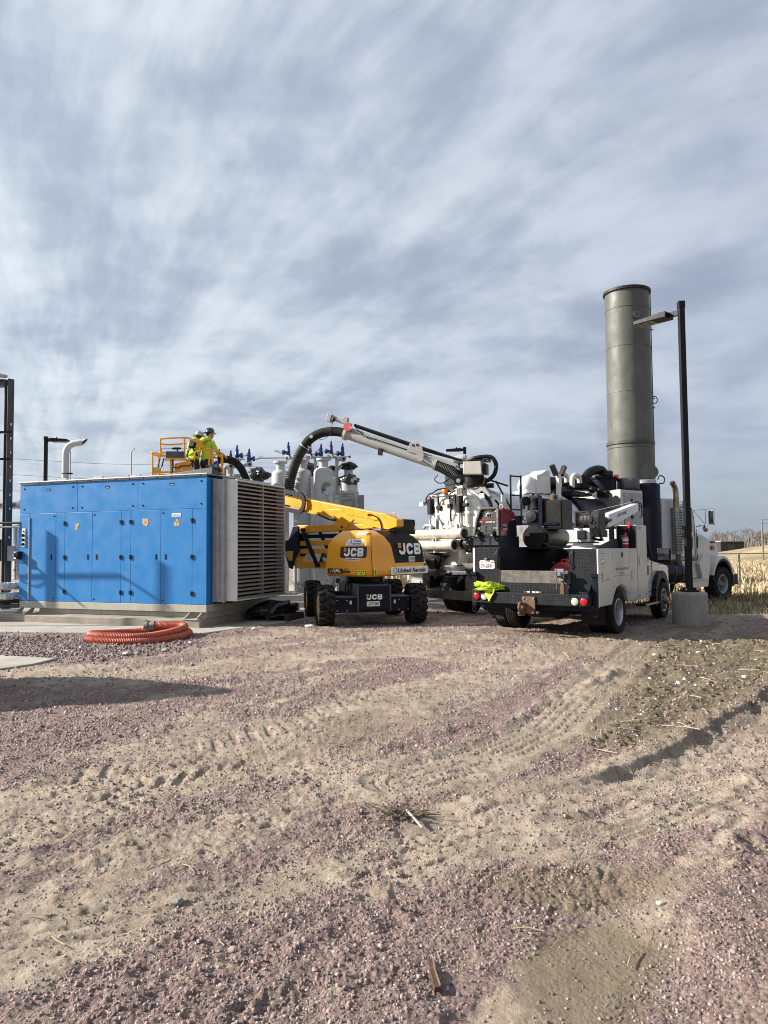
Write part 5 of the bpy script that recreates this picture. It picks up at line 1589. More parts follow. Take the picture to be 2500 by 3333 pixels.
    for q_ in ((.26, 2.0), (.26, 1.92), (.22, 2.10)):
        part('gearbox_boss', CASTIRON, lambda m: m.cyl((cx + q_[0], cy - .175, q_[1]), (cx + q_[0], cy - .14, q_[1]), .026, n=10), smooth=30, bev=0)
    part('winch_motor', BLK, lambda m: (m.cyl((cx + .28, cy + .2, 2.0), (cx + .28, cy + .48, 2.05), .085, n=16), m.c((cx + .27, cy + .25, 1.80), (.12, .16, .12))), smooth=30, bev=.004)
    for k in range(6):
        part('crane_hose', BLK, lambda m: m.tube(spline([(cx + .20 + .02 * k, cy - .08, 1.86 - .01 * k), (cx + .34, cy - .10 + .03 * k, 1.74 - .012 * k), (cx + .30, cy + .1, 1.68 + .01 * k), (cx + .2, cy + .05 * k, 1.70), (cx + .12, cy + .1, 1.75)]), .011, 6), bev=0)
    # boom of the crane, forward
    def bz(y):
        return 2.06 + (y - .85) * .155
    bm_ = part('crane_boom', WHITE, lambda m: m.prism([(.72, bz(.72) - .11), (.86, bz(.86) - .15), (2.62, bz(2.62) - .075), (2.64, bz(2.64) + .085), (.80, bz(.8) + .09)], 'x', cx + .20, cx + .36), bev=.012)
    text('crane_lettering', 'AUTO CRANE', material('crane blue print', (.02, .10, .35), .5), bm_, (cx + .362, 1.55, bz(1.55) + .01), (0, 1, .155), (0, -.155, 1), .055, .55, bold=.03)
    part('boom_pin', SILVER, lambda m: m.cyl((cx + .19, .80, bz(.8) + .03), (cx + .375, .80, bz(.8) + .03), .024, n=12), bm_, 40, 0)
    part('boom_tip', BLK, lambda m: (m.b(cx + .22, cx + .34, 2.64, 2.78, bz(2.7) - .08, bz(2.7) + .10), m.cyl((cx + .23, 2.72, bz(2.7) + .08), (cx + .33, 2.72, bz(2.7) + .08), .05, n=14), m.bar((cx + .34, 2.60, bz(2.6) + .10), (cx + .34, 2.85, bz(2.6) + .02), .012, .02)), bm_, bev=.003)
    part('boom_guard', BLK, lambda m: m.tube([(cx + .36, 2.74, bz(2.7) + .08), (cx + .36, 2.84, bz(2.7) + .06), (cx + .36, 2.86, bz(2.7) - .18), (cx + .36, 2.70, bz(2.7) - .20)], .012, 6), bm_, bev=0)
    part('load_hook', RED, lambda m: (m.c((cx + .28, 2.28, 1.99), (.05, .12, .10)), m.tube(spline([(cx + .28, 2.25, 1.95), (cx + .28, 2.20, 1.92), (cx + .28, 2.24, 1.87), (cx + .28, 2.31, 1.89)]), .016, 6)), bm_, bev=.004)
    part('winch_rope', SILVER, lambda m: m.tube([(cx + .05, cy + .02, 2.17), (cx + .28, 2.72, bz(2.7) + .13)], .005, 5), bm_, bev=0)
    part('boom_rest', CASTIRON, lambda m: m.b(.72, .80, 2.0, 2.08, 1.53, 2.08), bev=.004)
    part('gusset_plate', CASTIRON, lambda m: m.prism([(.60, 1.535), (2.0, 1.535), (2.0, 1.72), (1.8, 1.72)], 'x', .88, .895), bev=0)
    return t


SERVICE = build_service()


def sthing(name, label, cat, x, y, z, rz=0.0):
    p = sw(x, y, z)
    return thing(name, label, cat, p, SA + rz)


def build_truck_cargo():
    def P(t):
        def part(name, mat, fn, par=None, smooth=0, bev=.004, **k):
            m = MB(); fn(m); return m.build(name, mat, par or t, smooth, bev, **k)
        return part
    # welder generator on the left box
    w = sthing('welder_generator', 'dark red welder generator with a black control panel on the left of the truck bed', 'welder', -.94, .06, 1.57)
    p = P(w)
    WR = material('welder red', (.20, .012, .025), .3, var=.06, coat=.4, dirt=.1)
    DG = material('dark grey casing', (.045, .045, .042), .55, var=.1)
    p('base', NAVY, lambda m: m.b(-.27, .27, .02, .85, .0, .21), bev=.01)
    fr = p('grille_panel', NAVY, lambda m: m.b(-.275, .275, -.005, .02, .035, .185), bev=.004)
    for c in (-.18, 0, .18):
        for k in range(7):
            p('grille_slat', material('slat grey', (.05, .055, .06), .5) if c == -.18 and k == 0 else bpy.data.materials['slat grey'], lambda m: m.c((c, -.009, .055 + k * .018), (.145, .008, .008)), fr, bev=0)
    p('front_surround', DG, lambda m: [m.bar(a, b, .05, .045, (0, 1, 0)) for a, b in (((-.255, .0, .21), (-.225, .06, .52)), ((-.225, .06, .52), (-.17, .12, .735)), ((-.17, .12, .735), (.19, .12, .735)), ((.19, .12, .735), (.215, .06, .52)), ((.215, .06, .52), (.245, .0, .21)))], bev=.012)
    cp = p('control_panel', BLK, lambda m: m.add([(-.24, .03, .215), (.23, .03, .215), (.20, .09, .52), (-.21, .09, .52), (-.16, .14, .715), (.17, .14, .715), (.23, .30, .215), (-.24, .30, .215)], [(0, 1, 2, 3), (3, 2, 5, 4), (0, 3, 4, 7), (1, 6, 5, 2), (0, 7, 6, 1), (4, 5, 6, 7)]), bev=0)
    def onp(z):     # depth of panel face at height z
        return .03 + (z - .215) * .06 / .305 if z < .52 else .09 + (z - .52) * .05 / .195
    def face(name, mt, x, z, w_, h_, d=.006, par=cp):
        return p(name, mt, lambda m: m.c((x, onp(z) - d / 2, z), (w_, d, h_)), par, bev=.002)
    b_ = face('name_strip', INK, 0.0, .475, .43, .085, .008)
    face('red_line', REDL, 0.0, .522, .43, .012, .014, b_)
    face('badge', RED, -.145, .478, .09, .034, .014, b_)
    text('strip_lettering', 'RANGER 250', PAPER, b_, (.055, onp(.475) - .0105, .478), (1, 0, 0), (0, 0, 1), .022, .20, bold=.03, shear=.3)
    text('strip_lettering', 'LINCOLN', PAPER, b_, (-.145, onp(.475) - .0125, .485), (1, 0, 0), (0, 0, 1), .011, .075, bold=.02)
    p('dial_ring', SILVER, lambda m: m.lathe([(.042, 0), (.042, .006), (.032, .008), (.032, 0)], (0, .098, .605), 20, (0, -1, 0)), cp, 40, 0)
    p('dial_knob', BLK, lambda m: m.lathe([(.028, 0), (.024, .02), (.001, .021)], (0, .098, .605), 16, (0, -1, 0)), cp, 40, 0)
    for k in range(10):
        a = rad(-60 + 30 * k)
        face('dial_mark', GP if False else PAPER, .068 * math.cos(a), .605 + .055 * math.sin(a), .016, .006)
    for x, z, w_, h_, mt in ((0.0, .69, .12, .03, DG), (-.14, .66, .05, .02, DG), (.14, .68, .03, .03, YSTICK), (-.09, .375, .11, .055, DG), (-.08, .315, .10, .055, DG), (.05, .36, .085, .08, DG), (-.18, .36, .045, .045, SILVER), (.13, .36, .034, .034, SILVER), (.185, .36, .034, .034, GALV), (.0, .245, .22, .03, CASTIRON)):
        face('outlet' if mt is DG else 'gauge', mt, x, z, w_, h_, .012)
    for x in (-.16, .15):
        p('output_stud', BLK, lambda m: (m.lathe([(.05, 0), (.045, .05), (.02, .10)], (x, .03, .27), 14, (0, -.85, -.35)), m.lathe([(.018, .1), (.018, .115)], (x, .03, .27), 10, (0, -.85, -.35))), cp, 40, 0)
        p('stud_ring', BRASS if False else YSTICK, lambda m: m.lathe([(.02, .116), (.02, .12), (.012, .121)], (x, .03, .27), 12, (0, -.85, -.35)), cp, 40, 0)
        p('weld_cable', BLK, lambda m: m.tube(spline([(x, -.05, .24), (x + .05, -.06, .17), (x + .08, -.02, .12)]), .016, 8), cp, bev=0)
    hd = p('hood', WR, lambda m: m.prism([(.11, .212), (.36, .212), (.46, .50), (.72, .55), (.74, .66), (.55, .72), (.20, .745), (.15, .52)], 'x', -.245, .245), bev=.012)
    p('hood_rear', NAVY, lambda m: m.prism([(.365, .212), (.82, .212), (.80, .54), (.47, .495)], 'x', -.243, .243), bev=.008)
    q = plate(hd, 'brand_plate', (.246, .27, .42), (0, 1, 0), (0, 0, 1), .19, .085, INK)
    text('brand_lettering', 'LINCOLN', PAPER, q, (.2475, .27, .42), (0, 1, 0), (0, 0, 1), .05, .165, bold=.02)
    text('brand_lettering', 'ELECTRIC', PAPER, hd, (.2475, .29, .34), (0, 1, 0), (0, 0, 1), .04, .18, bold=.02)
    p('lifting_eye', GALV, lambda m: (m.tube([(.10 + .032 * math.cos(a), .45, .78 + .036 * math.sin(a)) for a in np.linspace(0, 6.28, 13)[:-1]], .013, 6, closed=True), m.c((.10, .45, .742), (.07, .05, .02))), hd, 40, 0)
    p('exhaust_stub', BLK, lambda m: m.tube(spline([(.04, .48, .73), (.03, .47, .82), (.0, .44, .88), (-.02, .42, .91)]), .022, 8), hd, 40, 0)
    # air compressor and hose reel on the left box, further forward
    c = sthing('air_compressor', 'dark grey air compressor with finned cylinders behind the red welder', 'compressor', -.85, 1.30, 1.56)
    p = P(c)
    p('tread_screen', material('raw tread plate', (.33, .33, .32), .45, .7, var=.15, dirt=.3), lambda m: m.b(-.05, .21, -.02, -.005, .0, .44), bev=.003)
    p('receiver_tank', material('brown grey tank', (.17, .155, .125), .45, .4, var=.15, dirt=.3), lambda m: m.lathe([(.01, .0), (.17, .04), (.20, .10), (.20, 1.0), (.17, 1.06), (.01, 1.10)], (.42, .10, .20), 28, (0, 1, 0)), smooth=40, bev=0)
    reel = p('hose_reel', BLK, lambda m: m.lathe([(.23, 0), (.23, .02), (.12, .021), (.12, .17), (.23, .171), (.23, .19), (.02, .191)], (.36, -.12, .20), 30, (0, 1, 0)), smooth=30, bev=0)
    for k in range(4):
        p('hose_wrap', RUBB if k < 3 else BRASS, lambda m: m.tube([(.36 + (.135 + .018 * k) * math.cos(a), -.06 + .05 * k, .20 + (.135 + .018 * k) * math.sin(a)) for a in np.linspace(0, 6.28, 25)[:-1]], .018, 6, closed=True), reel, bev=0)
    p('loose_hose', BRASS, lambda m: m.tube(spline([(.45, -.10, .05), (.55, -.05, .08), (.62, .05, .02), (.75, .2, .02)]), .014, 6), reel, bev=0)
    p('deck', BEDBLK, lambda m: m.b(.15, .85, -.15, 1.1, -.03, .0), bev=0)
    p('platform', NAVY, lambda m: m.b(.06, .80, .02, .9, .44, .49), bev=.004)
    p('crankcase', CASTIRON, lambda m: (m.b(.13, .40, .05, .40, .49, .74), m.lathe([(.12, 0), (.12, .05), (.02, .06)], (.26, .05, .62), 20, (0, -1, 0))), bev=.015)
    for k in range(11):
        p('cooling_fin', CASTIRON, lambda m: m.lathe([(.115, 0), (.115, .010), (.085, .011), (.085, .022)], (.27, .22, .745 + k * .022), 20), smooth=30, bev=0)
    p('cylinder_head', CASTIRON, lambda m: (m.b(.17, .37, .12, .32, .985, 1.04), m.cyl((.22, .22, 1.04), (.22, .22, 1.08), .03, n=10), m.cyl((.32, .22, 1.04), (.32, .22, 1.08), .03, n=10)), bev=.006)
    p('air_filter', BLK, lambda m: m.lathe([(.095, 0), (.095, .10), (.07, .105)], (.06, .15, .93), 20, (.7, -.7, 0)), smooth=40, bev=0)
    p('discharge_pipe', BLK, lambda m: m.tube(spline([(.02, .2, 1.07), (.15, .16, 1.09), (.3, .2, 1.07), (.42, .25, 1.08)]), .010, 6), bev=0)
    p('copper_line', BLK, lambda m: m.tube(spline([(.12, .1, .95), (.06, .05, .80), (.03, .06, .62), (.10, .1, .52)]), .010, 6), bev=0)
    bx = p('engine_box', NAVY, lambda m: m.b(.42, .50, .0, .62, .43, .97), bev=.006)
    p('engine_housing', BLK, lambda m: m.b(.50, .88, .06, .60, .36, .93), bev=.010)
    p('housing_door', BLK, lambda m: m.b(.53, .86, .045, .06, .40, .90), bev=.004)
    p('pressure_cap', BRASS, lambda m: m.lathe([(.07, 0), (.075, .10), (.06, .11), (.02, .12), (.02, .16)], (.62, .30, .93), 14), smooth=30, bev=0)
    # fire extinguisher standing on the right box by the tall cabinet
    e = sthing('fire_extinguisher', 'red fire extinguisher standing on the white side box by the tall cabinet', 'extinguisher', 1.0, 2.12, 1.535)
    e.scale = (.78, .78, .70)
    p = P(e)
    p('cylinder', RED, lambda m: m.lathe([(.060, 0), (.068, .01), (.068, .30), (.058, .345), (.028, .375), (.022, .39)], n=24), smooth=40, bev=0)
    p('label', PAPER, lambda m: m.tube([(0, 0, .19), (0, 0, .285)], .0695, 24, False), smooth=40, bev=0)
    p('label_band', REDL, lambda m: m.tube([(0, 0, .245), (0, 0, .262)], .0702, 24, False), smooth=40, bev=0)
    p('label', PAPER, lambda m: m.tube([(0, 0, .11), (0, 0, .14)], .0695, 24, False), smooth=40, bev=0)
    p('valve', BLK, lambda m: (m.cyl((0, 0, .39), (0, 0, .42), .02, n=10), m.bar((0, -.0, .425), (0, -.09, .455), .02, .012), m.bar((0, 0, .415), (0, -.085, .41), .018, .01)), bev=.002)
    p('gauge', SILVER, lambda m: m.cyl((.0, -.03, .405), (.03, -.05, .405), .018, n=12), bev=0)
    p('hose', BLK, lambda m: m.tube(spline([(-.01, 0, .405), (-.07, .0, .40), (-.085, 0, .34), (-.08, 0, .2)]), .010, 8), bev=0)
    # folded hi-vis vest on the bumper
    v = Vector(sw(-.80, -.13, .775))
    o = crumple('safety_vest', (v.x, v.y, v.z + .075), (.30, .13, .09), HIVIS, 'bunched lime hi-vis vest draped over the rear step bumper', 'vest', seed=9, amp=.42, sub=5, flatz=-.06, freq=1.6, fine=.25, sharp=75)
    mb = MB()
    a = [sw(-.86, -.20, .84), sw(-.66, -.20, .83), sw(-.64, -.250, .76), sw(-.70, -.255, .66), sw(-.735, -.255, .60), sw(-.765, -.255, .66), sw(-.80, -.252, .75)]
    b = [sw(-.86, -.18, .86), sw(-.66, -.18, .85), sw(-.63, -.275, .77), sw(-.70, -.280, .66), sw(-.735, -.275, .60), sw(-.76, -.28, .66), sw(-.81, -.275, .76)]
    mb.loft([a, b]); fl = mb.build('hanging_flap', HIVIS, o, 50, fixn=True)
    for c0, c1 in ((sw(-1.0, -.21, .80), sw(-.86, -.235, .87)), (sw(-.9, -.215, .79), sw(-.80, -.24, .86))):
        mb = MB(); mb.tube(spline([c0, (Vector(c0) + Vector(c1)) / 2 + Vector((0, -.01, .01)), c1]), .012, 6); mb.build('dark_trim', INK, o)
    # bench vise on its post
    e = sthing('bench_vise', 'rusty brown bench vise on a post above the rear step of the service truck', 'vise', .60, -.13, .77)
    p = P(e)
    IR = material('worn vise iron', (.12, .105, .09), .6, .4, var=.3, vs=14, dirt=.4)
    p('post', BRASS, lambda m: m.c((0, 0, .075), (.07, .07, .15)), bev=.004)
    p('column', IR, lambda m: m.c((0, 0, .19), (.045, .045, .10)), bev=.004)
    p('body', IR, lambda m: (m.c((.01, .0, .29), (.09, .14, .10)), m.c((.02, .07, .36), (.13, .06, .07)), m.prism([(-.08, .22), (.1, .20), (.12, .34), (-.05, .34)], 'x', -.03, .05)), bev=.010)
    p('jaw', material('grey blue jaw', (.18, .21, .25), .5, .3, var=.2), lambda m: (m.c((-.02, -.07, .40), (.16, .05, .06)), m.c((-.02, -.07, .34), (.05, .05, .10))), bev=.006)
    p('screw', IR, lambda m: (m.cyl((-.02, -.10, .30), (-.02, -.24, .30), .018, n=10), m.cyl((-.02, -.22, .44), (-.02, -.22, .10), .008, n=8), m.sphere((-.02, -.22, .10), .014, 8, 6)), smooth=40, bev=0)
    # level left lying on the step
    e = sthing('spirit_level', 'short black and white spirit level lying on the rear step of the service truck', 'level', .065, -.16, .772, rad(-3))
    p = P(e)
    p('bar', BLK, lambda m: m.b(-.185, .185, -.012, .012, 0, .035), bev=.003)
    for x in (-.15, .15):
        p('end_cap', RED, lambda m: m.b(x - .02, x + .02, -.0135, .0135, .004, .031), bev=0)
    for x in (-.08, .02, .09):
        p('window', PAPER, lambda m: m.b(x - .03, x + .03, -.014, .014, .008, .028), bev=0)
    # fuel can in the bed
    e = sthing('fuel_can', 'red plastic fuel can lying in the truck bed behind the tail board', 'fuel can', .08, 1.2, .92)
    p = P(e)
    p('body', RED, lambda m: m.prism([(-.21, 0), (.21, 0), (.21, .25), (.10, .36), (-.05, .36), (-.21, .24)], 'y', -.12, .12), bev=.03)
    p('handle', RED, lambda m: m.tube(spline([(-.02, 0, .35), (0, 0, .40), (.10, 0, .40), (.14, 0, .32)]), .018, 8), smooth=40, bev=0)
    p('spout_cap', BLK, lambda m: m.cyl((-.15, 0, .28), (-.20, 0, .36), .03, n=12), smooth=40, bev=0)
    e = sthing('white_bucket', 'white plastic bucket behind the red fuel can in the truck bed', 'bucket', .14, 1.62, .92)
    p = P(e)
    p('shell', WHITE, lambda m: m.lathe([(.12, 0), (.145, .36), (.155, .365), (.155, .385), (.14, .385), (.115, .02)], n=24), smooth=40, bev=0)
    p('wire_handle', SILVER, lambda m: m.tube(spline([(-.15, 0, .36), (-.12, -.10, .43), (0, -.14, .46), (.12, -.10, .43), (.15, 0, .36)]), .005, 6), bev=0)


build_truck_cargo()
# ------------------------------------------------------------ vacuum truck
VA = rad(-53)
VO = (10.02, 23.83, -.22)
TANKW = material('tank white', (.52, .525, .52), .34, var=.05, vs=2, dirt=.22, dcol=(.46, .43, .37), ds=1.4, coat=.2)
DOORW = material('rear door white', (.66, .645, .58), .42, var=.08, vs=4, dirt=.30, dcol=(.42, .35, .24), ds=3)
BLKTANK = material('dusty black tank', (.020, .021, .021), .42, var=.2, vs=2, dirt=.4, dcol=(.065, .055, .042), ds=1.6)
PIPEALU = material('stained alloy pipe', (.50, .47, .39), .42, .35, var=.15, vs=4, dirt=.6, dcol=(.26, .215, .14), ds=3.5)
MUDDY = material('muddy frame steel', (.10, .09, .075), .8, var=.25, vs=4, dirt=.6, dcol=(.20, .17, .125), ds=3)
CABW = material('tractor white', (.47, .475, .48), .28, var=.03, vs=2, dirt=.10, dcol=(.5, .47, .42), coat=.5)
BOOMW = material('grubby boom grey white', (.32, .32, .31), .45, var=.06, vs=3, dirt=.35, dcol=(.24, .21, .17), ds=2.2)
CORR = material('black corrugated hose', (.016, .017, .017), .6, var=.2, vs=6, dirt=.5, dcol=(.10, .09, .07), ds=3)


def build_vac():
    t = thing('vacuum_truck', 'white vacuum tanker truck behind the service truck with its suction boom raised to the left', 'tanker truck', VO, VA)
    X, Y, Z = (1, 0, 0), (0, 1, 0), (0, 0, 1)

    def part(name, mat, fn, par=None, smooth=0, bev=.004, **k):
        m = MB(); fn(m); return m.build(name, mat, par or t, smooth, bev, **k)
    CZ, RR = 2.25, .97
    # ---- tank
    tank = part('tank', TANKW, lambda m: m.lathe([(.02, -10.40), (.5, -10.38), (.80, -10.30), (RR, -10.16), (RR, -6.75), (RR - .05, -6.55), (.6, -6.40), (.02, -6.36)], (0, 0, CZ), 56, (0, 1, 0)), smooth=30, bev=0)
    for y in (-10.13, -9.35, -8.1, -6.85):
        part('tank_ring', TANKW if y > -10 else DIRTYWHITE, lambda m: m.lathe([(RR, y - .04), (RR + .035, y - .035), (RR + .035, y + .035), (RR, y + .04)], (0, 0, CZ), 56, (0, 1, 0)), tank, 30, 0)
    part('black_tank', BLKTANK, lambda m: m.lathe([(.3, -6.34), (.90, -6.32), (.93, -6.2), (.93, -4.9), (.85, -4.78), (.1, -4.70)], (0, 0, CZ + .0), 48, (0, 1, 0)), smooth=30, bev=0)
    part('tank_joint_frame', NAVY, lambda m: m.lathe([(.80, -6.58), (1.0, -6.52), (1.0, -6.38), (.8, -6.36)], (0, 0, CZ), 48, (0, 1, 0)), smooth=30, bev=0)
    # ---- rear door
    yd = -10.44
    door = part('rear_door', DOORW, lambda m: m.lathe([(.02, yd - .06), (.6, yd - .05), (.90, yd), (.985, yd + .10), (.985, yd + .20), (.95, yd + .25)], (0, 0, CZ), 48, (0, 1, 0)), smooth=30, bev=0)
    for z in (2.62, 2.30, 1.98):
        part('door_rib', DOORW, lambda m: m.b(-.70, .70, yd - .12, yd - .02, z - .03, z + .03), door, bev=.006)
    for x in (-.46, -.08, .34, .62):
        part('door_rib', DOORW, lambda m: m.b(x - .035, x + .035, yd - .13, yd - .02, 1.62, 2.92), door, bev=.006)
    hatch = part('door_hatch', DOORW, lambda m: m.lathe([(.28, 0), (.28, .05), (.20, .08), (.01, .085)], (-.12, yd - .04, 2.66), 28, (0, -1, 0)), door, 30, 0)
    # door clamps with hydraulic rams
    for x in (-.64, .42):
        part('door_ram', BLK, lambda m: m.b(x - .06, x + .06, yd - .22, yd - .08, 2.62, 3.02), door, bev=.01)
        part('ram_rod', CHROME, lambda m: m.cyl((x, yd - .15, 2.62), (x, yd - .15, 2.15), .026, n=12), door, 40, 0)
        part('clamp_hook', GALV, lambda m: m.tube(spline([(x - .25, yd - .17, 2.06), (x - .26, yd - .17, 2.25), (x - .17, yd - .17, 2.34), (x - .02, yd - .17, 2.34), (x + .04, yd - .17, 2.30), (x + .04, yd - .17, 2.08)]), .045, 8), door, 40, 0)
        part('clamp_block', BLK, lambda m: m.c((x + .14, yd - .18, 2.18), (.12, .08, .24)), door, bev=.01)
    part('door_bracket', GALV, lambda m: (m.b(-.42, -.40, yd - .2, yd - .05, 2.06, 2.5), m.prism([(-.46, 2.06), (-.18, 2.06), (-.18, 2.22), (-.32, 2.46), (-.46, 2.46)], 'y', yd - .14, yd - .12)), door, bev=.004)
    part('hinge_plate', DOORW, lambda m: (m.b(.10, .24, yd - .2, yd - .06, 2.1, 2.42), m.b(.32, .42, yd - .25, yd - .1, 2.06, 2.36)), door, bev=.006)
    # light bar on the door top, beacon, work lamps
    lb = part('light_bar', GALV, lambda m: m.b(-.46, .16, yd - .40, yd - .10, 3.03, 3.07), door, bev=.004)
    for x in (-.40, -.24, -.08):
        part('marker_lamp', REDL, lambda m: m.c((x, yd - .41, 3.045), (.07, .03, .035)), lb, bev=.006)
    def beacon(x, y, z, par):
        b = part('beacon', BLK, lambda m: m.cyl((x, y, z), (x, y, z + .03), .085, n=18), par, 40, 0)
        part('beacon_dome', AMBERL, lambda m: m.lathe([(.078, .03), (.078, .13), (.068, .145), (.01, .15)], (x, y, z), 18), par, 40, 0)
    beacon(-.02, yd - .22, 3.07, lb)
    def lamp(x, y, z, sx):
        l = part('work_lamp', GALV, lambda m: m.loft([[(x + sx * a, y - .05, z + b) for a, b in ((-.02, -.02), (.02, -.02), (.02, .03), (-.02, .03))], [(x + sx * (.1 + a), y - .14, z - .03 + b) for a, b in ((-.10, -.06), (.10, -.06), (.08, .06), (-.08, .06))]]), door, 0, .004, fixn=True)
        part('lamp_glass', CLEARL, lambda m: m.b(x + sx * .1 - .08, x + sx * .1 + .08, y - .148, y - .141, z - .085, z + .025), l, bev=0)
    lamp(-.78, yd - .12, 2.92, -1); lamp(.22, yd - .15, 2.92, -1); lamp(.96, yd + .1, 3.02, 1)
    for k, (x0, x1) in enumerate(((-.78, -.60), (-.60, .05), (.1, .42), (.3, .5), (-.3, .44), (.5, .95))):
        part('hydraulic_hose', BLK, lambda m: m.tube(spline([(x0, yd - .14, 2.86 - .04 * k), (x0 + .02, yd - .2, 3.02 + .02 * k), ((x0 + x1) / 2, yd - .16, 3.13 + .01 * k), (x1, yd - .12, 3.16), (x1 + .12, yd - .05, 3.24), (x1 + .15, yd + .2, 3.28)]), .020, 6), door, bev=0)
    part('hydraulic_hose', BLK, lambda m: m.tube(spline([(.10, yd - .16, 2.95), (.16, yd - .2, 2.75), (.15, yd - .2, 2.5), (.18, yd - .17, 2.25), (.1, yd - .15, 2.15)]), .022, 6), door, bev=0)
    part('valve_block', CREAM, lambda m: (m.c((.52, yd - .16, 3.14), (.20, .16, .24)), m.c((.42, yd - .20, 3.10), (.10, .1, .10))), door, bev=.01)
    for k in range(3):
        part('valve_stem', BRASS, lambda m: m.cyl((.46 + .07 * k, yd - .245, 3.20), (.46 + .07 * k, yd - .245, 3.05), .016, n=8), door, bev=0)
    part('small_clamp', BLK, lambda m: (m.c((-.33, yd - .14, 2.78), (.16, .08, .10)), m.c((.06, yd - .14, 2.80), (.12, .08, .10)), m.c((.60, yd - .12, 2.80), (.16, .08, .08))), door, bev=.01)
    part('cable_run', BLK, lambda m: m.tube(spline([(.85, yd + .12, 3.10), (1.0, yd + .25, 2.90), (1.06, yd + .28, 2.62), (1.07, yd + .25, 2.35)]), .045, 8), tank, 40, 0)
    # ---- carried suction pipes across the rear
    def pipe(x0, x1, z, y, r):
        p = part('carried_pipe', PIPEALU, lambda m: m.lathe([(r - .012, 0), (r, 0), (r, x1 - x0), (r + .03, x1 - x0), (r + .03, x1 - x0 + .03), (r - .012, x1 - x0 + .03), (r - .012, 0)], (x0, y, z), 28, (1, 0, 0)), smooth=30, bev=0)
        part('pipe_bore', DARK, lambda m: m.lathe([(.01, 0), (r - .02, .01), (r - .02, .1)], (x1 - .12, y, z), 24, (1, 0, 0)), p, 40, 0)
        part('pipe_cap', BRASS, lambda m: m.lathe([(r + .014, 0), (r + .014, .05), (r, .05)], (x0 - .02, y, z), 24, (1, 0, 0)), p, 40, 0)
    pipe(-1.0, .98, 2.11, yd - .55, .125)
    pipe(-1.05, .72, 1.84, yd - .62, .118)
    for x in (-.70, .12):
        part('pipe_rack', GALV, lambda m: (m.bar((x, yd - .40, 1.66), (x - .02, yd - .72, 2.0), .03, .05), m.bar((x + .06, yd - .40, 1.9), (x + .04, yd - .70, 1.98), .03, .05), m.bar((x, yd - .10, 1.68), (x, yd - .72, 1.69), .05, .05)), bev=.003)
    part('pipe_bar', GALV, lambda m: m.bar((-.95, yd - .58, 1.70), (.40, yd - .58, 1.69), .05, .03), bev=0)
    bl = part('beacon_box', RED, lambda m: m.b(-1.20, -1.04, yd - .50, yd - .3, 1.98, 2.26), bev=.01)
    beacon(-1.14, yd - .42, 2.27, bl)
    part('rear_flap', material('grey brown rubber flap', (.16, .145, .12), .7, var=.2, dirt=.4), lambda m: m.prism([(-1.38, 2.16), (-1.06, 2.16), (-1.02, 2.76), (-1.34, 2.76), (-1.39, 2.72)], 'y', -9.55, -9.53), bev=0)
    part('flap_fold', BRASS, lambda m: m.prism([(-1.05, 2.16), (-.98, 2.16), (-.96, 2.78), (-1.08, 2.76), (-1.03, 2.5)], 'y', -9.52, -9.45), bev=0)
    # ---- discharge cone, pump and valves below the door
    part('discharge_cone', DIRTYWHITE, lambda m: m.loft([[(-.98, yd - .05, 1.86), (.98, yd - .05, 1.86), (.98, -8.6, 1.86), (-.98, -8.6, 1.86)], [(-.46, yd + .10, 1.22), (.40, yd + .10, 1.22), (.40, -9.0, 1.22), (-.46, -9.0, 1.22)]]), bev=.01, fixn=True)
    part('outlet_box', DIRTYWHITE, lambda m: (m.c((.18, yd - .12, 1.55), (.62, .3, .36)), m.cyl((.16, yd - .1, 1.36), (.16, yd - .1, 1.24), .28, n=24)), smooth=35, bev=.01)
    part('butterfly_valve', BLK, lambda m: (m.lathe([(.22, 0), (.24, .02), (.24, .10), (.20, .12)], (-.20, yd - .42, 1.55), 26, (.3, -1, 0)), m.c((-.34, yd - .40, 1.60), (.30, .22, .22)), m.c((-.16, yd - .45, 1.40), (.18, .2, .24))), smooth=35, bev=.02)
    for k in range(9):
        a = k * .7
        part('hydraulic_line', BLK, lambda m: m.tube(spline([(-.62 + .03 * k, yd - .36 - .02 * (k % 3), 1.66 - .02 * k), (-.45, yd - .50, 1.62 + .04 * math.sin(a)), (-.25, yd - .52, 1.50 + .1 * math.sin(a)), (-.05, yd - .46, 1.42 + .14 * math.cos(a)), (.02 + .03 * k, yd - .35, 1.6)]), .018, 6), bev=0)
    part('clean_out_cap', WHITE, lambda m: m.lathe([(.085, 0), (.085, .18), (.10, .19), (.10, .22), (.02, .235)], (-.34, yd - .30, 1.28), 20, (-.4, -1, 0)), smooth=40, bev=0)
    part('cap_mark', INK, lambda m: m.add([(-.49, yd - .525, 1.31), (-.43, yd - .545, 1.28), (-.48, yd - .53, 1.25)], [(0, 1, 2)]), bev=0)
    part('black_valve', BLK, lambda m: (m.lathe([(.19, 0), (.19, .10), (.12, .12)], (.98, yd - .40, 1.86), 22, (1, 0, 0)), m.lathe([(.10, 0), (.13, .02), (.10, .04), (.13, .06), (.10, .08), (.10, .2)], (.78, yd - .40, 1.88), 18, (1, 0, 0))), smooth=35, bev=0)
    for k in range(8):
        part('valve_bolt', SILVER, lambda m: m.cyl((1.08, yd - .40 + .16 * math.cos(k * .785), 1.86 + .16 * math.sin(k * .785)), (1.11, yd - .40 + .16 * math.cos(k * .785), 1.86 + .16 * math.sin(k * .785)), .016, n=6), bev=0)
    # ---- rear frame, side boxes and bumper
    ybp = -10.95
    part('rear_bumper', MUDDY, lambda m: m.b(-1.16, 1.20, ybp, ybp + .12, .57, .78), bev=.008)
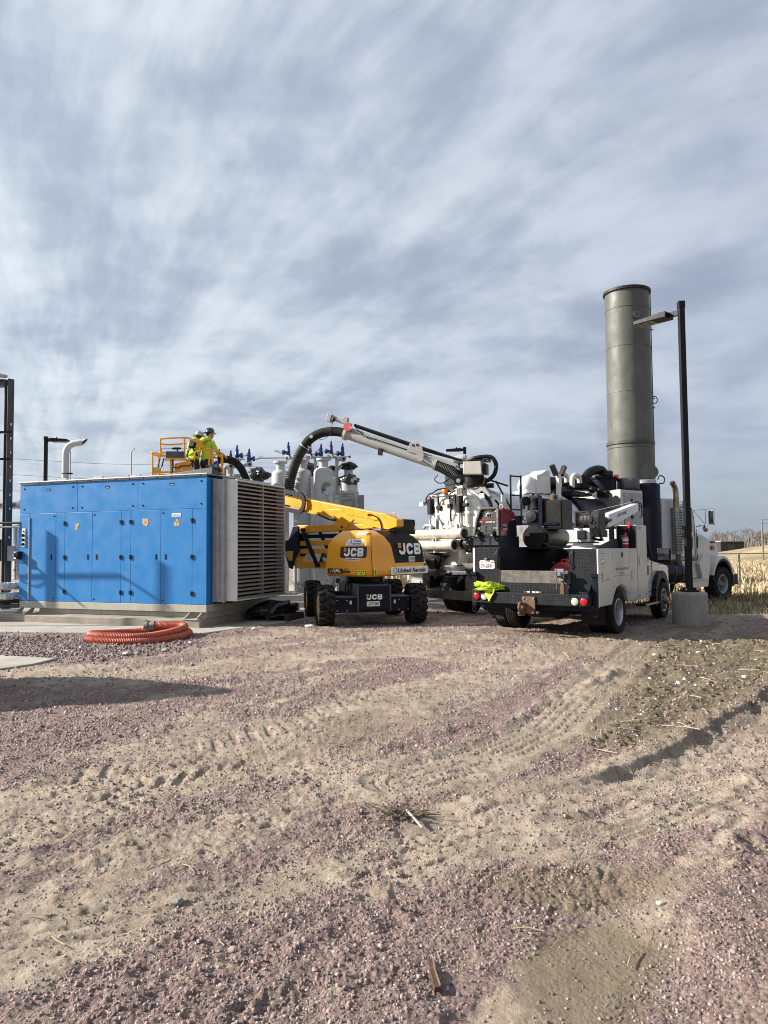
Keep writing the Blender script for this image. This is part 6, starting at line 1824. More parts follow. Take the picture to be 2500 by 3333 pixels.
    for x in (-.98, 1.0):
        part('fender_box', MUDDY if x > 0 else GALV, lambda m: m.prism([(x - .22, .72), (x + .22, .72), (x + .22, 1.08), (x + (.30 if x < 0 else -.30), 1.42), (x - .10 if x < 0 else x + .10, 1.42), (x - .22, 1.06)], 'y', ybp + .16, ybp + .9), bev=.008)
    part('tail_lamp', CLEARL, lambda m: m.lathe([(.06, 0), (.06, .02), (.01, .03)], (-.88, ybp + .15, .92), 18, (0, -1, 0)), smooth=40, bev=0)
    part('diagonal_brace', MUDDY, lambda m: m.bar((-.62, ybp + .2, .80), (-.22, ybp + .25, 1.22), .06, .08), bev=0)
    part('diagonal_brace', MUDDY, lambda m: m.bar((.22, ybp + .2, .80), (.60, ybp + .25, 1.10), .06, .08), bev=0)
    part('brace_head', MUDDY, lambda m: m.b(-.34, -.06, ybp + .2, ybp + .35, 1.18, 1.28), bev=.006)
    sp = None
    part('coil_spring', MUDDY, lambda m: m.tube([(.02 + .13 * math.cos(a), ybp + .35 + .1 * math.sin(a), .86 + a * .0125) for a in np.linspace(0, 25, 90)], .022, 6), smooth=40, bev=0)
    part('rear_frame', NAVY, lambda m: (m.b(-.46, -.36, -10.9, .6, .82, 1.10), m.b(.36, .46, -10.9, .6, .82, 1.10), m.b(-.5, .5, -10.7, -10.5, .85, 1.05)), bev=0)
    part('ladder_step', MUDDY, lambda m: (m.c((-.1, ybp - .04, .70), (.34, .05, .06)), m.c((.02, ybp - .05, .77), (.16, .07, .05)), m.bar((.10, ybp - .03, .75), (.26, ybp + .05, .95), .03, .03)), bev=.004)
    for y in (-9.2, -7.95, -6.6):
        for sx in (-1, 1):
            wheel(t, (sx * .98, y, .525), .525, .50, .29, ALU, out=sx, style='road', dish=.16, nuts=8)
    for y in (-9.2, -7.95):
        part('axle', NAVY, lambda m: m.cyl((-.9, y, .525), (.9, y, .525), .07, n=10), bev=0)
    for sx in (-1, 1):
        part('rear_fender', TANKW, lambda m: [m.bar((sx * 1.0, a[0], a[1]), (sx * 1.0, b[0], b[1]), .44, .03, (1, 0, 0)) if False else m.loft([[(sx * .78, a[0], a[1]), (sx * 1.24, a[0], a[1]), (sx * 1.24, a[0], a[1] + .06), (sx * .78, a[0], a[1] + .06)], [(sx * .78, b[0], b[1]), (sx * 1.24, b[0], b[1]), (sx * 1.24, b[0], b[1] + .06), (sx * .78, b[0], b[1] + .06)]]) for a, b in zip([(-8.35, 1.60), (-8.10, 1.95), (-7.80, 2.28), (-7.60, 2.36)], [(-8.10, 1.95), (-7.80, 2.28), (-7.60, 2.36), (-6.2, 2.40)])], fixn=True, bev=0)
    part('side_tool_box', NAVY, lambda m: m.b(.70, 1.10, -6.2, -4.7, 1.15, 1.9), bev=.01)
    part('under_box', NAVY, lambda m: m.b(-1.1, 1.1, -6.0, -3.6, .55, 1.35), bev=.01)
    # ---- top of the tank
    part('roof_dome', WHITE, lambda m: (m.sphere((.0, -7.72, CZ + RR + .20), (.26, .26, .28), 20, 12), m.cyl((0, -7.72, CZ + RR - .1), (0, -7.72, CZ + RR + .2), .24, n=20), m.prism([(-7.62, 3.16), (-7.05, 3.22), (-7.08, 3.86), (-7.22, 3.86), (-7.40, 3.76), (-7.62, 3.70)], 'x', -.26, .26)), smooth=35, bev=.03)
    part('duct_mouth', BLK, lambda m: m.cyl((0, -7.08, 3.55), (0, -4.95, 3.55), .17, n=22), smooth=40, bev=0)
    part('lamp_mast', WHITE, lambda m: m.b(.46, .56, -7.10, -7.0, 3.0, 3.72), bev=.006)
    part('mast_base', WHITE, lambda m: m.bar((.4, -7.25, 3.19), (.62, -6.95, 3.06), .12, .02), bev=0)
    for s in (-1, 1):
        part('mast_lamp', BLK, lambda m: m.bar((.51, -7.05 + s * .10, 3.70), (.51, -7.05 + s * .26, 3.96), .12, .10), bev=.01)
        part('mast_lamp_lens', BRASS, lambda m: m.bar((.575, -7.05 + s * .10, 3.72), (.575, -7.05 + s * .25, 3.94), .012, .08), bev=0)
    for y in (-6.85, -6.3):
        part('vent_bend', DIRTYWHITE, lambda m: m.tube(spline([(.38, y, 3.40), (.38, y, 3.66), (.38, y + .12, 3.76), (.38, y + .28, 3.72), (.38, y + .32, 3.55)]), .07, 10), smooth=40, bev=0)
    part('catwalk', STEELGREY, lambda m: m.prism([(-6.9, 3.30), (-6.6, 3.42), (-6.2, 3.42), (-6.15, 3.34), (-5.4, 3.28), (-5.4, 3.20), (-6.9, 3.22)], 'x', -.15, .35), bev=.008)
    for k in range(6):
        part('top_hose', BLK, lambda m: m.tube(spline([(.35 + .05 * k, -6.5 + .1 * k, 3.40), (.40, -6.0, 3.52 - .03 * k), (.45, -5.4, 3.40 + .03 * (k % 2)), (.52, -4.95, 3.28), (.6, -4.7, 3.05)]), .035 if k < 3 else .02, 8), smooth=40, bev=0)
    part('valve_cluster', BLK, lambda m: (m.sphere((.62, -5.75, 3.36), .10, 12, 8), m.sphere((.66, -5.45, 3.34), .09, 12, 8), m.c((.55, -5.1, 3.26), (.3, .3, .18)), m.c((.5, -6.6, 3.22), (.5, .3, .12))), smooth=35, bev=.01)
    part('silencer', NAVY, lambda m: (m.lathe([(.36, 2.9), (.36, 3.72), (.40, 3.73), (.40, 3.78), (.1, 3.79)], (.25, -4.72, 0), 26)), smooth=35, bev=0)
    part('intake_bend', BLK, lambda m: m.tube(spline([(.25, -4.72, 3.70), (.25, -4.72, 3.92), (.25, -4.9, 4.0), (.25, -5.3, 3.92), (.25, -5.6, 3.70)]), .13, 12), smooth=40, bev=0)
    part('intake_cap', BLK, lambda m: m.b(.05, .45, -4.9, -4.5, 3.79, 3.98), bev=.05)
    bb = part('beacon_plate', BLK, lambda m: m.b(.3, .6, -4.5, -4.2, 3.70, 3.72), bev=0)
    beacon(.45, -4.38, 3.72, bb)
    # ladder on the right flank of the tank
    def lad(name, a, b, r=.022):
        part(name, BLK, lambda m: m.cyl(a, b, r, n=8), ladder, 40, 0)
    ladder = bpy.data.objects.new('ladder', None); COL.objects.link(ladder); ladder.parent = t
    for y in (-9.42, -9.05):
        lad('stile', (.98, y, 2.0), (.98, y, 3.55))
    for z in (2.35, 2.7, 3.05, 3.52):
        lad('rung', (.98, -9.42, z), (.98, -9.05, z), .018)
    lad('grab_rail', (.90, -9.42, 3.28), (.60, -9.9, 3.46)); lad('grab_rail', (.60, -9.9, 3.46), (.55, -9.95, 3.25)); lad('grab_rail', (.98, -9.4, 2.7), (.80, -9.75, 3.40))
    lad('grab_rail', (.98, -9.08, 2.90), (.82, -8.9, 3.3))
    part('ladder_foot', NAVY, lambda m: m.prism([(-9.45, 2.55), (-8.95, 2.55), (-9.15, 2.15), (-9.3, 2.15)], 'x', .93, .97), ladder, bev=0)
    part('reflective_board', WHITE, lambda m: m.b(.90, .93, -9.68, -9.48, 2.88, 3.06), bev=0)
    part('tank_lettering', INK, lambda m: (m.b(.955, .96, -8.95, -8.88, 2.72, 3.0), m.b(.955, .96, -8.80, -8.70, 2.70, 2.98), m.b(.955, .96, -8.62, -8.55, 2.70, 2.98)), bev=0)
    # ---- silver cabinet, black silencer and intake behind the cab
    sc_ = part('equipment_cabinet', ALU, lambda m: m.b(-1.1, 1.08, -5.10, -4.05, 1.2, 3.36), bev=.012)
    part('cabinet_door', GALV, lambda m: m.b(1.081, 1.10, -4.95, -4.12, 1.3, 3.28), sc_, bev=.006)
    part('cabinet_latch', BLK, lambda m: (m.c((1.11, -4.62, 3.05), (.02, .06, .12)), m.c((1.11, -4.62, 2.6), (.02, .10, .10))), sc_, bev=0)
    part('cabinet_front', ALU, lambda m: m.b(.75, 1.08, -5.50, -5.105, 2.3, 2.78), sc_, bev=.01)
    ac = part('air_cleaner', material('wire mesh grey', (.10, .10, .10), .5, .5, var=.5, vs=90), lambda m: m.lathe([(.30, 3.42), (.32, 3.46), (.32, 3.70), (.27, 3.76), (.02, 3.78)], (.62, -4.05, 0), 28), smooth=40, bev=0)
    part('cleaner_base', BLK, lambda m: m.lathe([(.38, 3.36), (.36, 3.43), (.1, 3.44)], (.62, -4.05, 0), 24), smooth=40, bev=0)
    part('cyclone', NAVY, lambda m: m.lathe([(.42, 1.3), (.42, 3.58), (.39, 3.63), (.02, 3.64)], (.62, -3.20, 0), 36), smooth=35, bev=0)
    part('cyclone_collar', ALU, lambda m: m.lathe([(.32, 3.64), (.32, 3.74), (.30, 3.75), (.02, 3.76)], (.62, -3.20, 0), 30), smooth=35, bev=0)
    part('cyclone_lid', material('dark lid', (.022, .024, .024), .5), lambda m: m.lathe([(.24, 0), (.24, .02), (.02, .025)], (.86, -3.30, 3.98), 24, (.6, -.55, .35)), smooth=35, bev=0)
    part('lid_handle', BLK, lambda m: m.tube(spline([(.9, -2.98, 3.75), (.95, -2.92, 3.88), (1.0, -2.78, 3.80), (.98, -2.80, 3.66), (.9, -2.9, 3.64)]), .018, 6), smooth=40, bev=0)
    part('tank_side_box', NAVY, lambda m: m.b(-.9, .95, -4.05, -3.0, 1.2, 2.9), bev=.01)
    # ---- cab
    prof = [(-2.90, 1.30), (-2.90, 3.10), (-2.82, 3.20), (-2.35, 3.22), (-1.75, 3.08), (-1.20, 2.98), (-1.06, 2.38), (-1.04, 1.40), (-1.10, 1.35)]
    cab = part('cab', CABW, lambda m: m.prism(prof, 'x', -.97, .97), bev=.06)
    hood = part('hood', CABW, lambda m: m.loft([[(s[0] * k, s[1], s[2]) for s in ((-.93, y, 1.10), (.93, y, 1.10), (.93, y, zz - .16), (.72, y, zz), (-.72, y, zz), (-.93, y, zz - .16)) for k in (w_,)] for y, zz, w_ in ((-1.06, 2.36, 1.0), (-.5, 2.24, .97), (.10, 2.08, .93), (.36, 1.98, .90), (.47, 1.86, .89), (.52, 1.60, .89))]), smooth=0, bev=.03, fixn=True)
    for sx in (-1, 1):
        part('front_fender', CABW, lambda m: [m.loft([[(sx * .80, .08 + (.70) * math.cos(a), .50 + .98 * math.sin(a)), (sx * 1.22, .08 + .70 * math.cos(a), .50 + .94 * math.sin(a)), (sx * 1.22, .08 + .64 * math.cos(a), .50 + .86 * math.sin(a)), (sx * .80, .08 + .62 * math.cos(a), .50 + .84 * math.sin(a))] for a in np.linspace(-.05, 2.75, 14)])], hood, 40, 0, fixn=True)
        part('fender_liner', BLK, lambda m: [m.loft([[(sx * .80, .08 + .615 * math.cos(a), .50 + .835 * math.sin(a)), (sx * 1.20, .08 + .63 * math.cos(a), .50 + .85 * math.sin(a)), (sx * 1.20, .08 + .58 * math.cos(a), .50 + .77 * math.sin(a)), (sx * .80, .08 + .58 * math.cos(a), .50 + .77 * math.sin(a))] for a in np.linspace(-.05, 2.9, 14)])], hood, 40, 0, fixn=True)
        wheel(t, (sx * 1.0, .12, .545), .545, .40, .30, GALV, out=sx, style='road', dish=.12, nuts=8)
    part('fender_skirt', CABW, lambda m: m.prism([(-.62, 1.22), (-.80, .50), (-1.0, .50), (-1.28, 1.22), (-1.0, 1.5), (-.7, 1.5)], 'x', 1.05, 1.18), hood, bev=.01)
    part('bumper', NAVY, lambda m: m.b(-1.22, 1.22, .62, .98, .50, .84), bev=.02)
    part('side_lamp', RED, lambda m: m.c((.90, .05, 1.70), (.03, .18, .14)), hood, bev=.01)
    part('hood_badge', STEELGREY, lambda m: m.c((.895, .08, 1.88), (.02, .24, .07)), hood, bev=.005)
    part('hood_vent', DARK, lambda m: m.bar((.935, -.88, 2.06), (.935, -.92, 1.70), .012, .03), hood, bev=0)
    part('hood_seam', INK, lambda m: m.tube([(.965, -1.03, 2.3), (.965, -1.02, 1.55), (1.0, -1.05, 1.45), (1.02, -1.15, 1.25), (1.0, -1.9, 1.22)], .012, 5), cab, bev=0)
    part('window_front', GLASS, lambda m: m.prism([(-1.62, 2.28), (-1.28, 2.18), (-1.30, 2.86), (-1.55, 2.90), (-1.62, 2.86)], 'x', .971, .976), cab, bev=0)
    part('sleeper_window', material('green grey glass', (.22, .32, .30), .15, var=.03), lambda m: m.prism([(-1.95, 2.44), (-1.64, 2.42), (-1.64, 2.86), (-1.95, 2.86)], 'x', .971, .976), cab, bev=0)
    part('window_lower', DARK, lambda m: m.b(.971, .976, -1.95, -1.66, 2.24, 2.40), cab, bev=0)
    part('peep_window', GLASS, lambda m: m.prism([(-1.50, 1.68), (-1.28, 1.68), (-1.25, 1.75), (-1.25, 2.02), (-1.30, 2.08), (-1.50, 2.08)], 'x', .971, .976), cab, bev=0)
    part('door_handle', BLK, lambda m: m.c((.985, -1.72, 1.76), (.02, .07, .16)), cab, bev=.01)
    part('door_edge', DARK, lambda m: m.tube([(.973, -2.0, 2.92), (.973, -2.0, 1.5), (.973, -1.9, 1.42), (.973, -1.2, 1.42), (.973, -1.13, 1.5), (.973, -1.15, 2.6), (.973, -1.28, 2.93), (.973, -2.0, 2.95)], .010, 4), cab, bev=0)
    text('door_lettering', 'M', INK, cab, (.978, -1.74, 2.10), Y, Z, .22, .20, bold=.03)
    text('door_lettering', 'NEBRASKA', GP, cab, (.978, -1.74, 1.93), Y, Z, .04, .26, bold=.02)
    part('roof_marker', AMBERL, lambda m: m.c((.86, -1.42, 3.08), (.08, .12, .05)), cab, bev=.01)
    part('visor_lamp', CHROME, lambda m: m.sphere((.84, -1.25, 3.06), (.07, .09, .07), 12, 8), cab, 40, 0)
    part('grab_handle', CHROME, lambda m: m.tube(spline([(.99, -2.05, 2.95), (1.02, -2.03, 3.1), (1.02, -1.85, 3.12), (.99, -1.82, 2.98)]), .016, 6), cab, bev=0)
    part('antenna', BLK, lambda m: m.cyl((.80, -1.36, 3.05), (.80, -1.34, 3.62), .008, n=6), cab, bev=0)
    # exhaust
    ex = part('exhaust_stack', material('heat tinted chrome', (.36, .27, .16), .25, .9, var=.3, vs=3), lambda m: m.tube(spline([(1.12, -2.38, 2.85), (1.12, -2.39, 3.35), (1.12, -2.44, 3.52), (1.12, -2.56, 3.66)]), .085, 16), smooth=40, bev=0)
    part('exhaust_mouth', DARK, lambda m: m.cyl((1.12, -2.555, 3.655), (1.12, -2.575, 3.675), .078, n=14), ex, bev=0)
    hs = part('heat_shield', material('perforated steel', (.28, .28, .27), .35, .9, var=.2, vs=8), lambda m: m.cyl((1.12, -2.35, 1.52), (1.12, -2.38, 2.92), .135, n=22, cap=False), smooth=40, bev=0)
    mb = MB()
    for i in range(26):
        for j in range(9):
            a = rad(-75 + j * 19 + (i % 2) * 9.5) - .25
            z = 1.62 + i * .048
            cx_, cy_ = 1.12 + .137 * math.cos(a), -2.36 + .137 * math.sin(a)
            mb.c((cx_, cy_, z), (.022, .022, .020))
    tag(mb.build('shield_holes', DARK, hs, 0), kind='stuff')
    part('exhaust_pipe', MUDDY, lambda m: m.tube([(1.12, -2.35, 1.55), (1.12, -2.33, 1.15), (1.05, -2.3, 1.0)], .08, 12), smooth=40, bev=0)
    part('fuel_tank', NAVY, lambda m: m.lathe([(.02, -3.5), (.33, -3.48), (.35, -3.42), (.35, -2.2), (.33, -2.14), (.02, -2.12)], (.90, 0, .98), 26, (0, 1, 0)), smooth=40, bev=0)
    for y in (-2.3, -2.7):
        part('tank_strap', STEELGREY, lambda m: m.lathe([(.352, y - .025), (.362, y - .025), (.362, y + .025), (.352, y + .025)], (.90, 0, .98), 26, (0, 1, 0)), smooth=40, bev=0)
    part('step_box', ALU, lambda m: m.prism([(-2.12, 1.32), (-1.12, 1.30), (-1.18, .76), (-1.85, .76)], 'x', .70, 1.08), bev=.01)
    for k in range(6):
        part('step_rib', ALU, lambda m: m.b(1.08, 1.10, -2.0 + k * .02, -1.15, .80 + k * .085, .815 + k * .085), bev=0)
    part('step_tread', ALU, lambda m: m.b(.70, 1.22, -1.95, -.88, .71, .76), bev=.006)
    part('step_skirt', CABW, lambda m: m.b(1.10, 1.19, -1.75, -.88, .50, .71), bev=.006)
    # mirrors
    mi = part('mirror', CHROME, lambda m: m.b(1.30, 1.50, -.92, -.84, 2.42, 2.88), bev=.03)
    part('mirror_face', material('mirror glass', (.16, .17, .17), .05, .9, var=.02), lambda m: m.b(1.32, 1.48, -.927, -.921, 2.45, 2.85), mi, bev=0)
    part('mirror_frame', CHROME, lambda m: (m.tube([(.97, -1.20, 2.88), (1.28, -1.02, 2.90), (1.40, -.88, 2.92)], .016, 6), m.tube([(1.28, -1.02, 2.90), (1.28, -1.02, 2.40)], .014, 6), m.tube([(.97, -1.16, 2.86), (1.28, -1.02, 2.42)], .014, 6), m.tube([(.97, -1.06, 2.36), (1.15, -1.06, 2.40), (1.28, -1.02, 2.40)], .018, 6), m.tube([(1.28, -1.02, 2.90), (1.46, -.88, 2.92), (1.48, -.86, 2.40)], .012, 6)), bev=0)
    part('convex_mirror', CHROME, lambda m: m.sphere((1.28, -1.04, 2.32), (.10, .06, .13), 16, 10), smooth=40, bev=0)
    return t


VAC = build_vac()


def build_vac_boom(t):
    """suction boom, slewed to the left over the lift; built in world axes and stored in the truck's frame"""
    inv = (Matrix.Translation(VO) @ Matrix.Rotation(VA, 4, 'Z')).inverted()
    bd = Vector((-.95, .31, 0)).normalized()
    nrm = Vector((bd.y, -bd.x, 0))        # towards the camera is -nrm side
    if nrm.y > 0: nrm = -nrm
    P0 = Vector((2.27, 17.99, 0))
    def W(s, z, n=0.0):
        return P0 + bd * s + nrm * n + Vector((0, 0, z))
    def part(name, mat, fn, par=None, smooth=0, bev=.004, **k):
        m = MB(); m.M = inv; fn(m); return m.build(name, mat, par or t, smooth, bev, **k)
    def slab(m, pts, n0, n1):
        m.loft([[W(s, z, n0) for s, z in pts], [W(s, z, n1) for s, z in pts]])
    # turret
    part('slew_pedestal', BOOMW, lambda m: m.loft([[W(s * .52, z, n * .52) for s, n in ((-1, -1), (1, -1), (1, 1), (-1, 1))] for z in (2.80,)] + [[W(s * .34, 3.06, n * .34) for s, n in ((-1, -1), (1, -1), (1, 1), (-1, 1))]]), bev=.01, fixn=True)
    part('slew_ring', BLK, lambda m: m.lathe([(.36, 3.03), (.36, 3.10), (.33, 3.11), (.33, 3.18), (.30, 3.20), (.30, 3.32), (.02, 3.33)], W(0, 0), 30), smooth=35, bev=0)
    part('slew_motor', BLK, lambda m: m.cyl(W(-.25, 3.10, .1), W(-.52, 3.10, .1), .06, n=12), smooth=35, bev=0)
    part('swing_post', NAVY, lambda m: (slab(m, [(-.22, 3.22), (.20, 3.14), (.44, 3.16), (.46, 3.30), (.22, 3.40), (.30, 3.50), (.36, 3.68), (.10, 3.70), (-.02, 3.62), (-.22, 3.50)], .20, .24), slab(m, [(-.22, 3.22), (.20, 3.14), (.44, 3.16), (.46, 3.30), (.22, 3.40), (.30, 3.50), (.36, 3.68), (.10, 3.70), (-.02, 3.62), (-.22, 3.50)], -.24, -.20)), bev=.006, fixn=True)
    for s, z in ((.24, 3.60), (.34, 3.24)):
        part('pivot_pin', GALV, lambda m: m.cyl(W(s, z, -.27), W(s, z, .27), .055, n=14), smooth=35, bev=0)
    cb = part('control_box', material('pale grey enclosure', (.50, .48, .43), .5, var=.06, dirt=.15), lambda m: slab(m, [(-.30, 3.35), (.16, 3.37), (.16, 3.68), (-.28, 3.67)], .25, .52), bev=.015, fixn=True)
    part('box_back', BLK, lambda m: slab(m, [(-.40, 3.36), (-.31, 3.36), (-.31, 3.64), (-.40, 3.62)], .1, .45), cb, bev=.01, fixn=True)
    part('loop_tray', BLK, lambda m: (slab(m, [(-.46, 3.73), (.02, 3.73), (.02, 3.755), (-.46, 3.755)], .1, .3), slab(m, [(-.46, 3.68), (.02, 3.68), (.02, 3.70), (-.46, 3.70)], .1, .3), [slab(m, [(s, 3.70), (s + .03, 3.70), (s + .03, 3.73), (s, 3.73)], .1, .3) for s in (-.46, -.34, -.22, -.10, .0)]), bev=0, fixn=True)
    part('hose_bundle', BLK, lambda m: m.tube(spline([W(.18, 3.66, .15), W(.06, 3.75, .15), W(-.10, 3.80, .2), W(-.38, 3.82, .2), W(-.52, 3.77, .2), W(-.60, 3.62, .2), W(-.585, 3.45, .2), W(-.52, 3.32, .2), W(-.36, 3.22, .15), W(-.2, 3.23, .1)], 6), .052, 10), smooth=40, bev=0)
    # main tube with elbow, bellows at the root
    a0, a1 = Vector((.95, 3.70)), Vector((3.42, 4.63))
    def ax(k): q = a0.lerp(a1, k); return (q.x, q.y)
    part('suction_tube', BOOMW, lambda m: m.cyl(W(*ax(0)), W(*ax(1.0)), .135, n=28), smooth=35, bev=0)
    part('tube_flange', PIPEALU, lambda m: (m.cyl(W(*ax(.994)), W(*ax(1.02)), .18, n=28), m.cyl(W(*ax(.982)), W(*ax(.996)), .165, n=28)), smooth=35, bev=0)
    part('tube_flange', PIPEALU, lambda m: m.cyl(W(*ax(-.005)), W(*ax(.02)), .17, n=28), smooth=35, bev=0)
    part('tube_bracket', CASTIRON, lambda m: slab(m, [(2.38, 3.98), (2.50, 4.00), (2.48, 4.18), (2.36, 4.16)], .10, .17), bev=.006, fixn=True)
    part('bellows', CORR, lambda m: ribbed(m, spline([W(1.0, 3.72), W(.78, 3.62), W(.55, 3.50), W(.35, 3.30), W(.22, 3.10)], 10), .15, .045, .014, 20), smooth=40, bev=0)
    # box beam above the tube
    beam = part('boom_beam', BOOMW, lambda m: slab(m, [(.30, 3.50), (.34, 3.66), (1.3, 4.03), (3.30, 4.79), (3.34, 4.68), (1.35, 3.90)], -.09, .09), bev=.008, fixn=True)
    part('inner_beam', BOOMW, lambda m: slab(m, [(.42, 3.60), (.42, 3.65), (3.30, 4.755), (3.30, 4.72)], .092, .12), beam, bev=.004, fixn=True)
    part('beam_pipe', BLK, lambda m: (m.tube(spline([W(.40, 3.80, 0), W(1.2, 4.10, 0), W(2.2, 4.48, 0), W(3.2, 4.86, 0)]), .035, 8), m.tube(spline([W(.30, 3.78, -.06), W(1.2, 4.06, -.07), W(2.2, 4.44, -.07), W(3.2, 4.83, -.06)]), .03, 8)), smooth=40, bev=0)
    part('hydraulic_line', BLK, lambda m: m.tube(spline([W(3.1, 4.74, .13), W(2.95, 4.60, .13), W(2.85, 4.50, .14), W(2.4, 4.36, .13), W(1.8, 4.14, .13), W(1.3, 3.96, .13)]), .010, 6), beam, bev=0)
    br = part('boom_bracket', BOOMW, lambda m: slab(m, [(1.70, 4.06), (1.62, 4.27), (1.42, 4.29), (1.30, 4.16), (1.24, 3.90), (1.30, 3.80), (1.40, 3.86), (1.46, 3.98)], .125, .15), bev=.006, fixn=True)
    for s in (1.42, 1.53):
        part('bracket_slot', DARK, lambda m: slab(m, [(s - .035, 4.16), (s + .035, 4.185), (s + .035, 4.245), (s - .035, 4.22)], .151, .154), br, bev=0, fixn=True)
    part('cylinder_eye', GALV, lambda m: m.cyl(W(1.33, 3.86, .10), W(1.33, 3.86, .19), .075, n=16), smooth=35, bev=0)
    part('lift_rod', CHROME, lambda m: m.cyl(W(1.30, 3.84, .13), W(.78, 3.50, .13), .028, n=12), smooth=35, bev=0)
    part('lift_cylinder', BLK, lambda m: m.cyl(W(.95, 3.62, .13), W(.36, 3.25, .13), .06, n=14), smooth=35, bev=0)
    for k in range(3):
        part('loose_hose', BLK, lambda m: m.tube(spline([W(.9 - .25 * k, 3.42 - .12 * k, .1), W(.98 - .25 * k, 3.30 - .1 * k, .14), W(.84 - .25 * k, 3.20 - .06 * k, .15), W(.66 - .25 * k, 3.26 - .05 * k, .12), W(.60 - .2 * k, 3.36 - .1 * k, .08)]), .012, 6), bev=0)
    # tip: hose reel disc, brackets
    part('tip_bracket', BOOMW, lambda m: (slab(m, [(3.30, 4.70), (3.36, 4.86), (3.62, 4.94), (3.92, 5.06), (3.90, 5.16), (3.80, 5.16), (3.60, 5.04), (3.28, 4.90)], -.08, .08), slab(m, [(3.40, 4.9), (3.36, 5.06), (3.46, 5.09), (3.62, 4.98)], -.07, .07)), bev=.008, fixn=True)
    part('tip_end', BOOMW, lambda m: slab(m, [(3.86, 4.96), (3.98, 5.0), (3.92, 5.20), (3.80, 5.16)], -.12, .12), bev=.008, fixn=True)
    rd = part('red_disc', material('faded red disc', (.45, .085, .08), .5, var=.06), lambda m: m.cyl(W(3.33, 4.79, .14), W(3.33, 4.79, .17), .118, n=30), smooth=30, bev=0)
    part('disc_pointer', GALV, lambda m: slab(m, [(3.33, 4.80), (3.20, 4.775), (3.19, 4.72)], .172, .182), rd, bev=0, fixn=True)
    part('tip_hose', BLK, lambda m: (m.tube(spline([W(3.75, 5.0, .1), W(3.80, 4.85, .12), W(3.85, 4.62, .12), W(4.1, 4.50, .1), W(4.2, 4.55, .08)]), .008, 6)), bev=0)
    part('tip_lamp', BLK, lambda m: m.sphere(W(3.76, 5.02, .1), (.05, .05, .06), 10, 6), bev=0)
    # smooth elbow and ribbed drop hose
    el = spline([W(3.44, 4.64), W(3.70, 4.71), W(4.00, 4.72), W(4.28, 4.66), W(4.52, 4.52), W(4.66, 4.36)], 6)
    part('rubber_elbow', RUBB, lambda m: m.tube(el, .125, 22), smooth=40, bev=0)
    part('hose_clamp', SILVER, lambda m: (m.cyl(el[-1] + (el[-2] - el[-1]) * .6, el[-1] - (el[-2] - el[-1]) * .3, .15, n=22), m.bar(el[-1] + Vector((.10, -.1, -.02)), el[-1] + Vector((.22, -.1, -.06)), .04, .03)), smooth=35, bev=0)
    part('elbow_plate', BOOMW, lambda m: m.cyl(W(4.40, 4.60, .115), W(4.40, 4.60, .13), .05, n=14), smooth=35, bev=0)
    dp = spline([W(4.66, 4.36), W(4.82, 4.12), W(4.96, 3.83), W(5.07, 3.50), W(5.13, 3.18), W(5.15, 2.97)], 8)
    part('drop_hose', CORR, lambda m: ribbed(m, dp, .135, .055, .010, 22), smooth=40, bev=0)
    part('drop_collar', PIPEALU, lambda m: (m.cyl(W(5.15, 3.0), W(5.16, 2.90), .16, n=22), m.bar(W(5.05, 2.90, .1), W(4.90, 2.88, .1), .05, .03)), smooth=35, bev=0)
    # the hose runs on behind the machine house up over its roof edge
    part('feed_hose', RUBB, lambda m: m.tube(spline([W(5.16, 2.92), W(5.3, 2.70, -.1), Vector((-3.2, 20.2, 2.75)), Vector((-3.75, 20.15, 3.3)), Vector((-4.02, 20.05, 3.85)), Vector((-4.30, 19.95, 4.07)), Vector((-4.62, 19.85, 4.06))], 8), .105, 16), smooth=40, bev=0)
    # area lamp and grey funnel standing behind the boom
    part('rear_stack', BOOMW, lambda m: m.cyl(W(.78, 2.60, -.75), W(.78, 3.55, -.75), .13, n=24), smooth=35, bev=0)
    part('rear_funnel', BOOMW, lambda m: (m.cyl(W(.62, 3.86, -.55), W(.36, 3.88, -.55), .10, .13, 20), m.cyl(W(.36, 3.88, -.55), W(.3, 3.88, -.55), .13, .12, 20)), smooth=35, bev=0)


build_vac_boom(VAC)
# ------------------------------------------------------------ people in the basket
SKIN = material('skin', (.42, .24, .17), .5, var=.06)
TROUSER = material('black work trousers', (.014, .014, .018), .85, var=.25, vs=9, bump=.3, bs=30)
BOOT = material('brown work boots', (.07, .045, .03), .7, var=.2)
HAIR = material('dark hair', (.02, .014, .010), .7, var=.3)
HATBLK = material('black hard hat', (.012, .012, .014), .25, var=.1, coat=.5)
HATWHT = material('pale hard hat', (.42, .42, .40), .35, var=.1, dirt=.3)


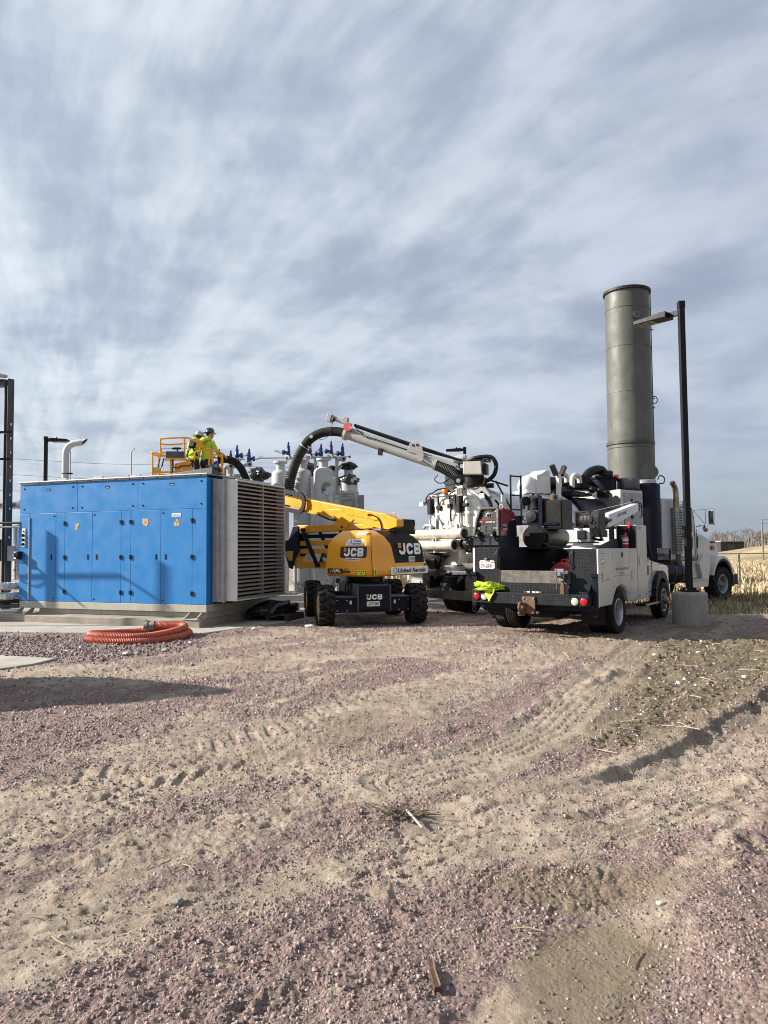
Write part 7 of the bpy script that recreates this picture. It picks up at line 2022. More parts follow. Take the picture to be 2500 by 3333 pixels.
def person(label, loc, rz, lean, hat, arms, harness=False, turn=0.0):
    t = thing('person', label, 'person', loc, rz)
    J, E_, RD, CL = [], [], [], []
    def j(p, r, c, parent=None):
        J.append(Vector(p)); RD.append(r); CL.append(c)
        if parent is not None: E_.append((parent, len(J) - 1))
        return len(J) - 1
    pel = j((0, 0, .95), (.165, .125), 't')
    sp1 = j((0, .01, 1.06), (.16, .120), 'v', pel)
    sp2 = j((0, .02, 1.22), (.165, .125), 'v', sp1)
    ch = j((0, .01, 1.37), (.165, .13), 'v', sp2)
    nb = j((0, 0, 1.47), (.085, .08), 'v', ch)
    nt = j((0, .03, 1.56), (.055, .055), 's', nb)
    for s in (-1, 1):
        hp = j((s * .10, 0, .86), (.105, .11), 't', pel)
        kn = j((s * .115, .03, .49), (.072, .075), 't', hp)
        an = j((s * .12, -.02, .10), (.055, .06), 't', kn)
        j((s * .13, .15, .05), (.045, .04), 'b', an)
        sh = j((s * .20, 0, 1.41), (.078, .082), 'v', ch)
        el, wr = arms[0 if s < 0 else 1]
        e = j(el, (.058, .060), 'v', sh)
        w = j(wr, (.040, .042), 'v', e)
        d = (Vector(wr) - Vector(el)).normalized()
        pa = j(Vector(wr) + d * .06, (.036, .024), 's', w)
        side = d.cross(Vector((0, 0, 1))).normalized()
        dn = Vector((0, 0, -1))
        tip = Vector(wr) + d * .095
        for k in range(4):
            b = tip + side * (k - 1.5) * .021
            L = (.062, .072, .068, .052)[k]
            f1 = j(b, (.010, .010), 's', pa)
            f2 = j(b + d * L * .55 + dn * .012, (.0095, .0095), 's', f1)
            j(b + d * L * .75 + dn * .045, (.008, .008), 's', f2)
        th = j(Vector(wr) + d * .05 - side * s * .04 + dn * .01, (.012, .012), 's', pa)
        j(Vector(wr) + d * .09 - side * s * .052 + dn * .03, (.010, .010), 's', th)
    Lm = Matrix.Translation((0, 0, .95)) @ Matrix.Rotation(-lean, 4, 'X') @ Matrix.Translation((0, 0, -.95))
    P = [Lm @ p if (p.z > 1.0 or c in 'vs') else p for p, c in zip(J, CL)]
    me = bpy.data.meshes.new('sk')
    me.from_pydata([tuple(p) for p in P], E_, [])
    o = bpy.data.objects.new('sk', me); COL.objects.link(o)
    sk = o.modifiers.new('s', 'SKIN'); sk.use_smooth_shade = True
    for i, r in enumerate(RD):
        me.skin_vertices[0].data[i].radius = r
    me.skin_vertices[0].data[0].use_root = True
    sb = o.modifiers.new('b', 'SUBSURF'); sb.levels = 2; sb.render_levels = 2
    dg = bpy.context.evaluated_depsgraph_get()
    m2 = bpy.data.meshes.new_from_object(o.evaluated_get(dg))
    bpy.data.objects.remove(o); bpy.data.meshes.remove(me)
    m2.name = 'body'
    m2.materials.clear()
    for m in (HIVIS, TROUSER, SKIN, BOOT): m2.materials.append(m)
    segs = [(P[a], P[b], CL[b]) for a, b in E_]
    from mathutils import noise as mn
    for v in m2.vertices:
        v.co += v.normal * (mn.noise(v.co * 9) * .012 + mn.noise(v.co * 22) * .005)
    for f in m2.polygons:
        c = f.center; best = 9
        for a, b, k in segs:
            q = b - a; tt = max(0, min(1, (c - a).dot(q) / max(q.length_squared, 1e-9)))
            d = (c - a - q * tt).length
            if d < best: best, kk = d, k
        if kk == 't' and c.z > .93: kk = 'v'
        if kk == 'v' and c.z < .90 and abs(c.x) < .2: kk = 't'
        f.material_index = {'v': 0, 't': 1, 's': 2, 'b': 3}[kk]
        f.use_smooth = True
    b = bpy.data.objects.new('body', m2); COL.objects.link(b); b.parent = t
    # head, face, hair, hat
    HM = Lm @ Matrix.Translation((0, .045, 1.655)) @ Matrix.Rotation(lean * .55, 4, 'X') @ Matrix.Rotation(turn, 4, 'Z')
    def hp_(name, mat, fn, par=t, sm=50):
        m = MB(); m.M = HM; fn(m); return m.build(name, mat, par, sm)
    def headshape(m):
        rings = []
        for z, rx, ry, yo in ((-.115, .03, .035, .03), (-.10, .05, .058, .03), (-.06, .066, .078, .018), (-.01, .074, .094, .004), (.04, .077, .098, -.002), (.09, .068, .088, -.005), (.12, .042, .055, -.006), (.13, .012, .015, -.006)):
            rings.append([(rx * math.cos(a), yo + ry * math.sin(a), z) for a in np.linspace(0, 2 * math.pi, 17)[:-1]])
        m.loft(rings)
    hd = hp_('head', SKIN, headshape)
    hp_('nose', SKIN, lambda m: m.loft([[(-.010, .095, .02), (.010, .095, .02), (.008, .09, .025)], [(-.017, .098, -.03), (.017, .098, -.03), (.0, .120, -.025)], [(-.012, .09, -.038), (.012, .09, -.038), (0, .098, -.04)]]), hd)
    for s in (-1, 1):
        hp_('ear', SKIN, lambda m: m.sphere((s * .080, -.005, -.005), (.012, .022, .032), 8, 6), hd)
        hp_('eye', INK, lambda m: m.sphere((s * .03, .086, .012), (.010, .008, .007), 8, 6), hd)
    hp_('mouth', material('lips', (.30, .12, .10), .5), lambda m: m.sphere((0, .088, -.062), (.022, .008, .006), 8, 6), hd)
    hp_('hair', HAIR, lambda m: m.sphere((0, -.022, .03), (.081, .088, .085), 14, 9), hd)
    ht = hp_('hard_hat', hat, lambda m: m.lathe([(.180, .045), (.184, .050), (.150, .060), (.122, .066), (.120, .10), (.108, .145), (.075, .178), (.03, .19), (.005, .191)], (0, 0, 0), 28), t, 60)
    ht.scale = (1, 1, 1)
    hp_('hat_ridge', hat, lambda m: m.tube(spline([(0, -.115, .10), (0, -.08, .175), (0, 0, .198), (0, .08, .175), (0, .115, .10)]), .014, 6), ht)
    m = MB(); m.M = Lm
    m.tube(spline([(-.085, .05, 1.50), (-.11, -.04, 1.50), (-.05, -.13, 1.48), (0, -.15, 1.45), (.05, -.13, 1.48), (.11, -.04, 1.50), (.085, .05, 1.50)]), [.02, .03, .035, .04, .045, .05, .052, .052, .055, .055, .06, .06, .062, .062, .064, .066, .068, .07, .072, .072, .072, .072, .072, .072, .072, .072, .07, .068, .066, .064, .062, .06, .058, .055, .052, .05, .048, .045, .042, .04, .038, .036, .034, .032, .03, .028, .026, .022, .02][:49], 10)
    m.build('hood', HIVIS, t, 60)
    if harness:
        for pts in ([(-.14, .12, 1.45), (-.12, -.06, 1.47), (-.02, -.155, 1.28), (.10, -.15, 1.10), (.165, -.05, 1.0)], [(.14, .12, 1.45), (.12, -.06, 1.47), (.02, -.158, 1.28), (-.10, -.15, 1.10), (-.165, -.05, 1.0)]):
            m = MB(); m.M = Lm
            q = spline(pts, 6)
            for a, c in zip(q[:-1], q[1:]): m.bar(a, c, .05, .02, (0, -1, .2))
            m.build('harness_strap', BLK, t, 0)
        m = MB(); m.M = Lm; m.b(-.09, .09, -.24, -.14, 1.20, 1.42); m.build('harness_pack', BLK, t, 0, .02)
    return t


person('worker in lime hooded top and black full-brim hard hat, right in the lift basket', (-4.90, 19.62, 3.10), rad(-35), rad(8), HATBLK,
       [((-.27, .14, 1.16), (-.14, .40, 1.12)), ((.27, .14, 1.16), (.16, .40, 1.12))], turn=rad(-35))
person('worker in lime top with black harness and pale hard hat, bending in the lift basket', (-5.22, 19.50, 3.10), rad(-15), rad(24), HATWHT,
       [((-.27, .16, 1.14), (-.14, .40, 1.06)), ((.27, .16, 1.14), (.14, .42, 1.06))], harness=True, turn=rad(10))

# ------------------------------------------------------------ stack behind the trucks
def build_stack():
    c = (10.55, 30.4)
    z0 = hz(*c)
    t = thing('exhaust_stack', 'tall grey green steel stack rising behind the vacuum truck', 'stack', (c[0], c[1], z0))
    H = 12.45 - z0
    r = .925
    mb = MB(); mb.lathe([(r + .04, 0), (r + .035, 2.5), (r + .03, 5.6), (r + .012, 6.05)], n=64); mb.build('lower_shell', TANKGREY, t, 30)
    mb = MB(); mb.lathe([(r - .0, 6.18), (r - .005, 9.2), (r - .01, H), (r - .05, H), (r - .06, H - 2.5), (.1, H - 2.5)], n=64); mb.build('upper_shell', TANKGREY, t, 30)
    dk = material('rusty rim', (.024, .017, .016), .6, .3, var=.3, vs=10)
    mb = MB(); mb.lathe([(r - .01, H - .09), (r + .06, H - .09), (r + .06, H + .02), (r - .05, H + .02)], n=64, closed=True); mb.build('top_rim', dk, t, 30)
    mb = MB(); mb.lathe([(r + .012, 6.04), (r + .065, 6.05), (r + .065, 6.10), (r + .065, 6.17), (r, 6.18)], n=64); mb.build('flange_joint', STEELGREY, t, 30)
    for z in (8.25, 10.2, 11.85, 5.9):
        mb = MB(); mb.lathe([(r + .004, z - .012), (r + .006, z - .006), (r + .006, z + .006), (r + .004, z + .012)] if z > 6 else [(r + .03, z - .012), (r + .038, z), (r + .03, z + .012)], n=64); mb.build('weld_seam', TANKGREY, t, 60)
    d = Vector((.06, -1, 0)).normalized()
    nz = MB(); nz.lathe([(.10, r - .06), (.10, r + .05), (.15, r + .05), (.15, r + .075), (.02, r + .08)], (0, 0, 11.42), 20, d); n_ = nz.build('test_port', TANKGREY, t, 30)
    for k in range(8):
        a = k * math.pi / 4
        p = Vector((0, 0, 11.42)) + d * (r + .08) + Vector((d.y * -1, d.x, 0)) * .12 * math.cos(a) + Vector((0, 0, .12 * math.sin(a)))
        mb = MB(); mb.cyl(p, p + d * .015, .018, n=6); mb.build('port_bolt', SILVER, n_)
    for z in (10.95, 8.0, 7.6, 11.45):
        e = Vector((.93, -.36, 0)).normalized()
        mb = MB(); mb.bar(e * (r - .02) + Vector((0, 0, z)), e * (r + .10) + Vector((0, 0, z)), .03, .05); mb.build('pipe_clip', STEELGREY, t, 0)
    e = Vector((.95, -.3, 0)).normalized()
    mb = MB(); mb.tube(spline([e * (r) + Vector((0, 0, 8.1)), e * (r + .14) + Vector((0, 0, 8.08)), e * (r + .20) + Vector((0, 0, 7.92)), e * (r + .12) + Vector((0, 0, 7.80)), e * r + Vector((0, 0, 7.84))]), .02, 6); mb.build('vent_loop', BLK, t, 40)
    e = Vector((.97, -.22, 0)).normalized()
    mb = MB(); mb.cyl(e * (r + .03) + Vector((0, 0, 3.0)), e * (r + .03) + Vector((0, 0, H - .1)), .022, n=8); mb.build('conduit', TANKGREY, t)


build_stack()

# ------------------------------------------------------------ lamp posts
POLE = material('dark bronze pole', (.009, .009, .012), .45, var=.1, vs=3, spec=.2)


def lamp_post(label, base, H, arm_dir, head_len, arm_len, head_z, square=.056, footing=True):
    t = thing('lamp_post', label, 'lamp post', (base[0], base[1], base[2]), 0, None)
    z0 = 0
    if footing:
        mb = MB(); mb.lathe([(.335, -.2), (.335, .60), (.325, .645), (.30, .66), (.02, .662)], n=40); mb.build('concrete_footing', material('stained footing concrete', (.27, .255, .225), .9, var=.14, vs=2.5, dirt=.5, dcol=(.15, .13, .10), ds=2.0, bump=.35, bs=80, streak=.5), t, 50)
        for bx in (-.115, .115):
            for by_ in (-.115, .115):
                mb = MB(); mb.cyl((bx, by_, .70), (bx, by_, .735), .016, n=6); mb.build('anchor_bolt', SILVER, t)
        mb = MB(); mb.b(-.035, .035, -.062, -.056, 1.15, 1.35); mb.build('hand_hole_cover', POLE, t, 0, .004)
        z0 = .66
        mb = MB(); mb.b(-.14, .14, -.14, .14, .664, .70); mb.build('base_plate', POLE, t, 0, .006)
        mb = MB(); mb.b(-.10, .10, -.10, .10, .70, .75); mb.build('base_cover', POLE, t, 0, .006)
    s = square
    mb = MB(); mb.b(-s, s, -s, s, z0 + .04, H); mb.build('pole', POLE, t, 0, .008)
    mb = MB(); mb.b(-s - .006, s + .006, -s - .006, s + .006, H - .12, H + .02); mb.build('pole_cap', POLE, t, 0, .004)
    d = Vector(arm_dir).normalized(); q = Vector((-d.y, d.x, 0))
    mb = MB(); mb.bar(d * s + Vector((0, 0, head_z)), d * (s + arm_len + .02) + Vector((0, 0, head_z)), .06, .11); mb.build('arm', POLE, t, 0, .004)
    a = s + arm_len
    hw = .17
    mb = MB(); mb.loft([[d * x + q * y + Vector((0, 0, head_z + z)) for y, z in ((-hw, -.06), (hw, -.06), (hw, .06), (-hw, .06))] for x in (a,)] + [[d * (a + head_len) + q * y + Vector((0, 0, head_z + z)) for y, z in ((-hw, -.06), (hw, -.06), (hw, .02), (-hw, .02))]])
    h = mb.build('lamp_head', POLE, t, 0, .008, fixn=True)
    mb = MB(); mb.loft([[d * x + q * y + Vector((0, 0, head_z - .062)) for y in (-hw + .03, hw - .03)] + [d * x + q * y + Vector((0, 0, head_z - .068)) for y in (hw - .03, -hw + .03)] for x in (a + head_len * .42, a + head_len * .97)])
    l = mb.build('lamp_lens', material('unlit lamp lens', (.24, .185, .13), .3, var=.1), h, 0, fixn=True)
    for k in range(1, 3):
        x = a + head_len * (.42 + .55 * k / 3)
        mb = MB(); mb.bar(d * x + q * (-hw + .03) + Vector((0, 0, head_z - .069)), d * x + q * (hw - .03) + Vector((0, 0, head_z - .069)), .012, .004); mb.build('lens_bar', BRASS, l, 0)
    mb = MB(); mb.bar(d * (a + head_len * .42) + Vector((0, 0, head_z - .069)), d * (a + head_len * .97) + Vector((0, 0, head_z - .069)), .008, .004); mb.build('lens_bar', BRASS, l, 0)
    mb = MB(); mb.sphere(d * (a + head_len * .3) + Vector((0, 0, head_z + .07)), (.03, .03, .05), 8, 6); mb.build('photocell', POLE, h)
    return t


g = hz(6.07, 14.3)
lamp_post('tall dark lamp post standing on a round concrete footing beside the service truck', (6.085, 14.36, -.01), 6.53, (-.64, .77, 0), .72, .20, 6.33)
lamp_post('dark lamp post standing behind the left part of the blue enclosure', (-11.38, 24.0, .0), 5.40, (1, .12, 0), .55, .12, 5.30, square=.05, footing=False)

lamp_post('distant dark lamp post standing behind the tanker boom turret', (3.42, 30.0, -.2), 5.95, (-1, .1, 0), .62, .10, 5.86, square=.06, footing=False)

# ------------------------------------------------------------ white pressure vessels
SKIDG = material('pale grey skid', (.40, .41, .40), .5, var=.07, dirt=.2)


def vessel(label, x, y, r, top, bottom=.53, flange=True, bag=0, legs=True, plate_=True):
    t = thing('pressure_vessel', label, 'vessel', (x, y, 0), 0, 'white vessels behind the lift')
    zs = top - r * .62
    prof = [(.01, bottom)] + [(r * math.sin(a), bottom + r * .62 * (1 - math.cos(a))) for a in np.linspace(.2, math.pi / 2, 7)]
    prof += [(r, zs - .30), (r + .004, zs - .295), (r + .004, zs - .27), (r, zs - .265)]
    prof += [(r * math.cos(a), zs + r * .62 * math.sin(a)) for a in np.linspace(0, 1.1, 7)]
    prof += [(.125, top), (.125, top + .01)]
    mb = MB(); mb.lathe(prof, n=40); mb.build('shell', VESSEL, t, 35)
    mb = MB(); mb.lathe([(.125, top - .02), (.125, top + .17), (.20, top + .175), (.20, top + .225), (.02, top + .23)], n=32); mb.build('neck_flange', VESSEL, t, 35)
    if plate_:
        z = zs - .62
        mb = MB(); mb.b(.02, .16, -r - .02, -r + .03, z - .09, z + .09); n_ = mb.build('name_plate', VESSEL, t, 0, .004)
        mb = MB(); mb.lathe([(.045, 0), (.05, .02), (.02, .05), (.005, .055)], (.10, -r - .018, z), 16, (0, -1, 0)); mb.build('boss', VESSEL, n_, 40)
    if legs:
        for k in range(4):
            a = math.pi / 4 + k * math.pi / 2
            lx, ly = r * .92 * math.cos(a), r * .92 * math.sin(a)
            mb = MB(); mb.b(lx - .045, lx + .045, ly - .045, ly + .045, .36, bottom + .55); mb.build('leg', VESSEL, t, 0, .004)
            mb = MB(); mb.b(lx - .08, lx + .08, ly - .08, ly + .08, .335, .36); mb.build('leg_foot', VESSEL, t, 0)
        mb = MB(); mb.lathe([(.10, 0), (.10, .04), (.03, .05)], (.0, -.12, bottom - .08), 18, (0, -1, 0)); mb.build('blind_flange', SKIDG, t, 40)
    return t


def bag_on(x, y, z, r, h, label, seed):
    t = thing('plastic_wrap', label, 'bag', (x, y, z))
    crumple('wrap', (0, 0, 0), (r, r, h), BAG, parent=t, seed=seed, amp=.30, sub=4, freq=1.5, fine=.18, sharp=75)
    return t


vessel('white vessel with open top flange, first to the right of the louvre box', -2.94, 20.3, .245, 3.83)
vessel('white vessel partly behind the hanging ribbed hose', -2.28, 20.0, .25, 3.83)
v3 = vessel('white vessel with a coloured emblem on its side above the lift boom', -1.67, 19.8, .275, 3.84)
vessel('white vessel with its top wrapped in torn black plastic', -1.01, 20.5, .26, 3.66)
vessel('white vessel tucked behind the one with the emblem', -1.55, 22.0, .25, 3.80, plate_=False)
vessel('white vessel behind the hanging hose with black plastic on its neck', -2.22, 22.1, .25, 3.85, plate_=False)
vessel('white vessel top seen above the roof edge behind the lift basket', -4.80, 22.2, .25, 3.92, plate_=False)
vessel('low white vessel top seen above the roof right of the lift basket', -4.46, 21.6, .25, 3.60, plate_=False)
vessel('white vessel under the black plastic bundle above the roof edge', -3.85, 22.2, .25, 3.60, plate_=False)
# emblem on the third vessel
gE, bE = material('emblem green', (.10, .22, .14), .5), material('emblem blue', (.03, .07, .20), .5)
def cyl_patch(name, poly, r, mat, par, a0=0):
    mb = MB()
    vs = [((r + .006) * math.sin(a0 + u / r), -(r + .006) * math.cos(a0 + u / r), z) for u, z in poly]
    k = len(vs) // 2
    mb.add(vs, [(i, i + 1, len(vs) - 2 - i, len(vs) - 1 - i) for i in range(k - 1)])
    return mb.build(name, mat, par, 0)
def cres(cx, z, R1, R2, off, a0, a1, n=8):
    A = np.linspace(a0, a1, n)
    return [(cx + R1 * math.cos(a), z + R1 * math.sin(a)) for a in A] + [(cx + off + R2 * math.cos(a), z + R2 * math.sin(a)) for a in A[::-1]]
cyl_patch('emblem', cres(.09, 3.20, .20, .16, .075, rad(95), rad(180)), .275, gE, v3, .25)
cyl_patch('emblem', cres(.09, 3.20, .20, .16, .075, rad(180), rad(265)), .275, bE, v3, .25)
cyl_patch('emblem', cres(.12, 3.24, .11, .06, .03, rad(60), rad(170)), .275, gE, v3, .25)
for k, ch in enumerate('BIOGAS'):
    a = .62
    r_ = .285
    text('vessel_letter', ch, GP, v3, (r_ * math.sin(a), -r_ * math.cos(a), 2.86 - .10 * k), (0, 0, -1), (math.cos(a), math.sin(a), 0), .07)
bag_on(-1.01, 20.5, 3.50, .29, .20, 'torn black plastic wrapped round the shoulder of the rightmost white vessel', 3)
bag_on(-1.0, 20.48, 3.92, .24, .11, 'black plastic bundled over the top flange of the rightmost white vessel', 4)
bag_on(-1.58, 21.95, 4.02, .22, .09, 'black plastic over the flange of the vessel behind the emblem vessel', 6)
bag_on(-2.24, 22.05, 3.95, .22, .26, 'black plastic hanging on the vessel neck behind the ribbed hose', 7)
bag_on(-3.87, 22.1, 3.86, .30, .22, 'black plastic bundle tied over a vessel top above the roof edge', 8)


def relief_valve(label, x, y, z, s):
    t = thing('relief_valve', label, 'valve', (x, y, z), 0, 'blue relief valves on the vessel risers')
    mb = MB(); mb.lathe([(.055, -.08), (.075, -.075), (.075, -.05), (.04, -.045), (.04, -.03), (.075, -.025), (.075, .0), (.035, .005)], n=16); mb.build('base_flange', STEELGREY, t, 35)
    mb = MB(); mb.lathe([(.045, .0), (.06, .03), (.06, .10), (.05, .12), (.05, .24), (.03, .26), (.03, .33), (.024, .36), (.005, .362)], n=16); mb.build('bonnet', VALVEBLUE, t, 35)
    mb = MB(); mb.lathe([(.045, 0), (.045, .07), (.075, .075), (.075, .11), (.07, .115), (.07, .14), (.02, .145)], (s * .03, 0, .065), 16, (s, 0, 0)); mb.build('side_flange', VALVEBLUE, t, 35)
    mb = MB(); mb.tube(spline([(s * .17, 0, .065), (s * .24, 0, .06), (s * .30, 0, .10), (s * .36, 0, .115), (s * .40, 0, .085)], 5), [.032] * 12 + [.03] * 9, 10); mb.build('outlet', CHROME, t, 40)
    return t


def riser(x, y, z, zb, s, lab):
    t = thing('riser_pipe', 'white riser under the ' + lab, 'pipe', (x, y, 0), 0, 'white riser pipes behind the lift')
    mb = MB(); mb.tube([(s * .16, 0, zb), (s * .16, 0, z - .22)] + spline([(s * .16, 0, z - .22), (s * .15, 0, z - .15), (s * .10, 0, z - .11), (0, 0, z - .105)], 4) + [(-s * .03, 0, z - .105)], .042, 12); mb.build('pipe', VESSEL, t, 40)
    mb = MB(); mb.cyl((0, 0, z - .11), (0, 0, z - .07), .05, n=14); mb.build('tee', VESSEL, t, 40)
    mb = MB(); mb.lathe([(.055, 0), (.085, .005), (.085, .03), (.05, .035)], (-s * .02, -.05, z - .105), 16, (-s * .4, -1, 0)); f = mb.build('blind_flange', VESSEL, t, 35)
    mb = MB(); mb.lathe([(.04, .036), (.038, .04), (.005, .04)], (-s * .02, -.05, z - .105), 14, (-s * .4, -1, 0)); mb.build('flange_bore', DARK, t, 35)
    return t


for x, z, zb, s, lab in ((-4.94, 3.98, 3.0, 1, 'blue relief valve seen through the lift basket'),
                         (-4.40, 4.05, 3.0, 1, 'lower blue relief valve just right of the lift basket'),
                         (-4.22, 4.20, 3.0, 1, 'taller blue relief valve second from the lift basket'),
                         (-3.87, 4.10, 3.0, 1, 'blue relief valve above the black plastic bundle by the roof edge'),
                         (-2.74, 4.28, 3.1, -1, 'blue relief valve left of the hanging ribbed hose'),
                         (-2.12, 4.30, 3.1, -1, 'blue relief valve just right of the hanging ribbed hose'),
                         (-1.80, 4.22, 3.95, -1, 'blue relief valve above the emblem vessel flange'),
                         (-1.51, 4.30, 3.1, -1, 'tallest blue relief valve right of the emblem vessel flange'),
                         (-1.18, 4.23, 3.1, -1, 'rightmost blue relief valve of the row')):
    relief_valve(lab, x, 20.5, z, s)
    if zb < 3.9:
        riser(x, 20.5, z, zb, 1 if x > -3.5 and x < -1.3 else -1, lab)
hp = thing('header_pipe', 'thin grey pipe running level past the vessel tops', 'pipe', (-2.3, 20.42, 4.17))
mb = MB(); mb.cyl((-1.3, 0, 0), (1.3, 0, .02), .020, n=10); mb.build('pipe', GALV, hp)
mb = MB(); mb.cyl((1.3, 0, .02), (1.36, 0, .02), .034, n=10); mb.build('end_cap', STEELGREY, hp)

sk = thing('vessel_skid', 'pale grey steel skid carrying the white vessels behind the lift', 'skid', (-1.9, 20.2, 0))
for y in (-.95, 0, .95):
    mb = MB(); mb.b(-1.35, 1.6, y - .06, y + .06, .165, .33); mb.build('skid_beam', SKIDG, sk, 0, .006)
for x in (-1.3, -.4, .5, 1.4):
    mb = MB(); mb.b(x - .06, x + .06, -.89, .89, .17, .328); mb.build('cross_beam', SKIDG, sk, 0, .006)
for x in (-1.36, .72):
    mb = MB(); mb.prism([(-.30, .012), (-.06, .012), (.02, .33), (-.06, .33)], 'x', x, x + .02); mb.prism([(-1.20, .166), (-.95, .166), (-.92, .33), (-.98, .33)], 'x', x, x + .02); mb.build('foot_gusset', SKIDG, sk, 0)
paving('concrete_plinth_slab', [(-3.6, 19.05), (.4, 19.05), (.4, 22.6), (-3.6, 22.6)], .0, .163, CONC, 'low concrete slab under the vessel skid')
fr = thing('gauge_frame', 'grey steel frame with instrument boxes in front of the rightmost vessel', 'frame', (-1.0, 20.15, 0))
for x in (-.42, -.25, .26):
    mb = MB(); mb.b(x - .03, x + .03, -.03, .03, .33, 3.12); mb.build('upright', SKIDG, fr, 0)
for z in (3.12, 2.95, 2.2):
    mb = MB(); mb.b(-.45, .29, -.04, .04, z, z + .045); mb.build('rail', SKIDG, fr, 0)
mb = MB(); mb.b(-.04, .10, -.12, -.02, 3.02, 3.05); mb.build('canopy', SKIDG, fr, 0)
mb = MB(); mb.b(.29, .44, -.10, .12, 2.64, 3.06); mb.build('instrument_box', material('mid grey box', (.20, .20, .20), .5), fr, 0, .006)
for z in (2.95, 2.76, 2.60):
    mb = MB(); mb.c((.262, -.034, z), (.022, .006, .08)); mb.build('reflector', PAPER, fr, 0)
mb = MB(); mb.tube(spline([(.36, -.05, 2.64), (.36, -.06, 2.55), (.30, -.05, 2.50)]), .012, 6); mb.build('cable', BLK, fr)
for k in range(7):
    x = -.95 + k * .28
    pp = thing('drain_line', ('first', 'second', 'third', 'fourth', 'fifth', 'sixth', 'last')[k] + ' thin upright pipe from the left under the lift turret', 'pipe', (-.6 + x, 19.6, .17), 0, 'thin upright pipes seen under the lift turret')
    mb = MB(); mb.cyl((0, 0, .16), (0, 0, 1.2), .028, n=8); mb.build('pipe', VESSEL if k % 2 else SILVER, pp)
    mb = MB(); mb.lathe([(.05, .45), (.06, .47), (.06, .56), (.05, .58)], n=12); mb.cyl((0, -.06, .52), (0, -.16, .52), .012, n=6); mb.build('valve_body', CASTIRON if k % 3 else SILVER, pp, 35)

# ------------------------------------------------------------ pipe rack and vents at the left
pr = thing('pipe_rack', 'dark grey steel column with a short beam at its top, at the left edge', 'pipe rack', (-8.80, 16.70, 0))
def ibeam(m, a, b, w, h, tk, up):
    a, b, up = Vector(a), Vector(b), Vector(up)
    m.bar(a + up * h / 2, b + up * h / 2, w, tk, up); m.bar(a - up * h / 2, b - up * h / 2, w, tk, up); m.bar(a, b, tk, h, up)
mb = MB(); ibeam(mb, (0, 0, .17), (0, 0, 5.62), .15, .15, .012, (.8, -.6, 0)); mb.build('column', STEELGREY, pr, 0)
mb = MB(); mb.b(-.16, .16, -.16, .16, .166, .185); mb.build('base_plate', STEELGREY, pr, 0)
mb = MB(); ibeam(mb, (-.10, 0, 5.53), (-2.6, .5, 5.53), .13, .16, .012, (0, 0, 1)); mb.build('beam', STEELGREY, pr, 0)
l = MB(); l.loft([[(-.5, -.1, 5.72), (-.5, .1, 5.72), (-.5, .1, 5.82), (-.5, -.1, 5.82)], [(-.10, -.06, 5.66), (-.10, .06, 5.66), (-.06, .06, 5.72), (-.06, -.06, 5.72)]]); l.build('flood_lamp', GALV, pr, 0, .006, fixn=True)
for z in (4.35, 3.72):
    mb = MB(); mb.bar((-.22, -.12, z), (.14, -.12, z), .03, .05); mb.build('clip', BLK, pr, 0)
mb = MB(); mb.tube([(-.17, -.12, .3), (-.17, -.12, 4.2)] + spline([(-.17, -.12, 4.2), (-.15, -.12, 4.3), (-.05, -.12, 4.33), (.12, -.12, 4.34)], 4), .014, 6); mb.build('conduit', SILVER, pr)
for k in range(9):
    mb = MB(); mb.c((.085, -.06, 1.9 + k * .33), (.02, .02, .05)); mb.build('bolt_head', SILVER, pr, 0)
mb = MB(); mb.b(-.24, -.06, -.28, -.10, 1.35, 1.85); mb.build('switch_box', STEELGREY, pr, 0, .008)
mb = MB(); mb.b(.06, .22, -.10, .02, 1.35, 1.70); mb.build('switch_box', GALV, pr, 0, .008)


def clad_pipe(label, pts, r, bands=6):
    t = thing('insulated_pipe', label, 'pipe', pts[0], 0, 'foil clad pipes left of the blue enclosure')
    o = Vector(pts[0])
    q = [Vector(p) - o for p in pts]
    mb = MB(); mb.tube(q, r, 16); mb.build('cladding', FOIL, t, 40)
    for i in range(bands):
        f = (i + .5) / bands * (len(q) - 1)
        a, b = q[int(f)], q[min(int(f) + 1, len(q) - 1)]
        c_ = a.lerp(b, f - int(f)); d = (b - a).normalized()
        mb = MB(); mb.cyl(c_ - d * .012, c_ + d * .012, r + .006, n=16); mb.build('band', SILVER, t, 40)
    return t


clad_pipe('highest foil clad pipe ending in a bend behind the dark column', [(-11.5, 17.2, 2.68), (-8.62, 16.9, 2.68)] + spline([(-8.62, 16.9, 2.68), (-8.45, 16.95, 2.66), (-8.35, 17.1, 2.6)], 3), .11, 5)
clad_pipe('bright foil clad pipe crossing in front of the column near knee height', [(-11, 16.25, .80), (-8.55, 16.15, .79), (-8.40, 16.4, .78), (-8.2, 17.2, .78)], .085, 6)
clad_pipe('grimy foil clad pipe just below the bright one', [(-11, 16.3, .57), (-8.50, 16.2, .56), (-8.35, 16.6, .56), (-8.2, 17.3, .56)], .09, 6)
clad_pipe('upright foil clad pipe between the column and the enclosure', [(-8.70, 17.0, .9), (-8.70, 17.0, 2.1), (-8.5, 17.2, 2.35)], .10, 5)
clad_pipe('thick upright foil clad pipe close beside the enclosure corner', [(-8.42, 17.3, .4), (-8.42, 17.3, 2.0), (-8.42, 17.9, 2.3)], .15, 6)
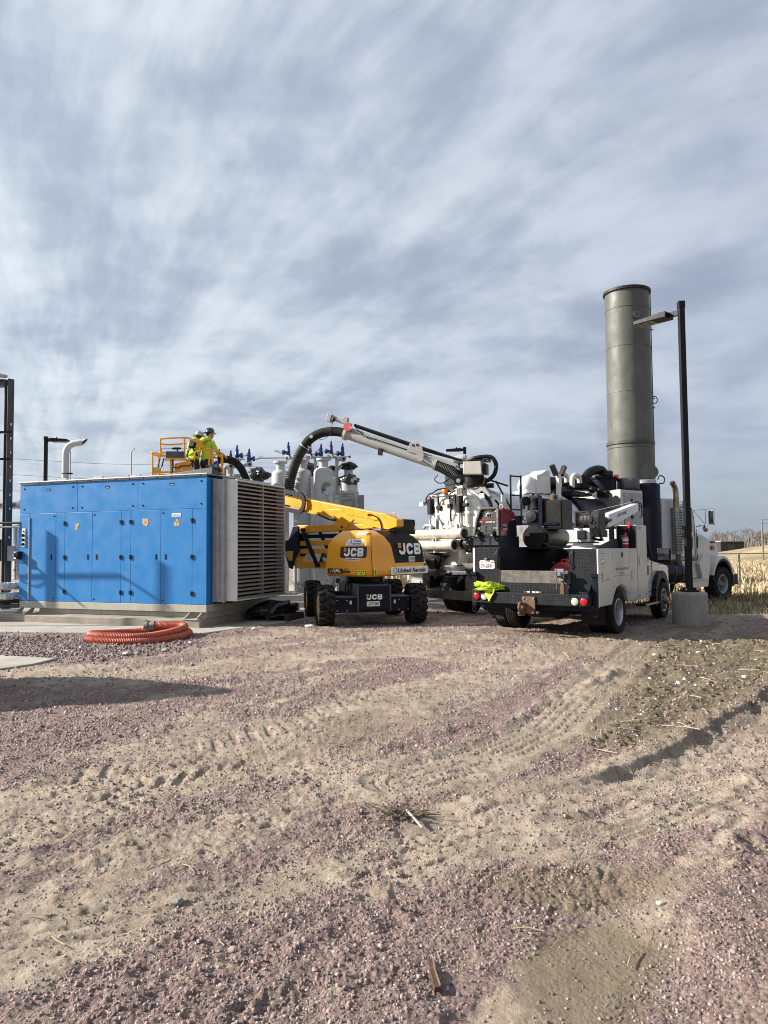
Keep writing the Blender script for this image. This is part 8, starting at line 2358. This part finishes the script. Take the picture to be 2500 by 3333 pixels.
for i, (z, m_, lab) in enumerate(((.34, STEELGREY, 'dark grey pipe low behind the column, below the grimy foil pipe'), (.23, FOIL, 'lowest bright foil pipe behind the foot of the column'), (2.13, SILVER, 'thin silver pipe crossing the column at head height'), (2.22, STEELGREY, 'thin dark pipe just above the silver one at head height'), (.44, BLK, 'black pipe just under the grimy foil pipe'))):
    t = thing('small_pipe', lab, 'pipe', (-11, 16.5, z), 0, 'thin pipes behind the dark column')
    mb = MB(); mb.cyl((0, 0, 0), (2.72, -.2, 0), .05 if z < 1 else .026, n=10); mb.build('pipe', m_, t)
for k in range(4):
    t = thing('conduit', ('silver upright conduit nearest the column at the left edge', 'grey upright conduit second left of the column', 'silver upright conduit third left of the column', 'grey upright conduit farthest left of the column')[k], 'conduit', (-9.05 - .12 * k, 16.8, .17), 0, 'conduits at the left edge')
    mb = MB(); mb.cyl((0, 0, 0), (0, 0, 2.6 - .2 * k), .03, n=8); mb.build('pipe', GALV if k % 2 else SILVER, t)
    mb = MB(); mb.c((0, -.05, 1.1 + .3 * k), (.12, .08, .2)); mb.build('fitting', STEELGREY if k % 2 else SILVER, t, 0, .01)

t = thing('vent_pipe', 'fat white vent pipe with a slanted open end bending right above the roof', 'vent pipe', (-8.93, 20.0, .17))
mb = MB(); mb.tube([(0, 0, 0), (0, 0, 4.02)] + spline([(0, 0, 4.02), (.02, 0, 4.20), (.10, 0, 4.34), (.24, 0, 4.41)], 5) + [(.46, 0, 4.44)], .092, 20); vp = mb.build('pipe', VESSEL, t, 40)
mb = MB(); mb.loft([[(.46, .092 * math.cos(a), 4.44 + .092 * math.sin(a)) for a in np.linspace(0, 6.283, 17)[:-1]], [(.52 + .09 * math.sin(a), .092 * math.cos(a), 4.45 + .092 * math.sin(a)) for a in np.linspace(0, 6.283, 17)[:-1]]]); mb.build('slanted_end', VESSEL, t, 40)
mb = MB(); mb.add([(.522 + .085 * math.sin(a), .084 * math.cos(a), 4.45 + .084 * math.sin(a)) for a in np.linspace(0, 6.283, 17)[:-1]], [tuple(range(16))]); mb.build('pipe_bore', DARK, t, 0)
mb = MB(); mb.cyl((0, 0, 3.55), (0, 0, 3.57), .10, n=20); mb.b(.09, .20, -.03, .03, 3.54, 3.58); mb.build('pipe_clamp', BLK, t, 40)
mb = MB(); mb.cyl((.14, 0, 2.5), (.14, 0, 4.2), .012, n=6); mb.build('stay', GALV, t)
t = thing('thin_vent', 'thin grey vent line with a hooked tip rising above the roof', 'vent pipe', (-6.73, 19.0, .17))
mb = MB(); mb.tube([(0, 0, 0), (0, 0, 3.95)] + spline([(0, 0, 3.95), (.01, 0, 4.03), (.05, 0, 4.09), (.10, 0, 4.11)], 4), .020, 8); mb.build('pipe', GALV, t, 40)

# ------------------------------------------------------------ unseen casters added past the left edge, shaped to throw shadows into view
S3 = Vector((1 / math.tan(SUN_EL), 0, -1.0))       # shadow drop per metre of height
def back(p, L):
    """point L metres towards the sun (level) from a lit point"""
    p = Vector(p)
    return p + Vector((SUN_AZ.x * L, SUN_AZ.y * L, L * math.tan(SUN_EL)))
sa = thing('shadow_stanchion', 'unseen steel stanchion with pipe and braces, added beyond the left edge for its shadows', 'pipe support', (0, 0, 0))  # added caster, members set back towards the sun from their shadow points
a = back((-7.43, 15.97, 1.94), 1.9)
mb = MB(); mb.b(a.x - .05, a.x + .05, a.y - .05, a.y + .05, 0, a.z); mb.build('post', STEELGREY, sa, 0)
b = back((-4.59, 14.95, 1.27), 4.2)
mb = MB(); mb.b(b.x - .045, b.x + .045, b.y - .045, b.y + .045, 0, b.z); mb.build('post', STEELGREY, sa, 0)
mb = MB(); mb.tube([back((-8.29, 16.29, .98), 1.4), back((-7.4, 15.97, 1.0), 1.95), back((-5.61, 15.31, 1.03), 3.5), back((-4.41, 14.88, .35), 4.3)], .035, 8); mb.build('rail_pipe', STEELGREY, sa)
mb = MB(); mb.tube([back((-7.93, 16.16, 1.27), 1.4), back((-6.52, 15.65, .34), 2.6)], .022, 6); mb.build('brace', STEELGREY, sa)
mb = MB(); mb.tube(spline([back((-8.25, 16.28, .91), 1.4), back((-7.8, 16.11, .78), 1.65), back((-7.5, 16.0, .95), 1.9)]), .016, 6); mb.build('slack_cable', BLK, sa)
tk = thing('shadow_tank', 'unseen squat cone-topped tank, added beyond the left edge for its tapering shadow', 'tank', (-5.75, 8.2, 0))  # added caster, cone top shaped so its ground shadow tapers
mb = MB(); mb.lathe([(.92, 0), (.92, 1.05), (.60, 1.62), (.16, 2.12), (.02, 2.14)], n=40); mb.build('shell', VESSEL, tk, 35)
# ------------------------------------------------------------ far ground: hill, dry field, fence, trees
DRY = material('dry grass bank', (.30, .235, .13), .95, var=.3, vs=.35, dirt=.5, dcol=(.19, .165, .085), ds=.16, bump=.5, bs=8)


def build_hill():
    nx, ny = 90, 30
    xs = np.linspace(24, 130, nx); ys = np.linspace(58, 100, ny)
    vs, fs = [], []
    for yv in ys:
        for xv in xs:
            u = float(sstep(xv - (yv - 60) * .25, 25.0, 46.0)); v_ = float(sstep(yv, 59, 76)) * float(1 - sstep(yv, 84, 100))
            z = 2.05 * u * v_ + .12 * (float(fbm(np.array([xv]), np.array([yv]), 5.0, 3, 201)[0]) - .5) * u - .10
            vs.append((xv, yv, z))
    for j in range(ny - 1):
        for i in range(nx - 1):
            a = j * nx + i
            fs.append((a, a + 1, a + 1 + nx, a + nx))
    mb = MB(); mb.add(vs, fs)
    tag(mb.build('hill', DRY, None, 60), 'low dry grass bank beyond the fence at the right', kind='structure')


build_hill()


def blades(name, label, n, place, hmin, hmax, wid, cols, lean=.35, mat_name='dry stalks', flat=1.0):
    """thin crossed leaf blades as one mesh"""
    X, Y, Zb, Hs = place(n)
    n = len(X)
    a = NR.uniform(0, 2 * np.pi, n); ln = NR.normal(0, lean, n); la = NR.uniform(0, 2 * np.pi, n)
    H = NR.uniform(hmin, hmax, n) * Hs
    w = wid * NR.uniform(.6, 1.4, n)
    dx, dy = np.cos(a) * w / 2, np.sin(a) * w / 2
    tx, ty = np.cos(la) * ln * H, np.sin(la) * ln * H
    V = np.empty((n, 6, 3))
    for i, (f, kx, kw) in enumerate(((0, 0, .8), (.55, .35, 1.0), (1.0, 1.0, .25))):
        V[:, 2 * i, 0] = X + tx * kx - dx * kw; V[:, 2 * i, 1] = Y + ty * kx - dy * kw
        V[:, 2 * i + 1, 0] = X + tx * kx + dx * kw; V[:, 2 * i + 1, 1] = Y + ty * kx + dy * kw
        zz = Zb + H * f * np.maximum(1 - .3 * np.abs(ln) * kx, .2) * flat
        V[:, 2 * i, 2] = zz; V[:, 2 * i + 1, 2] = zz
    fq = np.array([(0, 1, 3, 2), (2, 3, 5, 4)])
    q = (fq[None] + (np.arange(n) * 6)[:, None, None]).reshape(-1, 4)
    me = bpy.data.meshes.new(name)
    me.vertices.add(n * 6); me.vertices.foreach_set('co', V.ravel())
    me.loops.add(q.size); me.loops.foreach_set('vertex_index', q.ravel())
    me.polygons.add(len(q)); me.polygons.foreach_set('loop_start', np.arange(0, q.size, 4)); me.polygons.foreach_set('loop_total', np.full(len(q), 4))
    me.update(); me.validate()
    at = me.color_attributes.new('tint', 'FLOAT_COLOR', 'POINT')
    cols = np.array(cols)
    c = cols[NR.integers(0, len(cols), n)] * NR.uniform(.7, 1.25, (n, 1))
    cc = np.ones((n, 6, 4), np.float32); cc[:, :, :3] = c[:, None, :]
    at.data.foreach_set('color', cc.ravel())
    m = bpy.data.materials.get(mat_name) or material(mat_name, (.3, .25, .15), .9, var=.1, vcol='tint')
    me.materials.append(m)
    o = bpy.data.objects.new(name, me); COL.objects.link(o)
    return tag(o, label, kind='stuff')


def gz(x, y):
    return ground_maps(x, y)[0]


def place_field(n):
    y = NR.uniform(0, 1, n) ** .8 * 34 + 24.5
    x = y * NR.uniform(.36, .72, n)
    k = (x > 9.5 + (y - 24) * .25)
    x, y = x[k], y[k]
    row = np.round(x / .6) * .6 + NR.normal(0, .10, len(x))
    return row, y, gz(row, y), np.ones(len(x))


blades('dry_corn_stubble', 'pale dry corn stalks standing in the field beyond the fence', 30000, place_field, .12, .50, .06, [(.42, .33, .20), (.50, .40, .25), (.34, .26, .15), (.56, .47, .32)], .5)


def place_weeds(n):
    y = NR.uniform(13.0, 25.0, n)
    x = NR.uniform(6.6, 16.0, n)
    w = 14.6 - .60 * y
    d = .80 * x + .60 * y - 17.0 + (fbm(x, y, 1.2, 3, 211) - .5) * 2.4
    k = (d > 0) & (NR.uniform(0, 1, n) < np.clip(.10 + d * .10 + (fbm(x, y, .6, 2, 213) - .5) * .8, 0, 1))
    x, y = x[k], y[k]
    return x, y, gz(x, y) - .01, .35 + .65 * sstep(y, 15, 22)


blades('dry_weeds', 'tangled dry and olive weeds at the edge of the yard behind the light post', 26000, place_weeds, .06, .34, .014, [(.26, .20, .11), (.34, .27, .16), (.10, .095, .045), (.16, .13, .07), (.20, .15, .085)], .75)

# chain-link fence
FENCE_Y, FZ = 27.3, -.22
f = thing('chain_link_fence', 'grey chain-link fence with a top rail crossing the dry field at the right', 'fence', (0, 0, 0))
GF = material('fence grey', (.33, .33, .32), .5, .5, var=.1)
for x in (10.2, 13.50, 16.8, 20.1):
    mb = MB(); mb.cyl((x, FENCE_Y, FZ), (x, FENCE_Y, 1.27), .035, n=10); mb.build('post', GF, f)
mb = MB(); mb.cyl((8.0, FENCE_Y, 1.23), (22, FENCE_Y, 1.23), .024, n=8); mb.build('top_rail', GF, f)
mb = MB()
for k in range(-2, 150):
    for s in (-1, 1):
        x0 = 9.0 + k * .085
        x1 = x0 + s * 1.40
        a, b = (x0, 0.0), (x1, 1.0)
        xa, xb_ = max(min(x0, 21.5), 9.0), max(min(x1, 21.5), 9.0)
        if abs(x1 - x0) < 1e-6 or abs(xb_ - xa) < .02:
            continue
        za = FZ + .04 + (xa - x0) / (x1 - x0) * 1.40; zb = FZ + .04 + (xb_ - x0) / (x1 - x0) * 1.40
        w = .0022
        mb.add([(xa - w, FENCE_Y - .01 * s, za), (xa + w, FENCE_Y - .01 * s, za), (xb_ + w, FENCE_Y - .01 * s, zb), (xb_ - w, FENCE_Y - .01 * s, zb), (xa, FENCE_Y - .01 * s - .003, za), (xb_, FENCE_Y - .01 * s - .003, zb)], [(0, 1, 2, 3), (0, 4, 5, 3), (4, 1, 2, 5)])
tag(mb.build('wire_mesh', GF, f, 0), kind='stuff')

# utility pole and dark shed far off
u = thing('utility_pole', 'thin wooden utility pole standing before the dry bank at the far right', 'utility pole', (33.0, 62.5, -.1))
UW = material('grey pole timber', (.20, .165, .13), .9, var=.2)
mb = MB(); mb.cyl((0, 0, 0), (-.02, 0, 3.75), .085, .065, 10); mb.build('pole', UW, u)
mb = MB(); mb.cyl((-.02, 0, 3.72), (-.02, 0, 3.84), .03, n=8); mb.build('insulator', UW, u)
for k in range(2):
    pw = thing('power_line', ('upper' if k else 'lower') + ' thin wire running from the far utility pole to the right', 'wire', (33.0, 62.5, 3.7 - .35 * (1 - k)), 0, 'wires on the far utility pole')
    mb = MB(); mb.tube([(0, 0, 0), (10, 1, -.15), (22, 2, .1)], .008, 4); mb.build('wire', BLK, pw)
for k, (z0, z1) in enumerate(((6.6, 6.0), (5.6, 5.0), (4.4, 4.4))):
    pw = thing('power_line', ('highest', 'middle', 'lowest')[k] + ' thin power line sloping behind the left end of the blue enclosure', 'wire', (-30, 45, 0), 0, 'power lines behind the blue enclosure')
    mb = MB(); mb.tube([(0, 0, z0 + 1.2), (12, 0, (z0 + z1) / 2 + .7), (26, 0, z1 + .6)], .010, 4); mb.build('wire', BLK, pw)
for i, (x, y, w, h) in enumerate(((47.5, 99.0, 3.2, 1.9), (44.2, 104.0, 1.0, 1.2))):
    s = thing('shed', ('long low dark shed half hidden by the dry bank', 'tiny dark hut left of the long shed below the trees')[i], 'shed', (x, y, 0))
    DS = material('dark shed wall', (.03, .028, .028), .8)
    mb = MB(); mb.b(-w / 2, w / 2, -1.2, 1.2, 0, h); mb.build('wall', DS, s, 0)
    mb = MB(); mb.prism([(-1.4, h), (1.4, h), (1.4, h + .10), (-1.4, h + .12)], 'x', -w / 2 - .1, w / 2 + .1); mb.build('roof', material('shed roof', (.32, .32, .33), .6), s, 0)
    mb = MB(); mb.b(-w * .2, w * .1, -1.22, -1.2, 0, h * .8); mb.build('door', STEELGREY, s, 0)

# bare trees along the horizon
TW = material('bare grey twigs', (.165, .15, .14), .95, var=.25, vs=.8)
TK = material('grey brown bark', (.125, .11, .10), .95, var=.25)


def tree_proto(seed):
    rg = random.Random(seed)
    t = thing('bare_tree', 'x', 'tree')
    H = rg.uniform(5.2, 6.4)
    mb = MB(); mt = MB()
    def twig(m, a, b, r0, r1):
        d = (b - a)
        q = d.cross(Vector((0, 1, 0)))
        if q.length < 1e-4: q = Vector((1, 0, 0))
        q.normalize(); e = d.cross(q).normalized()
        vs = []
        for p, r in ((a, r0), (b, r1)):
            for k in range(3):
                an = 2.094 * k
                vs.append(p + (q * math.cos(an) + e * math.sin(an)) * r)
        m.add(vs, [(0, 1, 4, 3), (1, 2, 5, 4), (2, 0, 3, 5)])
    def grow(p, d, L, r, depth):
        q = p + d * L
        twig(mt if depth < 2 else mb, p, q, r, r * .66)
        if depth >= 5:
            return
        n = rg.choice((2, 3)) if depth < 4 else 4
        for i in range(n):
            nd = (d + Vector((rg.uniform(-.75, .75), rg.uniform(-.75, .75), rg.uniform(-.1, .55)))).normalized()
            grow(q if i < 2 else p + d * L * rg.uniform(.5, .95), nd, L * rg.uniform(.55, .82), max(r * .58, .018), depth + 1)
    for k in range(rg.choice((1, 2, 3))):
        grow(Vector((rg.uniform(-.3, .3), rg.uniform(-.3, .3), 0)), Vector((rg.uniform(-.25, .25), rg.uniform(-.2, .2), 1)).normalized(), H * .26, .13, 0)
    mt.build('trunk', TK, t, 0); mb.build('crown', TW, t, 0)
    return t


protos = [tree_proto(s) for s in (3, 8, 15, 21, 34)]
rg = random.Random(5)
spots = []
for i in range(46):
    y = rg.uniform(150, 235)
    x = y * (.395 + .19 * (i + rg.uniform(-.4, .4)) / 46)
    spots.append((x, y))
spots.sort(key=lambda s: s[0] / s[1])
for i, (x, y) in enumerate(spots):
    o = protos[i] if i < 5 else copy_tree(protos[rg.randrange(5)])
    o.location = (x, y, -.3)
    o.rotation_euler = (0, 0, rg.uniform(0, 6.28))
    sc_ = rg.uniform(.75, 1.25) * (y / 190)
    o.scale = (sc_ * 1.1, sc_ * 1.1, sc_)
    o['group'] = 'bare trees along the horizon'
    o['label'] = 'bare grey brown tree in the distant tree line at the right'
# brush below the trees, read as one mass
mb = MB()
for i in range(5200):
    y = rg.uniform(150, 240); x = y * rg.uniform(.37, .62)
    h = rg.uniform(.8, 4.6) * rg.uniform(.5, 1)
    mb.add([(x - .14, y, -.3), (x + .14, y + rg.uniform(-.5, .5), -.3), (x + rg.uniform(-.9, .9), y, h)], [(0, 1, 2)])
tag(mb.build('far_brush', material('far brush', (.16, .145, .135), .95, var=.3, vs=.5), None, 0), 'grey brown brush filling the foot of the distant tree line', kind='stuff')

# far white tank and fence line seen between the lift and the tanker
t = thing('far_white_tank', 'long white tank far behind, between the lift and the tanker', 'tank', (3.0, 62, -.2))
mb = MB(); mb.lathe([(.02, -2.6), (.9, -2.5), (1.05, -2.2), (1.05, 2.2), (.9, 2.5), (.02, 2.6)], (0, 0, 1.75), 24, (1, 0, 0)); mb.build('shell', VESSEL, t, 40)
for x in (-1.6, 1.6):
    mb = MB(); mb.b(x - .15, x + .15, -.8, .8, 0, .95); mb.build('saddle', SKIDG, t, 0)
def place_back(n):
    y = NR.uniform(27, 60, n); x = y * NR.uniform(-.03, .13, n)
    return x, y, gz(x, y), np.ones(n)
blades('dry_grass', 'tan dry grass seen under the lift turret, far behind', 5000, place_back, .3, .9, .08, [(.36, .28, .17), (.44, .35, .22), (.28, .22, .13)], .5)
t = thing('horizontal_pipe', 'thick white banded pipe lying level behind the lift', 'pipe', (.8, 24.5, .65))
mb = MB(); mb.cyl((0, 0, 0), (3.4, .4, 0), .20, n=20); mb.build('cladding', FOIL, t, 40)
for k in range(6):
    mb = MB(); mb.cyl((.3 + .55 * k, .035 + .065 * k, 0), (.33 + .55 * k, .039 + .065 * k, 0), .206, n=20); mb.build('band', STEELGREY, t, 40)

# ------------------------------------------------------------ litter on the ground
STRAW = material('dry straw', (.36, .295, .19), .85, var=.25, vs=9)
GRB = 'broken corn stalks in the churned earth'


def stalk_proto(k):
    rg = random.Random(40 + k)
    mb = MB()
    L = rg.uniform(.25, .5)
    pts = [(-L / 2, 0, .0), (-L / 5, rg.uniform(-.012, .012), .01), (L / 5, rg.uniform(-.015, .015), .012), (L / 2, rg.uniform(-.03, .03), .004)]
    mb.tube(spline(pts, 3), [.0045 + .0025 * (i % 3 == 0) for i in range(10)], 5)
    return mb.build('corn_stalk', STRAW, None, 50)


sp = [stalk_proto(k) for k in range(4)]
n_done = 0
while n_done < 90:
    x, y = rg.uniform(1.6, 8.4), rg.uniform(5.4, 13.5)
    if not inpoly(np.array([x]), np.array([y]), RUB)[0] and rg.random() > (.25 if y > 8 else .12):
        continue
    o = sp[n_done] if n_done < 4 else sp[rg.randrange(4)].copy()
    if n_done >= 4: COL.objects.link(o)
    o.location = (x, y, hz(x, y) + .012)
    o.rotation_euler = (rg.uniform(-.15, .15), rg.uniform(-.25, .25), rg.uniform(0, 6.28))
    s_ = rg.uniform(.4, 1.0); o.scale = (s_, s_, s_)
    tag(o, 'pale broken corn stalk lying in the churned earth at the right', 'stalk', GRB)
    n_done += 1
STK = material('brown weathered stake', (.065, .036, .022), .8, var=.4, vs=18, bump=.5, bs=50)
z = hz(.17, 2.75)
t = thing('wooden_stake', 'dark brown pointed wooden stake lying on the gravel in the foreground', 'stake', (.17, 2.75, z + .012), rad(5))
mb = MB(); mb.loft([[(-.020, -.13, 0), (.024, -.13, 0), (.022, -.13, .024), (-.016, -.13, .028)], [(-.021, .02, .0), (.020, .02, .0), (.018, .02, .022), (-.017, .02, .024)], [(-.016, .10, .002), (.008, .10, .002), (.006, .10, .016), (-.012, .10, .016)], [(-.008, .17, .004), (.0, .17, .004), (-.002, .17, .010), (-.006, .17, .010)]]); mb.build('stake_body', STK, t, 0, .003); t.scale = (.68, .72, .68)
mb = MB(); mb.bar((.016, -.125, .029), (.010, .06, .022), .006, .006); mb.build('splinter', material('pale split wood', (.22, .13, .07), .8), t, 0)
z = hz(.15, 4.25)
t = thing('broken_stick', 'pale dry stick lying by a dark clump of weeds in the middle ground', 'stick', (.15, 4.25, z + .02), 0)
mb = MB(); mb.tube(spline([(-.03, .10, .03), (.01, .0, .02), (.05, -.10, .005)], 4), [.0075, .008, .0075, .007, .0075, .007, .007, .006, .005], 6); mb.build('stick', material('bleached wood', (.40, .36, .30), .8, var=.15), t, 40)
mb = MB()
for k in range(70):
    a = rg.uniform(0, 6.28); r = rg.uniform(.0, .13); L = rg.uniform(.05, .16)
    x, y = -.05 + r * math.cos(a), .10 + r * math.sin(a) * .6
    b = rg.uniform(0, 6.28)
    mb.bar((x, y, .0), (x + L * math.cos(b), y + L * math.sin(b) * .7, rg.uniform(.005, .06)), .006, .003)
mb.build('weed_tuft', material('dead weed', (.13, .105, .07), .9, var=.4, vs=20), t, 0)


def place_litter(n):
    x, y = NR.uniform(1.4, 8.4, n), NR.uniform(5.0, 13.5, n)
    k = polymask(x, y, RUB, .3) + .06 > NR.uniform(0, 1, n)
    x, y = x[k], y[k]
    return x, y, gz(x, y) + .006, np.ones(len(x))


o = blades('straw_litter', 'fine broken straw mixed into the churned earth', 7000, place_litter, .03, .11, .007, [(.36, .29, .18), (.28, .22, .13), (.14, .11, .07), (.45, .38, .26)], 1.2, flat=.10)
n_done = 0
tw0 = None
while n_done < 40:
    y = rg.uniform(2.6, 8.5); x = y * rg.uniform(-.48, .52)
    if tw0 is None:
        mb = MB(); mb.tube([(-.05, 0, .004), (0, .006, .008), (.06, -.004, .004)], [.0022, .0026, .0016], 5); o = tw0 = mb.build('straw', STRAW, None, 50)
    else:
        o = tw0.copy(); COL.objects.link(o)
    o.location = (x, y, hz(x, y) + .008); o.rotation_euler = (0, rg.uniform(-.1, .1), rg.uniform(0, 6.28))
    s_ = rg.uniform(.5, 1.5); o.scale = (s_, s_, s_)
    tag(o, 'short straw lying loose on the gravel', 'straw', 'short straws scattered over the gravel')
    n_done += 1
for i, (x, y, lab) in enumerate(((-1.50, 14.38, 'crumpled white rag on the ground by the left front wheel of the lift'), (-2.5, 13.9, 'scrap of white plastic on the dirt at the corner of the concrete paving'))):
    z = hz(x, y)
    crumple('rag', (x, y, z + .02), (.09 - .03 * i, .06, .03), PAPER, lab, 'rag', seed=20 + i, amp=.5, sub=3, flatz=-.02)
for i, (x, y, s_, lab) in enumerate(((-.95, 3.32, .030, 'grey green stone lying among the pink gravel in the left foreground'), (-.62, 2.95, .022, 'small pale tan cobble in the left foreground gravel'), (1.20, 3.22, .024, 'whitish lump of rock in the right foreground'), (-3.9, 10.9, .07, 'pale angular rock beside the coiled hose'), (-3.45, 11.3, .05, 'smaller pale rock right of the larger one by the hose'))):
    z = hz(x, y)
    crumple('rock', (x, y, z + s_ * .25), (s_, s_ * .7, s_ * .5), material('rock tint %d' % i, ((.20, .22, .20), (.34, .29, .23), (.38, .35, .31), (.44, .40, .37), (.42, .38, .36))[i], .85, var=.15, vs=30, bump=.3), lab, 'rock', seed=30 + i, amp=.22, sub=2)
